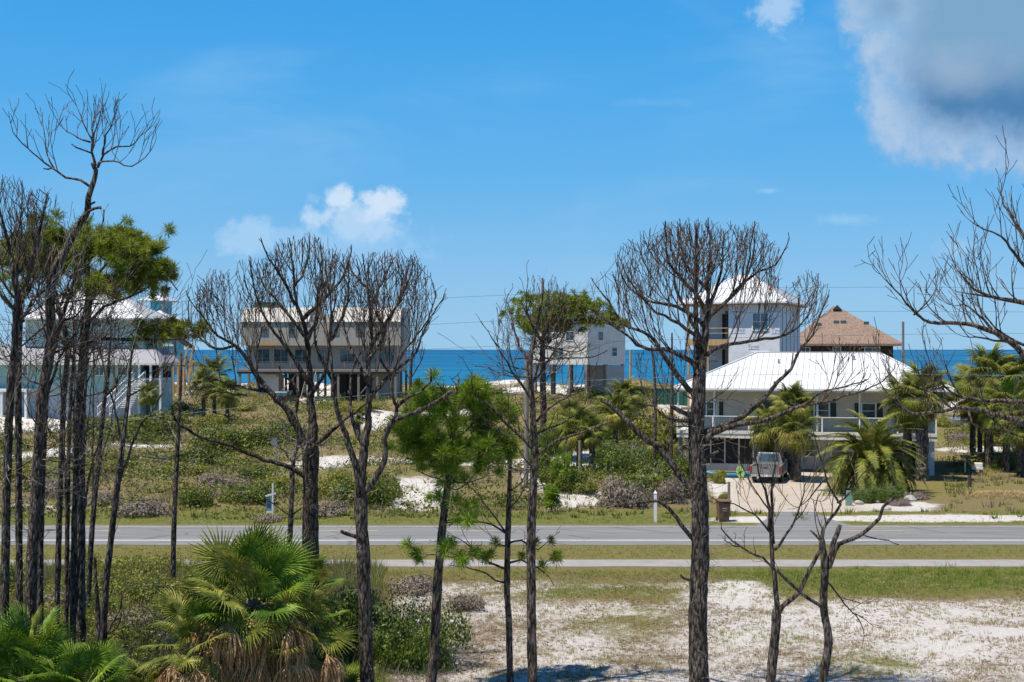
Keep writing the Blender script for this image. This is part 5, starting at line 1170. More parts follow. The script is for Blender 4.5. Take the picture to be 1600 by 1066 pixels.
# ---- green pine in the middle
root, g = pine('full bright green young pine with long needles left of centre', 34,
     [(673, 1090, 17), (674, 1064, 16), (678, 1024, 16), (685, 897, 14), (690, 836, 13), (698, 770, 11), (705, 716, 10), (708, 660, 7), (712, 620, 5), (716, 590, 4)],
     [([(700, 740), (685, 722), (665, 705), (650, 680), (647, 655)], 4, 2, .2), ([(702, 725), (680, 700), (655, 690), (630, 672)], 4, 2, -.6), ([(705, 700), (730, 690), (760, 672), (790, 655)], 4, 2, .4), ([(706, 690), (735, 665), (760, 640), (790, 620)], 4, 2, -.4),
      ([(707, 670), (690, 645), (668, 630), (650, 612)], 4, 2, .7), ([(708, 650), (725, 625), (742, 605)], 3.5, 2, -.7), ([(705, 715), (730, 720), (760, 705), (785, 690)], 4, 2, -.9), ([(709, 640), (695, 615), (685, 600)], 3, 2, -.3),
      ([(700, 745), (715, 752), (745, 748), (765, 735)], 3, 2, -.8), ([(699, 755), (685, 750), (660, 742), (635, 735)], 3, 2, .6), ([(699, 760), (712, 765), (728, 756)], 3, 2, -.3), ([(702, 725), (670, 728), (640, 715), (625, 722)], 3, 2, -.5), ([(706, 690), (700, 660), (720, 640)], 3, 2, -1.0), ([(704, 710), (690, 690), (680, 660)], 3, 2, -1.2), ([(705, 700), (720, 680), (735, 665)], 3, 2, 1.3)],
     [(712, 668, 106, 96), (650, 690, 50, 50), (772, 692, 48, 48)], shell=(215, -1, .6), seed=51, shoots=.5, maxn=60, opts=dict(L=.6, gap=.22, up=.5, lv=2), name='green_pine',
     needles=dict(n=130, ln=.37, wd=.008, mat='needle2', extra=0, max=225, spread=.75), dead=(20, 1000, 800, .05), auto=dict(n=7, y=(780, 880), L=(.4, 1.1), el=(-.3, .3), up=0, lv=1))
# ---- forked tree and its neighbour at lower right
pine('bare tree forking low into two black stems at lower right', 33,
     [(1203, 1110, 15), (1204, 1064, 15), (1212, 984, 14), (1215, 953, 15)],
     [([(1215, 956), (1213, 935), (1212, 908), (1206, 850), (1204, 812), (1202, 786), (1197, 767), (1190, 750), (1184, 720), (1180, 695)], 10, 2.5, .2), ([(1207, 850), (1208, 795), (1208, 758), (1214, 735), (1220, 705), (1222, 680)], 6, 2, .5),
      ([(1205, 818), (1199, 795), (1185, 775), (1165, 745), (1152, 715)], 4, 2, -.4), ([(1206, 835), (1180, 805), (1150, 790), (1135, 790)], 4, 2, .5), ([(1210, 860), (1235, 825), (1248, 790), (1255, 760), (1262, 738)], 5, 2, -.3),
      ([(1215, 958), (1221, 949), (1248, 923), (1263, 889), (1279, 858), (1282, 828), (1301, 801), (1309, 786), (1301, 775), (1287, 750), (1280, 723), (1271, 697), (1265, 675)], 9, 3, -.5), ([(1309, 786), (1325, 770), (1335, 745), (1345, 730)], 3.5, 2, -.7),
      ([(1287, 750), (1275, 770), (1260, 790), (1245, 800)], 3, 1.5, .5)],
     [(1200, 760, 62, 100), (1290, 740, 55, 90)], seed=61, shoots=.26, maxn=230, opts=dict(slack=.4, L=1.1, gap=.28, lv=2, tip=.007), bark='bark_dark', name='bare_tree', cat='tree', sides=12, start=.45)
pine('bare tree beside the forked one with a long branch crossing to its left, lower right', 32,
     [(1285, 1110, 14), (1286, 1064, 14), (1294, 1003, 13), (1288, 946, 12), (1288, 889, 12), (1284, 843, 9)],
     [([(1288, 890), (1294, 885), (1309, 850), (1340, 835), (1370, 809), (1374, 790), (1393, 770)], 9, 4, -.4, True), ([(1294, 885), (1302, 855), (1310, 835), (1315, 823)], 9, 7, .2, True), ([(1285, 850), (1278, 838), (1270, 830)], 5, 3, .2, True),
      ([(1289, 950), (1282, 946), (1248, 923), (1210, 889), (1187, 869), (1157, 854), (1138, 839), (1122, 820), (1121, 812)], 7, 2.5, -.7), ([(1157, 854), (1140, 848), (1125, 835)], 3, 2, -.9),
      ([(1290, 905), (1294, 908), (1313, 934), (1332, 957), (1351, 976), (1358, 1000), (1357, 1012)], 4, 1.5, .5), ([(1332, 957), (1350, 968), (1375, 985)], 2.5, 1.5, .6), ([(1313, 934), (1335, 940), (1360, 950)], 2, 1.5, .4), ([(1284, 852), (1288, 830), (1290, 815)], 5, 2, .1), ([(1340, 835), (1370, 840), (1396, 846)], 2.5, 1.5, -.5, True)],
     [(1200, 850, 90, 45), (1350, 970, 50, 50)], seed=62, shoots=.3, maxn=120, opts=dict(slack=.3, L=.6, gap=.22, lv=2, tip=.006, up=.3), bark='bark_dark', name='bare_tree', cat='tree', sides=12, start=.4)
# ---- pine standing outside the right edge, limbs reaching in
pine('bare pine outside the right edge whose long gnarled limbs reach into the picture', 30,
     [(1655, 1150, 34), (1652, 900, 32), (1648, 700, 30), (1645, 560, 26), (1645, 450, 20), (1640, 380, 14), (1636, 300, 8)],
     [([(1642, 460), (1600, 419), (1590, 408), (1575, 389), (1560, 370), (1530, 359), (1515, 352)], 8, 3, -.3), ([(1640, 420), (1610, 380), (1595, 350), (1580, 320), (1577, 300)], 8, 3, .5), ([(1640, 400), (1615, 350), (1605, 320)], 6, 3, -.4),
      ([(1646, 480), (1600, 473), (1575, 468), (1553, 464), (1526, 450), (1510, 430), (1500, 419)], 10, 3, .3), ([(1553, 464), (1530, 462), (1510, 458), (1500, 455)], 4, 2, .2),
      ([(1648, 585), (1600, 554), (1575, 535), (1553, 520), (1519, 509), (1478, 505), (1448, 504), (1429, 492), (1410, 475), (1391, 453), (1374, 432)], 12, 3, -.4), ([(1429, 492), (1440, 478), (1447, 462)], 3.5, 2.5, -.5), ([(1553, 520), (1530, 490), (1512, 475), (1500, 478)], 5, 2, .4), ([(1575, 535), (1540, 530), (1510, 528), (1497, 515)], 4, 2, -.3), ([(1600, 540), (1570, 520), (1550, 495), (1545, 475)], 5, 2, .6),
      ([(1650, 680), (1599, 662), (1573, 653), (1545, 645), (1512, 639), (1492, 637), (1464, 642), (1419, 645), (1397, 632), (1385, 622), (1366, 598)], 12, 3.5, -.5), ([(1650, 640), (1599, 628), (1559, 627), (1520, 624), (1503, 622), (1480, 605), (1462, 580), (1456, 560)], 9, 3, .3), ([(1503, 622), (1490, 600), (1480, 575), (1477, 560)], 4, 2, .2),
      ([(1545, 645), (1560, 668), (1590, 680), (1615, 690)], 5, 3, -.3), ([(1512, 639), (1518, 660), (1545, 672), (1580, 678), (1600, 684)], 4, 2, -.2), ([(1585, 662), (1578, 640), (1590, 628)], 6, 4, 0, True), ([(1464, 642), (1440, 625), (1420, 612), (1402, 590)], 3.5, 2, .5)],
     [(1575, 350, 62, 58), (1530, 430, 40, 42), (1385, 445, 24, 30), (1540, 500, 55, 32), (1450, 600, 95, 42), (1560, 690, 60, 35)], seed=71, shoots=.20, maxn=700, opts=dict(slack=.75, L=1.2, gap=.26, lv=2, tip=.007), start=.35, sides=14)

# ---- tall leaning pine at left with the high bare crown
pine('tallest bare pine at left whose leaning trunk carries a small open crown against the sky', 34,
     [(47, 1030, 18), (49, 900, 18), (55, 800, 17), (60, 700, 16), (66, 620, 16), (77, 540, 15), (81, 459, 15), (88, 418, 15), (101, 388, 13), (116, 361, 12), (131, 331, 10), (141, 309, 9), (148, 286, 8), (153, 268, 7), (150, 258, 6)],
     [([(144, 292), (128, 282), (105, 278), (83, 262), (64, 247), (41, 228), (27, 211), (25, 198)], 5, 2, -.4), ([(152, 262), (161, 241), (180, 228), (199, 228), (214, 211), (224, 198)], 4.5, 2, .4), ([(153, 262), (156, 254), (180, 254), (210, 262), (233, 249), (247, 236)], 4, 2, -.5),
      ([(150, 258), (143, 238), (143, 219), (135, 204), (124, 181), (118, 164)], 5, 2, .1), ([(143, 224), (128, 217), (109, 208), (90, 196), (84, 183)], 3.5, 2, .5), ([(144, 235), (150, 210), (160, 190), (165, 170)], 4, 2, -.4), ([(143, 215), (140, 190), (140, 170)], 3, 2, .6),
      ([(160, 243), (170, 215), (185, 195), (195, 180)], 3.5, 2, -.7), ([(83, 262), (72, 240), (66, 210), (60, 190)], 3, 2, .3), ([(146, 240), (135, 236), (122, 232), (116, 226)], 3, 2, -.2, True), ([(83, 262), (75, 265), (68, 264)], 3, 2, 0, True),
      ([(136, 325), (143, 320), (150, 317)], 4, 3, -.1, True), ([(122, 352), (140, 330), (160, 326), (164, 328)], 5, 4, -.3, True), ([(164, 328), (163, 345), (160, 358), (165, 370)], 3, 2, -.3, True),
      ([(84, 450), (65, 455), (45, 470), (25, 500), (10, 515)], 7, 3, .4), ([(80, 500), (60, 520), (35, 545), (15, 560)], 5, 2.5, -.4)],
     [(150, 218, 78, 58), (55, 225, 42, 38), (215, 240, 36, 34)], seed=81, shoots=.20, maxn=500, opts=dict(slack=.5, L=1.2, gap=.24, lv=2, tip=.007), dead=(40, 950, 560, .05), start=.3,
     auto=dict(n=15, y=(440, 760), L=(.7, 2.0), el=(-.2, .7), up=.3, lv=2))
# ---- live pine at left
pine('live pine at left with a spreading needle crown and a thick dark trunk', 38,
     [(125, 900, 17), (125, 700, 17), (127, 620, 16), (130, 560, 15), (135, 500, 13), (138, 450, 11), (128, 400, 8), (120, 370, 6)],
     [([(136, 480), (160, 445), (185, 432), (215, 428), (245, 422), (262, 430), (275, 445), (283, 455)], 8, 3, -.4), ([(134, 510), (160, 480), (195, 465), (220, 450), (240, 430)], 6, 3, .7), ([(137, 455), (170, 410), (200, 380), (225, 365)], 6, 3, -.6), ([(132, 420), (155, 385), (175, 355), (185, 340)], 6, 3, .6),
      ([(128, 400), (110, 370), (90, 350), (60, 342), (35, 350)], 5, 3, .3), ([(127, 410), (95, 385), (60, 370), (20, 375)], 5, 3, -.9), ([(126, 425), (90, 408), (45, 400), (5, 402)], 4, 3, 1.2), ([(110, 372), (80, 385), (50, 380)], 3, 2, 1.0), ([(125, 385), (140, 355), (155, 335)], 4, 3, -.5), ([(130, 410), (95, 400), (60, 395), (30, 405)], 5, 3, -.5), ([(137, 450), (200, 420), (240, 395), (262, 385)], 6, 3, .2), ([(125, 440), (90, 425), (50, 420), (15, 425)], 5, 3, .6),
      ([(133, 540), (160, 530), (200, 530), (240, 532), (275, 530), (300, 528), (318, 522)], 7, 3, -.9), ([(240, 532), (255, 515), (275, 500), (290, 492)], 3, 2, -1.0)],
     [(140, 396, 112, 44), (50, 408, 74, 44), (236, 428, 42, 30), (275, 522, 60, 22), (190, 445, 55, 18)], shell=(330, -.25, .45), seed=91, shoots=.5, maxn=120, opts=dict(L=.7, gap=.26, lv=2, up=.5), name='green_pine', start=.35,
     needles=dict(n=130, ln=.33, wd=.009, mat='needle', extra=0, max=480, where=lambda p: ((P(0, 338, 38).z > p.z > P(0, 462, 38).z) and p.x < P(276, 0, 38).x) or (p.x > P(215, 0, 38).x and p.x < P(320, 0, 38).x and P(0, 545, 38).z < p.z < P(0, 500, 38).z)), auto=dict(n=17, y=(440, 720), L=(.8, 2.4), el=(-.3, .6), up=.2))
# ---- other trunks of the left group
LB = [('leftmost bare pine of the left group, cut by the picture edge', 33, [(6, 1010, 13), (9, 820, 13), (16, 620, 13), (20, 560, 12), (25, 470, 10), (22, 430, 8), (12, 385, 6), (4, 340, 4)], [(15, 360, 50, 95), (0, 430, 45, 90), (50, 430, 55, 80)], 5),
      ('bare pine second from the left with a dense twiggy top below the tall open crown', 35, [(31, 1000, 11), (30, 820, 11), (28, 620, 11), (27, 560, 10), (32, 480, 9), (45, 430, 7), (60, 380, 6), (70, 335, 4), (70, 300, 3)], [(65, 360, 52, 72), (30, 400, 60, 85)], 7),
      ('thin bare pine leaning against the base of the tallest left pine', 35.5, [(63, 1000, 10), (64, 820, 10), (72, 620, 9), (80, 560, 8), (98, 500, 7), (112, 450, 5), (118, 420, 3)], [(105, 450, 60, 60)], 9),
      ('crooked thin bare pine between the tallest and the live pine at left', 39, [(88, 935, 9), (92, 820, 9), (100, 620, 9), (104, 545, 8), (92, 480, 7), (78, 420, 5), (70, 380, 3)], [(80, 430, 60, 70)], 10),
      ('very thin bare pine just left of the live pine trunk', 37, [(103, 985, 8), (105, 820, 7), (110, 640, 6), (114, 560, 5), (116, 500, 3)], [(115, 540, 50, 60)], 11),
      ('slender bare pine touching the live pine trunk on its left', 36, [(113, 1000, 10), (116, 820, 9), (122, 640, 8), (128, 560, 6), (140, 500, 4)], [(140, 520, 50, 60)], 12),
      ('slender bare sapling right of the live pine, in front of the mint house', 42, [(136, 900, 8), (145, 820, 8), (163, 620, 7), (170, 560, 4), (176, 505, 2.5)], [(170, 560, 55, 75)], 13),
      ('charred sapling rising from the palmetto thicket at lower left', 33, [(163, 1080, 13), (161, 1020, 12), (168, 900, 10), (182, 770, 9), (192, 700, 8), (200, 620, 6), (207, 560, 4), (213, 510, 2.5)], [(215, 570, 70, 75)], 14)]
for i, (lab, D, tr, el, sd) in enumerate(LB):
    rr = random.Random(sd); lim = []
    for q in range(5):
        a = tr[-(2 + q % 4)]; sgn = 1 if q % 2 else -1; e = el[q % len(el)]; x1 = e[0] + sgn * e[2] * rr.uniform(.5, .9); y1 = e[1] - e[3] * rr.uniform(.0, .8); lim.append(([(a[0], a[1]), ((a[0] * 2 + x1) / 3, (a[1] + y1) / 2 + 20), ((a[0] + 2 * x1) / 3, (a[1] + 2 * y1) / 3 + 8), (x1, y1)], a[2] * .6, 2, rr.uniform(-1, 1)))
    pine(lab, D, tr, lim, el, seed=100 + sd, shoots=.24, maxn=260 if i < 2 else 110, opts=dict(L=1.5, gap=.28, lv=3 if i < 2 else 2, tip=.007), bark='bark_dark', sides=10, group='bare pines of the left group', start=.2, grow_from_trunk=(520,),
         auto=dict(n=12 if i not in (4, 5) else 7, y=(440, 850), L=(.5, 1.9), el=(-.2, .7), up=.25, lv=2, mat='twig' if i % 2 else 'deadtwig', r=.016), dead=(14, 950, 600, .06))
pine('thin dead pine standing alone between the charred sapling and the fan palm', 47,
     [(270, 912, 9), (272, 820, 8), (277, 700, 7), (283, 600, 5), (284, 550, 2.5)], [([(272, 690), (255, 670), (240, 655), (232, 640)], 2, 1.5, .2), ([(274, 712), (250, 716), (225, 712), (200, 706)], 2.5, 1.5, -.6), ([(274, 712), (300, 708), (318, 700), (330, 690)], 2.5, 1.5, .6)],
     [(280, 600, 35, 80)], seed=131, shoots=.3, maxn=60, opts=dict(L=.9, lv=1, tip=.006), sides=10, auto=dict(n=14, y=(570, 740), L=(.6, 1.6), el=(-.2, .4), mat='deadtwig', up=.3, lv=1, r=.014))
pine('small dead pine between the fan palm and the thick leaning-stem pine', 41,
     [(447, 930, 9), (452, 860, 9), (455, 800, 8), (457, 730, 7), (465, 690, 5), (462, 650, 2.5)], [([(456, 812), (440, 795), (420, 780), (412, 775)], 2.5, 1.5, -.3, True), ([(457, 805), (470, 795), (486, 785)], 3, 2, .2, True), ([(458, 720), (475, 705), (480, 690), (477, 670)], 3, 1.5, .3), ([(460, 725), (440, 700), (430, 680)], 3, 1.5, -.3)],
     [(460, 680, 40, 60)], seed=132, shoots=.3, maxn=60, opts=dict(L=.8, lv=1, tip=.006), sides=10, auto=dict(n=9, y=(660, 800), L=(.4, 1.0), el=(-.1, .5), mat='deadtwig', lv=1, r=.014))
pine('burnt stub with two charred stems in the palmetto thicket at lower left', 33.5, [(156, 1090, 12), (155, 1000, 9), (151, 930, 7), (147, 872, 4)], [([(158, 1010), (175, 975), (190, 950), (196, 925)], 4, 1.5, -.2, True), ([(157, 990), (180, 985), (186, 960), (184, 930)], 3, 1.5, .3, True)], (), seed=133, sides=8, bark='bark_dark', name='charred_stump', cat='stump')

# ---- flat topped pine far behind the centre
pine('flat topped green pine leaning right over the grey piling house', 125,
     [(849, 668, 11), (849, 640, 10), (848, 580, 9), (849, 530, 8), (858, 500, 6), (868, 478, 4)],
     [([(849, 545), (835, 510), (820, 485), (815, 470)], 4, 2, .5), ([(850, 530), (862, 500), (880, 485), (905, 478)], 5, 2, -.6), ([(852, 520), (880, 505), (915, 500), (945, 505), (960, 510)], 4, 2, .8), ([(849, 540), (870, 545), (900, 550), (920, 538)], 3, 2, -.8), ([(848, 560), (880, 560), (925, 558), (950, 548)], 3, 2, .5), ([(850, 528), (838, 495), (845, 470)], 4, 2, -.8), ([(855, 505), (875, 480), (890, 470)], 4, 2, 1), ([(849, 565), (830, 560), (810, 545), (805, 530)], 2.5, 1.5, .3), ([(850, 530), (825, 520), (818, 505)], 3, 1.5, -.5)],
     [(858, 472, 58, 14), (905, 486, 58, 18), (950, 506, 42, 16), (835, 505, 22, 8)], shell=(330, .05, .45), seed=141, shoots=1.0, maxn=80, opts=dict(L=1.8, gap=.5, lv=2, tip=.02, wig=.12), name='green_pine', sides=8, start=.3,
     needles=dict(n=34, ln=.62, wd=.035, mat='needle', extra=0, max=400, where=lambda p: P(0, 455, 125).z > p.z > P(0, 518, 125).z), auto=dict(n=22, y=(505, 600), L=(1.5, 5), el=(-.1, .8), r=.05, up=.1))
# bare little trees behind the centre right
for i, (x, D, y0, y1, lab) in enumerate(((1022, 95, 690, 540, 'small dark bare tree against the sea left of the big pine'), (1048, 92, 690, 520, 'thin bare tree just left of the big pine trunk against the sea'), (640, 125, 620, 530, 'crooked dead tree against the sea right of the beige piling house'))):
    pine(lab, D, [(x, y0, 6), (x + 2, (y0 + y1) // 2, 5), (x - 4 + 6 * i, y1, 2.5)], [([(x + 2, (y0 + y1) // 2 + 20), (x - 18, (y0 + y1) // 2 - 10), (x - 28, y1 + 20)], 3, 1.5, .5), ([(x + 2, (y0 + y1) // 2 + 15), (x + 18, (y0 + y1) // 2 - 10), (x + 24, y1 + 15)], 3, 1.5, -.5)],
         [(x, y1 + 35, 34, 45)], seed=150 + i, shoots=.5, maxn=60, opts=dict(L=2.0, gap=.5, lv=2, tip=.017), sides=6, name='bare_tree', cat='tree')

# ================================================================== palms, shrubs, undergrowth
def fan_leaf(seed, Rl=.85, Lp=.75, n=38, spread=148, droop=.35, stiff=.5):
    rng = random.Random(seed); mb = MB()
    a, b_ = Vector((0, 0, 0)), Vector((Lp, 0, -.04))
    mb.tube([a, Vector((Lp * .5, 0, .05)), b_], [.022, .016, .012], 4)
    for i in range(n):
        u = i / (n - 1) * 2 - 1; ang = R(u * spread + rng.uniform(-2, 2)); L = Rl * (1 - .28 * abs(u) ** 1.5) * rng.uniform(.88, 1.08)
        d = Vector((math.cos(ang), math.sin(ang), 0)); s = Vector((-d.y, d.x, 0)); w_ = .0225 * Rl / .85; fold = .5; dr = droop * rng.uniform(.6, 1.6); k = len(mb.v); base = b_ + Vector((.12 * (1 - abs(u)), 0, 0))
        bend = .30 * math.cos(ang) if math.cos(ang) > 0 else .15 * math.cos(ang)
        for t, wf in ((.02, .2), (.33, 1.15), (.7, .8), (1.0, 0)):
            p = base + d * (L * t * (1 - .12 * t * t * dr)) + Vector((0, 0, .10 * math.sin(math.pi * t) - (dr * .9 * max(0, t - stiff) ** 1.5 * 2 + bend * .35 * t) * L - .12 * abs(u) * t * L * .3))
            h = w_ * wf; mb.v += [tuple(p - s * h + Vector((0, 0, -h * fold))), tuple(p + Vector((0, 0, h * fold))), tuple(p + s * h + Vector((0, 0, -h * fold)))]
        for r_ in range(3):
            q = k + 3 * r_; mb.f += [(q, q+1, q+4, q+3), (q+1, q+2, q+5, q+4)]
    me = bpy.data.meshes.new('frond'); me.from_pydata(mb.v, [], mb.f); me.update(); return me
def dead_leaf(seed, Rl=.7, Lp=.5, n=22):
    rng = random.Random(seed); mb = MB(); mb.tube([(0, 0, 0), (Lp, 0, 0)], [.02, .012], 4)
    for i in range(n):
        u = i / (n - 1) * 2 - 1; L = Rl * rng.uniform(.7, 1.1); k = len(mb.v); off = Vector((rng.uniform(-.05, .05), u * .12, rng.uniform(-.06, .06))); w_ = .022
        for t, wf in ((0, .3), (.4, 1), (.8, .8), (1, 0)):
            p = Vector((Lp, 0, 0)) + off * (1 + 1.4 * t) + Vector((L * t, math.sin(t * 5 + i) * .03, rng.uniform(-.02, .02) + .08 * math.sin(t * 3 + i))); h = w_ * wf
            mb.v += [tuple(p + Vector((0, -h, 0))), tuple(p + Vector((0, 0, h * .6))), tuple(p + Vector((0, h, 0)))]
        for r_ in range(3): q = k + 3 * r_; mb.f += [(q, q+1, q+4, q+3), (q+1, q+2, q+5, q+4)]
    me = bpy.data.meshes.new('dead_frond'); me.from_pydata(mb.v, [], mb.f); me.update(); return me
def variants(fn, cnt, mat, **kw):
    out_ = []
    for i in range(cnt): me = fn(i + 1, **kw); me.materials.append(M[mat]); out_.append(me)
    return out_
FAN = variants(fan_leaf, 4, 'palm'); FANB = variants(fan_leaf, 3, 'palm_fresh', droop=.2, n=30); FANY = variants(fan_leaf, 2, 'palm_yellow', droop=.7); DEAD = variants(dead_leaf, 3, 'palm_dead', n=30)
def dead_arch(seed, Rl=.95, n=44):
    rng = random.Random(seed); mb = MB(); mb.tube([(0, 0, 0), (.45, 0, .16), (.95, 0, .05), (1.12, 0, -.22)], [.026, .02, .015, .012], 4)
    for i in range(n):
        u = i / (n - 1) * 2 - 1; L = Rl * rng.uniform(.6, 1.1); k = len(mb.v); w_ = .024; o = Vector((rng.uniform(-.1, .14), u * .10, 0)); cx, cy = rng.uniform(-.12, .2), u * .32 + rng.uniform(-.06, .06)
        for t, wf in ((0, .4), (.35, 1), (.7, .9), (1, 0)):
            p = Vector((1.12, 0, -.2)) + o * min(1, t * 3) + Vector((cx * t + .03 * math.sin(t * 7 + i), cy * math.sin(t * 1.6), .05 * math.sin(t * 3) - L * t)); h = w_ * wf; a = rng.uniform(0, 3.1)
            s = Vector((math.cos(a), math.sin(a), 0)) * h; mb.v += [tuple(p - s), tuple(p + Vector((s.y, -s.x, 0)) * .5), tuple(p + s)]
        for r_ in range(3): q = k + 3 * r_; mb.f += [(q, q+1, q+4, q+3), (q+1, q+2, q+5, q+4)]
    me = bpy.data.meshes.new('dead_frond'); me.from_pydata(mb.v, [], mb.f); me.update(); return me
DEADA = variants(dead_arch, 3, 'palm_dead')
FANS = variants(fan_leaf, 5, 'palm', droop=.13, Lp=1.05, n=42, spread=158, stiff=.7) + variants(fan_leaf, 2, 'palm_fresh', droop=.10, Lp=1.0, n=42, spread=160, stiff=.7)
def inst(name, me, parent, loc, az, el, roll=0, s=1.0, label=None):
    o = bpy.data.objects.new(name, me); COL.objects.link(o); o.parent = parent; o.location = loc; o.rotation_euler = (roll, -el, az); o.scale = (s, s, s)
    if label: o['label'] = label
    return o
def sabal(label, base, h, crown_r, seed, nf=26, fans=None, yellow=2, dead=5, group=None, tr=.17, lean=(0, 0), trunk=True, up=(-.75, 1.35), name='cabbage_palm', deadlen=1.0, trunkmat='palm_trunk', skirt=0, rollr=.5):
    rng = random.Random(seed); root = empty(name, base, 0, label, 'palm', group); s = crown_r / 1.45; fans = fans or FAN; top = Vector((lean[0], lean[1], h))
    if trunk:
        pts = [(Vector((0, 0, -.2)).lerp(top, t) + Vector((0, 0, 0)), tr * (1.15 - .25 * t)) for t in np.linspace(0, 1, max(6, int(h / .12)))]
        t_ = trunk_mesh(pts, rng, 12, .16); t_.build('trunk', M[trunkmat], root, False)
        bt = MB()      # boots: crossing leaf bases
        for i in range(int(h * 14)):
            z = h * (i + 1) / int(h * 14 + 1); a = i * 2.4; c = top * (z / max(h, .01)); rr = tr * (1.1 - .2 * z / h); p = Vector((c.x + math.cos(a) * rr * .9, c.y + math.sin(a) * rr * .9, z)); side = Vector((-math.sin(a), math.cos(a), 0))
            e = p + Vector((math.cos(a) * .09, math.sin(a) * .09, .16)); bt.poly(p - side * .06, p + side * .06, e + side * .02, e - side * .02)
        if h > 1: tag(bt.build('leaf_bases', M[trunkmat], root), kind='stuff')
    for i in range(nf):
        f = (i + .5) / nf; el = up[1] - (up[1] - up[0]) * f ** .85 + rng.uniform(-.12, .12); az = i * 2.39996 + rng.uniform(-.25, .25)
        inst('frond', rng.choice(fans), root, top + Vector((math.cos(az) * .05, math.sin(az) * .05, -.25 * f)), az, el, rng.uniform(-rollr, rollr), s * rng.uniform(.85, 1.1))
    for i in range(yellow): inst('frond', rng.choice(FANY), root, top + Vector((0, 0, -.3)), rng.uniform(3.6, 5.8), rng.uniform(-.7, .1), rng.uniform(-.4, .4), s * .95, 'yellowing frond')
    for i in range(dead): inst('dead_frond', rng.choice(DEAD), root, top + Vector((rng.uniform(-.5, .5) * skirt, -rng.uniform(.1, .75) * skirt, -.3 - .25 * skirt)), *( (lambda a_: (a_, rng.uniform(-1.5, -1.1)))(rng.uniform(-3.0, .1) if skirt and rng.random() < .8 else rng.uniform(0, 6.28))), rng.uniform(-1, 1), s * deadlen * rng.uniform(.8, 1.15), 'brown dry hanging frond')
    for i in range(int(skirt * 9)): inst('dead_frond', DEADA[i % 3], root, top + Vector((0, 0, -.25)), -2.9 + 2.75 * (i + rng.uniform(.2, .8)) / (skirt * 9), rng.uniform(-.25, .1), 0, s * rng.uniform(.95, 1.3), 'brown dry frond hanging down')
    return root
# near fan palms
def at(x, y, D): return P(x, y, D)
def sab_px(label, x, ytop, D, rpx, seed, **kw):
    b = on_ground(x, D); top = P(x, ytop, D); return sabal(label, b, top.z - b.z, rpx * D / FPX, seed, **kw)
sab_px('large fan palm with its upper fronds highest in front of the road', 392, 935, 31.5, 93, 1, nf=24, yellow=5, dead=14, group='fan palms in the foreground', up=(-.25, 1.5), deadlen=1.3, fans=FANS, skirt=1, rollr=1.1)
sab_px('fan palm with brown hanging fronds at the right side of the foreground clump', 458, 990, 31.6, 72, 2, nf=18, yellow=5, dead=18, group='fan palms in the foreground', up=(-.2, 1.3), deadlen=1.35, fans=FANS, skirt=1, rollr=1.1)
sab_px('fan palm leaning out at the left side of the foreground clump', 322, 1000, 31.0, 74, 3, nf=18, yellow=5, dead=16, group='fan palms in the foreground', up=(-.2, 1.3), deadlen=1.25, fans=FANS, skirt=1, rollr=1.1)
sab_px('fan palm at the right back of the foreground clump behind the leaning-stem pine', 480, 915, 35.0, 50, 4, nf=18, yellow=5, dead=3, group='fan palms in the foreground', fans=FANS, rollr=1.0)
sab_px('bushy fan palm filling the bottom left corner', 40, 1062, 29.5, 88, 5, rollr=1.0, nf=34, fans=FANS[5:] + FANS[:1], yellow=4, dead=1, group='fan palms in the foreground', up=(-.4, 1.45))
sab_px('low fan palm with yellow green fronds at the bottom edge, right of the corner palm', 128, 1075, 29.0, 72, 6, rollr=1.0, nf=20, fans=FANS[5:], yellow=9, dead=1, group='fan palms in the foreground', up=(-.3, 1.3))
# palms by the white roofed house
sab_px('cabbage palm with the highest round head behind the pickup truck', 1238, 632, 88.5, 36, 11, nf=30, yellow=3, dead=3, group='cabbage palms by the white roofed house', tr=.24, up=(-1.0, 1.45))
sab_px('cabbage palm with a low bushy head left of the pickup truck', 1205, 662, 89.5, 42, 12, nf=30, yellow=4, dead=4, group='cabbage palms by the white roofed house', tr=.2, up=(-1.2, 1.3))
sab_px('cabbage palm with a drooping head and bare trunk right of the pickup truck', 1246, 668, 87.3, 38, 13, nf=26, yellow=6, dead=4, group='cabbage palms by the white roofed house', tr=.22, up=(-1.3, 1.2))
sab_px('thick trunked cabbage palm in front of the balcony corner', 1441, 610, 88.0, 46, 14, nf=36, yellow=1, dead=10, group='cabbage palms by the white roofed house', tr=.38, up=(-1.35, 1.4))
sab_px('slimmer cabbage palm just left of the thick one at the balcony corner', 1418, 622, 89.0, 44, 15, nf=32, yellow=1, dead=10, group='cabbage palms by the white roofed house', tr=.28, up=(-1.35, 1.3))
# palms at the right edge
for i, (x, yt, D, r_, tr, lab) in enumerate(((1545, 585, 97, 52, .2, 'tall cabbage palm with the biggest shaggy head at right, left one of the edge group'), (1598, 590, 96, 46, .2, 'cabbage palm cut by the right picture edge, upper one'), (1520, 615, 101, 44, .2, 'cabbage palm with a head hanging over the shelter roof'),
                                              (1572, 632, 94, 46, .22, 'bright cabbage palm in the middle of the right edge group'), (1605, 655, 90, 44, .2, 'low cabbage palm cut by the right picture edge'), (1548, 640, 103, 38, .2, 'cabbage palm behind the shelter posts'))):
    sab_px(lab, x, yt, D, r_, 20 + i, nf=32, yellow=3 if i == 3 else 1, dead=9, group='cabbage palms at the right edge', up=(-1.3, 1.4), tr=tr, fans=FANB + FAN if i in (3, 4) else FAN)
p = on_ground(1594, 90.5); mb = MB(); trunk_mesh([(Vector((0, 0, z)), .24) for z in np.linspace(-.2, 3.6, 26)], random.Random(8), 12, .14).build('palm_trunk', M['palm_trunk']).location = p
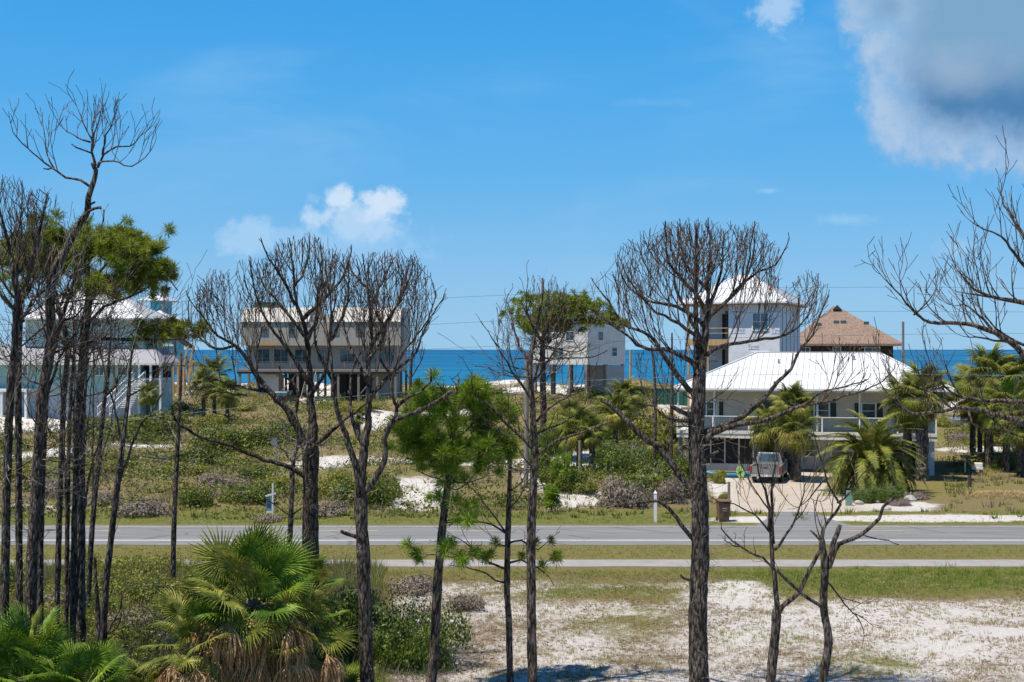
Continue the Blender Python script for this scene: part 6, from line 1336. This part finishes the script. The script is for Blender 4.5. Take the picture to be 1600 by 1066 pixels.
bpy.data.objects['palm_trunk']['label'] = 'thick headless palm trunk at the right edge behind the straw mound'; bpy.data.objects['palm_trunk']['category'] = 'palm trunk'
# small palms in the dunes
for i, (x, yt, D, r_, lab) in enumerate(((335, 585, 150, 36, 'bushy palm against the sea left of the beige piling house'), (318, 600, 140, 26, 'small palm at the foot of the timber stairs'), (355, 612, 138, 26, 'small palm below the bushy one left of the beige piling house'), (232, 615, 128, 20, 'small palm in front of the white staircase'),
                                          (905, 668, 97, 36, 'palm with pale dead skirts left of the dark thicket in the middle'), (890, 655, 101, 34, 'palm behind the one with pale dead skirts'), (925, 672, 96, 26, 'small palm right of the one with pale dead skirts'), (1042, 690, 98, 34, 'feathery palm just left of the big bare pine trunk'),
                                          (962, 640, 112, 34, 'palm amid the dark thicket left of the green container'), (975, 618, 120, 30, 'palm behind the dark thicket left of the green container'), (560, 648, 130, 14, 'tiny palm on the sand mound in the middle distance'), (1385, 720, 90, 18, 'small palm under the balcony right of the date palm'))):
    sab_px(lab, x, yt, D, r_, 40 + i, nf=22, yellow=2, dead=6 if 4 <= i <= 6 else 2, group='small palms among the dunes', up=(-1.1, 1.4), tr=.2)

# date palm
def pinnate(seed, L=3.0, arch=1.0, n=56):
    rng = random.Random(seed); mb = MB(); pts = []; T = 18
    for i in range(T + 1):
        t = i / T; pts.append(Vector((L * (t - .12 * arch * t * t), .0, L * (.30 * math.sin(t * 2.2) * 1.0 - .62 * arch * t ** 2.2))))
    mb.tube(pts, [.035 * (1 - .85 * i / T) for i in range(T + 1)], 4)
    for i in range(n):
        t = .12 + .88 * (i + .5) / n; f = t * T; j = min(int(f), T - 1); p = pts[j].lerp(pts[j+1], f - j); d = (pts[j+1] - pts[j]).normalized(); l = .50 * math.sin(math.pi * min(.97, t * .85 + .12)) ** .6
        for s in (-1, 1):
            q = (d * .75 + Vector((0, s, 0)) * .75 + Vector((0, 0, .35 - .25 * t)) + rv(rng) * .07).normalized(); tip = p + q * l * rng.uniform(.85, 1.1) + Vector((0, 0, -.05)); w_ = d * .034; k = len(mb.v)
            m_ = p.lerp(tip, .5) + Vector((0, 0, .02)); mb.v += [tuple(p - w_ * .5), tuple(p + w_ * .5), tuple(m_ + w_), tuple(tip), tuple(m_ - w_)]; mb.f.append((k, k+1, k+2, k+3, k+4))
    me = bpy.data.meshes.new('frond'); me.from_pydata(mb.v, [], mb.f); me.update(); me.materials.append(M['date']); return me
PIN = [pinnate(1, arch=.8), pinnate(2, arch=1.1), pinnate(3, arch=1.4), pinnate(4, arch=.5)]
b0 = on_ground(1362, 80.5); hh_ = P(1362, 734, 80.5).z - b0.z
DP = empty('date_palm', b0, 0, 'big feathery date palm with arching fronds in front of the white roofed house', 'palm'); rng = random.Random(5)
trunk_mesh([(Vector((0, 0, z)), .42 - .03 * z) for z in np.linspace(-.2, hh_, 18)], rng, 14, .2).build('trunk', M['palm_trunk'], DP)
for i in range(84):
    f = (i + .5) / 84; el = 1.4 - 2.25 * f ** .85 + rng.uniform(-.08, .08); az = i * 2.39996 + rng.uniform(-.2, .2); v = 3 if el > .9 else 0 if el > .4 else 1 if el > -.1 else 2
    inst('frond', PIN[v], DP, Vector((math.cos(az) * .15, math.sin(az) * .15, hh_ + .15 - .3 * f)), az, el * .85, rng.uniform(-.3, .3), rng.uniform(.88, 1.12) * 1.22)
mb = MB()
for i in range(60): a = rng.uniform(0, 6.28); d = Vector((math.cos(a), math.sin(a), rng.uniform(-.2, .7))); p = Vector((0, 0, hh_ - .1)); mb.tube([p, p + d * .4, p + d * rng.uniform(.6, 1.0) + Vector((0, 0, -.15))], [.03, .02, .012], 4)
tag(mb.build('fruit_stalks', M['fruit'], DP), kind='stuff')

# ---------------- shrubs
def leaf_cloud(rs, blobs, n, size, shell=.45):
    w_ = np.array([b_[1][0] * b_[1][1] + b_[1][0] * b_[1][2] for b_ in blobs]); w_ = w_ / w_.sum(); k = rs.choice(len(blobs), n, p=w_)
    c = np.array([b_[0] for b_ in blobs])[k]; r = np.array([b_[1] for b_ in blobs])[k]; v = rs.normal(0, 1, (n, 3)); v[:, 2] = np.abs(v[:, 2]) * .9 - .25; v /= np.linalg.norm(v, axis=1, keepdims=True)
    lump = 1 + .22 * np.sin(v[:, 0:1] * 7 + k[:, None]) * np.sin(v[:, 1:2] * 6 + 2 * k[:, None]) + .12 * np.sin(v[:, 2:3] * 13 + k[:, None])
    rad = (1 - shell * rs.uniform(0, 1, (n, 1)) ** 2) * lump; p = c + v * r * rad; p[:, 2] = np.maximum(p[:, 2], .01)
    nrm = v + rs.normal(0, .55, (n, 3)); nrm /= np.linalg.norm(nrm, axis=1, keepdims=True); t1 = np.cross(nrm, rs.normal(0, 1, (n, 3))); t1 /= np.linalg.norm(t1, axis=1, keepdims=True); t2 = np.cross(nrm, t1)
    s1 = (size * rs.uniform(.6, 1.3, (n, 1))); s2 = s1 * .5
    V = np.stack([p - t1 * s1, p + t2 * s2, p + t1 * s1, p - t2 * s2], 1).reshape(-1, 3); return V, np.arange(4 * n).reshape(-1, 4)
def shrub_mesh(seed, n=2600, size=.06, flat=.7, nb=7):
    rs = np.random.RandomState(seed); blobs = [((0, 0, .1), (.62, .62, .62 * flat))]
    for i in range(nb): a = rs.uniform(0, 6.28); q = rs.uniform(.3, .75); r = rs.uniform(.25, .48); blobs.append(((math.cos(a) * q, math.sin(a) * q, rs.uniform(.0, .35)), (r, r, r * flat * 1.1)))
    V, F = leaf_cloud(rs, blobs, n, size); return V, F
SH = {}
for mk, n, sz in (('shrub_a', 4600, .042), ('shrub_b', 4200, .042), ('shrub_c', 2200, .05), ('shrub_d', 13000, .021)):
    SH[mk] = []
    for i in range(3): V, F = shrub_mesh(hash_ := (ord(mk[-1]) * 10 + i), n, sz); me = np_mesh('foliage', V, F); me.materials.append(M[mk]); SH[mk].append(me)
rs0 = random.Random(9); mb = MB()
for i in range(46):
    a = rs0.uniform(0, 6.28); d = Vector((math.cos(a) * rs0.uniform(.3, 1), math.sin(a) * rs0.uniform(.3, 1), rs0.uniform(.3, 1))).normalized(); p = Vector((0, 0, -.05)); pts = [p]
    for j in range(5): d = (d + rv(rs0) * .2).normalized(); p = p + d * .17; pts.append(p)
    mb.tube(pts, [.022, .018, .014, .011, .008, .006], 4)
SM = bpy.data.meshes.new('stems'); SM.from_pydata(mb.v, [], mb.f); SM.update(); SM.materials.append(M['deadbrush'])
def shrub(label, x, y, wpx, hpx, mk='shrub_a', D=None, seed=0, group=None, name='shrub', stems=True):
    """wpx, hpx: size in the photograph; (x, y): foot"""
    p = on_ground(x, D) if D else G(x, y); k = p.y / FPX; rg = random.Random(seed * 7 + int(x)); root = empty(name, p, 0, label, 'shrub', group)
    o = inst('foliage', rg.choice(SH[mk]), root, (0, 0, 0), rg.uniform(0, 6.28), 0); a, c = wpx * k / 2 / .95, hpx * k / .85; o.scale = (a, a, c)
    if stems: s_ = inst('stems', SM, root, (0, 0, 0), rg.uniform(0, 6.28), 0); s_.scale = (a * .8, a * .8, c * .8); tag(s_, kind='stuff')
    tag(o, kind='stuff'); return root
# the glossy bush in the foreground, made of several
shrub('largest glossy dark green bush, between the fork stemmed pine and the green pine', 625, 1040, 215, 165, 'shrub_d', 37.2, 1)
shrub('glossy bush touching the fork stemmed pine on its left', 545, 1020, 130, 160, 'shrub_d', 38.0, 2)
shrub('lower glossy bush at the foot of the green pine', 665, 1050, 95, 110, 'shrub_d', 36.3, 3)
shrub('small yellow green pine seedling bush in front of the glossy bush', 552, 1010, 40, 34, 'shrub_b', 34.5, 4, stems=False)
shrub('pale grey dead bush beside the footpath left of centre', 650, 925, 80, 44, 'shrub_c', D=47.5, seed=5); shrub('pale grey dead bush between the two thin pines on the sand', 735, 958, 70, 40, 'shrub_c', D=44, seed=6)
for i, (x, y, w_, h_, mk, lab) in enumerate((
    (215, 900, 120, 40, 'shrub_b', 'yellow green brush along the footpath at left'), (150, 935, 110, 60, 'shrub_b', 'light green brush behind the black trunks at left'), (255, 945, 110, 50, 'shrub_a', 'mid green brush left of the big fan palm'),
    (90, 960, 100, 60, 'shrub_c', 'grey twiggy brush at the foot of the tallest left pine'), (205, 985, 110, 50, 'shrub_c', 'grey dead brush right of the charred sapling'), (250, 1030, 120, 60, 'shrub_c', 'grey dead brush at the bottom left of the fan palm'), (330, 905, 90, 40, 'shrub_b', 'brush just behind the left of the big fan palm'),
    (20, 930, 80, 60, 'shrub_a', 'green brush at the left edge behind the corner palm'), (400, 1000, 130, 70, 'shrub_a', 'dark brush under the big fan palm'), (140, 900, 40, 60, 'shrub_b', 'bright green sapling bush beside the black trunks'), (480, 1050, 120, 60, 'shrub_a', 'dark brush at the bottom under the right fan palm'))):
    shrub(lab, x, y, w_, h_, mk, seed=20 + i, group='brush in the left foreground')
# dunes beyond the road
DS = [(230, 805, 90, 40, 'shrub_c'), (300, 790, 70, 40, 'shrub_a'), (385, 785, 90, 38, 'shrub_a'), (400, 745, 60, 24, 'shrub_a'), (350, 700, 110, 50, 'shrub_a'), (400, 695, 90, 40, 'shrub_a'), (455, 690, 80, 45, 'shrub_a'), (300, 725, 100, 40, 'shrub_a'),
      (560, 785, 150, 58, 'shrub_a'), (525, 775, 80, 50, 'shrub_b'), (600, 775, 80, 44, 'shrub_a'), (180, 735, 100, 40, 'shrub_b'), (200, 690, 130, 55, 'shrub_a'), (140, 680, 90, 40, 'shrub_a'), (260, 680, 100, 50, 'shrub_a'), (330, 665, 80, 26, 'shrub_b'), (40, 745, 80, 30, 'shrub_b'),
      (90, 775, 90, 40, 'shrub_c'), (160, 790, 80, 30, 'shrub_c'), (420, 815, 60, 18, 'shrub_c'), (505, 805, 80, 30, 'shrub_c'), (350, 760, 90, 26, 'shrub_c'), (290, 740, 80, 24, 'shrub_b'), (440, 760, 70, 24, 'shrub_b'), (20, 700, 60, 30, 'shrub_a'), (270, 650, 60, 22, 'shrub_b'), (380, 640, 60, 16, 'shrub_b'),
      (880, 765, 70, 50, 'shrub_a'), (858, 712, 70, 72, 'shrub_d'), (850, 745, 70, 60, 'shrub_a'), (905, 770, 60, 30, 'shrub_a'), (985, 742, 130, 78, 'shrub_d'), (955, 722, 80, 50, 'shrub_d'), (1020, 778, 120, 74, 'shrub_a'), (975, 792, 90, 60, 'shrub_c'), (1050, 786, 60, 60, 'shrub_c'), (1055, 748, 60, 50, 'shrub_a'), (935, 695, 80, 60, 'shrub_d'), (1000, 685, 100, 60, 'shrub_b'),
      (970, 650, 90, 40, 'shrub_a'), (920, 620, 70, 24, 'shrub_b'), (880, 665, 60, 30, 'shrub_b'), (1030, 620, 90, 22, 'shrub_a'), (700, 640, 60, 18, 'shrub_b'), (770, 650, 70, 22, 'shrub_b'), (650, 625, 80, 14, 'shrub_a'), (760, 615, 120, 10, 'shrub_a'), (560, 640, 70, 16, 'shrub_b'), (1120, 755, 30, 30, 'shrub_b'), (1130, 785, 26, 22, 'shrub_b'),
      (1350, 785, 60, 40, 'shrub_d'), (1385, 785, 60, 44, 'shrub_d'), (1500, 690, 50, 24, 'shrub_c'), (1560, 695, 90, 30, 'shrub_b'), (1480, 665, 60, 20, 'shrub_b'), (1570, 735, 60, 45, 'shrub_d'), (1590, 725, 60, 45, 'shrub_d'), (1510, 612, 80, 16, 'shrub_a'), (1470, 610, 80, 14, 'shrub_a'), (1405, 790, 40, 16, 'shrub_c'), (1430, 780, 50, 20, 'shrub_c')]
sn = {'shrub_a': 'dark green scrub', 'shrub_b': 'yellow green scrub', 'shrub_c': 'grey brown scrub', 'shrub_d': 'dense deep green scrub'}
ORD = ['first', 'second', 'third', 'fourth', 'fifth', 'sixth', 'seventh', 'eighth', 'ninth', 'tenth', 'eleventh', 'twelfth', 'thirteenth', 'fourteenth', 'fifteenth', 'sixteenth', 'seventeenth', 'eighteenth']
def zone_of(x): return 'on the left dunes beyond the road' if x < 480 else 'beyond the road right of the leaning-stem pine' if x < 700 else 'in the middle distance before the sea' if x < 850 else 'in the thicket left of the big bare pine' if x < 1080 else 'beside the yard driveway' if x < 1200 else 'at the date palm bed' if x < 1450 else 'behind the lawn at the right edge'
ZN = {}
for i, (x, y, w_, h_, mk) in enumerate(DS): ZN.setdefault((mk, zone_of(x)), []).append((x, i))
for i, (x, y, w_, h_, mk) in enumerate(DS):
    mem = sorted(ZN[(mk, zone_of(x))]); k = [j for _, j in mem].index(i); lab = sn[mk] + ' ' + zone_of(x)
    if len(mem) > 1: lab += ', ' + ('leftmost' if k == 0 else 'rightmost' if k == len(mem) - 1 else ORD[k] + ' from left')
    shrub(lab, x, y, w_, h_, mk, seed=60 + i, group=sn[mk] + ' ' + zone_of(x))
# pine seedlings with long needles near the thicket
def seedling(label, x, y, wpx, seed, hpx=None):
    p = G(x, y); k = p.y / FPX; rg = random.Random(seed); root = empty('pine_seedling', p, 0, label, 'young pine', 'young pines beyond the road'); h = (hpx or wpx) * k; r = wpx * k / 2
    mb = MB(); mb.tube([(0, 0, -.1), (0, 0, h * .9)], [.05, .02], 6); mb.build('trunk', M['bark'], root); tips = []
    for i in range(46): a = rg.uniform(0, 6.28); q = rg.uniform(.1, 1) * r; z = rg.uniform(.2, 1) * h; f = 1 - .6 * (z / h); tips.append((Vector((math.cos(a) * q * f, math.sin(a) * q * f, z)), Vector((math.cos(a) * .5, math.sin(a) * .5, .8)).normalized()))
    V, F = needle_mesh(tips, rg, 50, .34, .016, .9); tag(link_mesh('needles', np_mesh('needles', V, F), M['needle2'], root), kind='stuff')
seedling('young pine with bright needles right of the central bare pine, beyond the road', 882, 768, 60, 1); seedling('small young pine beside the verge under the thicket', 862, 800, 34, 2, 40)
# ---------------- saw palmettos, dead brush and weeds of the left foreground
def palmetto_mesh(seed):
    rg = random.Random(seed); V = []; Fc = []
    for i in range(9):
        me = FANB[i % 3]; a = rg.uniform(0, 6.28); mt = Matrix.Rotation(a, 4, 'Z') @ Matrix.Rotation(-rg.uniform(.3, 1.3), 4, 'Y') @ Matrix.Rotation(rg.uniform(-.5, .5), 4, 'X') @ Matrix.Scale(rg.uniform(.5, .7), 4)
        b_ = len(V); V += [tuple(mt @ v.co) for v in me.vertices]; Fc += [tuple(b_ + q for q in pl.vertices) for pl in me.polygons]
    me = bpy.data.meshes.new('saw_palmetto'); me.from_pydata(V, [], Fc); me.update(); me.materials.append(M['palm_fresh' if seed % 2 else 'palm']); return me
PM = [palmetto_mesh(s) for s in (1, 2, 3, 4)]; rng = random.Random(77)
for i in range(46):
    D = rng.uniform(32, 47); x = rng.uniform(-60, 560 if D < 44 else 420); p = on_ground(x, D); o = link_mesh('saw_palmetto', PM[i % 4], None, None, p); o.rotation_euler = (0, 0, rng.uniform(0, 6.28)); s = rng.uniform(.6, 1.15); o.scale = (s, s, s)
    tag(o, 'low saw palmetto in the thicket of the left foreground', 'palmetto', 'saw palmettos in the left foreground thicket')
rs = np.random.RandomState(12); mb = MB(); rg = random.Random(13)
def brush(n, xa, xb, Da, Db, L, r, seed, mat, label):
    rg = random.Random(seed); mb = MB()
    for i in range(n):
        D = rg.uniform(Da, Db); p = on_ground(rg.uniform(xa, xb), D); a = rg.uniform(0, 6.28); d = Vector((math.cos(a), math.sin(a), rg.uniform(.3, 1.6))).normalized(); c = rv(rg) * .25; l = L * rg.uniform(.4, 1) / 5; pts = [p]
        for j in range(5): d = (d + c * .3 + rv(rg) * .22).normalized(); p = p + d * l; pts.append(p)
        mb.tube(pts, [r, r * .8, r * .65, r * .5, r * .4, r * .3], 3, cap=False)
    return tag(mb.build('brushwood', M[mat], None, True), label, 'brushwood', kind='stuff')
brush(2600, -40, 560, 33, 50, 1.0, .008, 5, 'deadtwig', 'tangle of bleached dead twigs in the left foreground thicket')
brush(900, -40, 300, 34, 50, 1.6, .009, 6, 'twig', 'brown bare stems standing in the left foreground thicket')
brush(700, 560, 700, 34.5, 38, .6, .006, 8, 'deadtwig', 'dead twigs under the glossy bush in the foreground')
brush(900, 60, 1100, 75, 110, 1.6, .016, 7, 'deadtwig', 'bleached dead twigs scattered through the dune scrub')
field('weeds', 'green and dry weeds filling the left foreground thicket', 7000, 33, 53, -80, 640, lambda x, y, s, g, t, rs: (x < 600) & (y > 888), 16, .32, .48, .013, 9, M['scrub'], 'weeds', .6, 1.25)
leafs = np.random.RandomState(4); bl = []
for i in range(190):
    D = leafs.uniform(35.5, 51.5); x = leafs.uniform(-60, 500); p = on_ground(x, D); r = leafs.uniform(.25, .7); bl.append(((p.x, p.y, p.z + .15), (r, r, r * 1.25)))
V, F = leaf_cloud(leafs, bl, 62000, .045, .5); o = link_mesh('leafy_ground_cover', np_mesh('leafy_ground_cover', V, F), M['shrub_b']); tag(o, 'leafy low ground cover in the left foreground thicket', 'ground cover', kind='stuff')
# low leafy scrub carpeting the dunes
def carpet(name, label, n, leaves, size, seed, mat, xa, xb, thr, Da=69, Db=225, rmin=.35, rmax=1.1):
    rs = np.random.RandomState(seed); bl = []
    while len(bl) < n:
        D = math.sqrt(rs.uniform(Da ** 2, Db ** 2)); x = rs.uniform(xa, xb); X = (x - 800) / FPX * D; s, g, t = cover(np.array([X]), np.array([D])); row = HY + CAMH * FPX / D
        if t[0] > .2 or rs.uniform(0, 1) > thr - s[0] * 1.1 or (row > 806) or (1100 < x < 1480 and row > 640) or (x > 1480 and 735 < row): continue
        r = rs.uniform(rmin, rmax) ** 1.3; bl.append(((X, D, float(hz(X, D)) - r * .15), (r * 1.2, r * 1.2, r * rs.uniform(.6, 1.0))))
    V, F = leaf_cloud(rs, bl, leaves, size, .35); return tag(link_mesh(name, np_mesh(name, V, F), M[mat]), label, 'scrub', kind='stuff')
carpet('leafy_scrub', 'dark green leafy scrub carpeting the dunes beyond the road', 1000, 230000, .11, 31, 'shrub_a', -200, 1800, 1.06, rmin=.6, rmax=1.85)
carpet('leafy_scrub', 'yellow green leafy scrub between the darker scrub of the dunes', 520, 90000, .08, 32, 'shrub_b', -200, 1800, 1.0, rmin=.4, rmax=1.3)
carpet('twiggy_scrub', 'grey brown dead scrub between the green scrub of the dunes', 420, 60000, .065, 33, 'shrub_c', -200, 1300, 1.05)
# leaf litter and small sticks on the near sand
rs = np.random.RandomState(55); n = 19000; D = np.sqrt(rs.uniform(33 ** 2, 51 ** 2, n)); x = rs.uniform(480, 1750, n); X = (x - 800) / FPX * D
sa_ = cover(X, D)[0]; kp = (sa_ < .85) & (rs.uniform(0, 1, n) < .45 + .9 * (np.sin(X * .9 + D * .6) * np.sin(X * .37 - D * 1.3) + .5 * np.sin(X * 2.3 + D * 1.9))); X, D = X[kp], D[kp]; n = len(X)
a = rs.uniform(0, 6.28, n); L = rs.uniform(.03, .11, n); wv = rs.uniform(.008, .03, n); dv = np.stack([np.cos(a), np.sin(a), rs.uniform(-.1, .5, n)], -1) * L[:, None]; sv = np.stack([-np.sin(a), np.cos(a), rs.uniform(-.5, .5, n)], -1) * wv[:, None]; c = np.stack([X, D, hz(X, D) + .02], -1)
M['litter'] = leafy('leaf_litter', [(0, (.12, .08, .055)), (.5, (.24, .16, .11)), (1, (.37, .28, .20))], .9, .1, 3.0)
o = link_mesh('leaf_litter', np_mesh('leaf_litter', np.stack([c - dv, c + sv, c + dv, c - sv], 1).reshape(-1, 3), np.arange(4 * n).reshape(-1, 4)), M['litter']); tag(o, 'brown leaf litter and sticks strewn over the near sand', 'litter', kind='stuff')
# straw mound and litter
p = G(1570, 775); mb = MB(); rg = random.Random(3)
for i in range(1200): a = rg.uniform(0, 6.28); q = rg.uniform(0, 1) ** .5; c = Vector((p.x + math.cos(a) * q * 2.4, p.y + math.sin(a) * q * 2.2, p.z + .22 * (1 - q * q) + .02)); d = Vector((rg.gauss(0, 1), rg.gauss(0, 1), rg.gauss(0, .25))).normalized() * .16; s = Vector((-d.y, d.x, 0)) * .12; mb.poly(c - d - s, c - d + s, c + d)
M['straw'] = plain('tan_straw', (.46, .30, .12), .8, .2, 6); tag(mb.build('straw_mound', M['straw']), 'tan straw spread on the lawn at the right edge', 'straw', kind='stuff')
p = G(1055, 656); me_v = []; mb = MB(); n = 22
for i in range(n):
    for j in range(n):
        a = 2 * math.pi * j / n; q = i / (n - 1) * 3.6; me_v.append((p.x + q * math.cos(a), p.y + q * .8 * math.sin(a), p.z - .15 + 1.3 * math.exp(-(q / 1.9) ** 2) * (1 + .25 * mnoise.noise(Vector((q * math.cos(a), q * math.sin(a), 3))))))
mb.v = me_v; mb.f = [(i * n + j, (i + 1) * n + j, (i + 1) * n + (j + 1) % n, i * n + (j + 1) % n) for i in range(n - 1) for j in range(n)]
M['tan_sand'] = plain('tan_sand', (.50, .38, .26), .95, .12, 3, .4); tag(mb.build('sand_pile', M['tan_sand'], None, True), 'heap of tan building sand left of the big bare pine', 'sand pile')
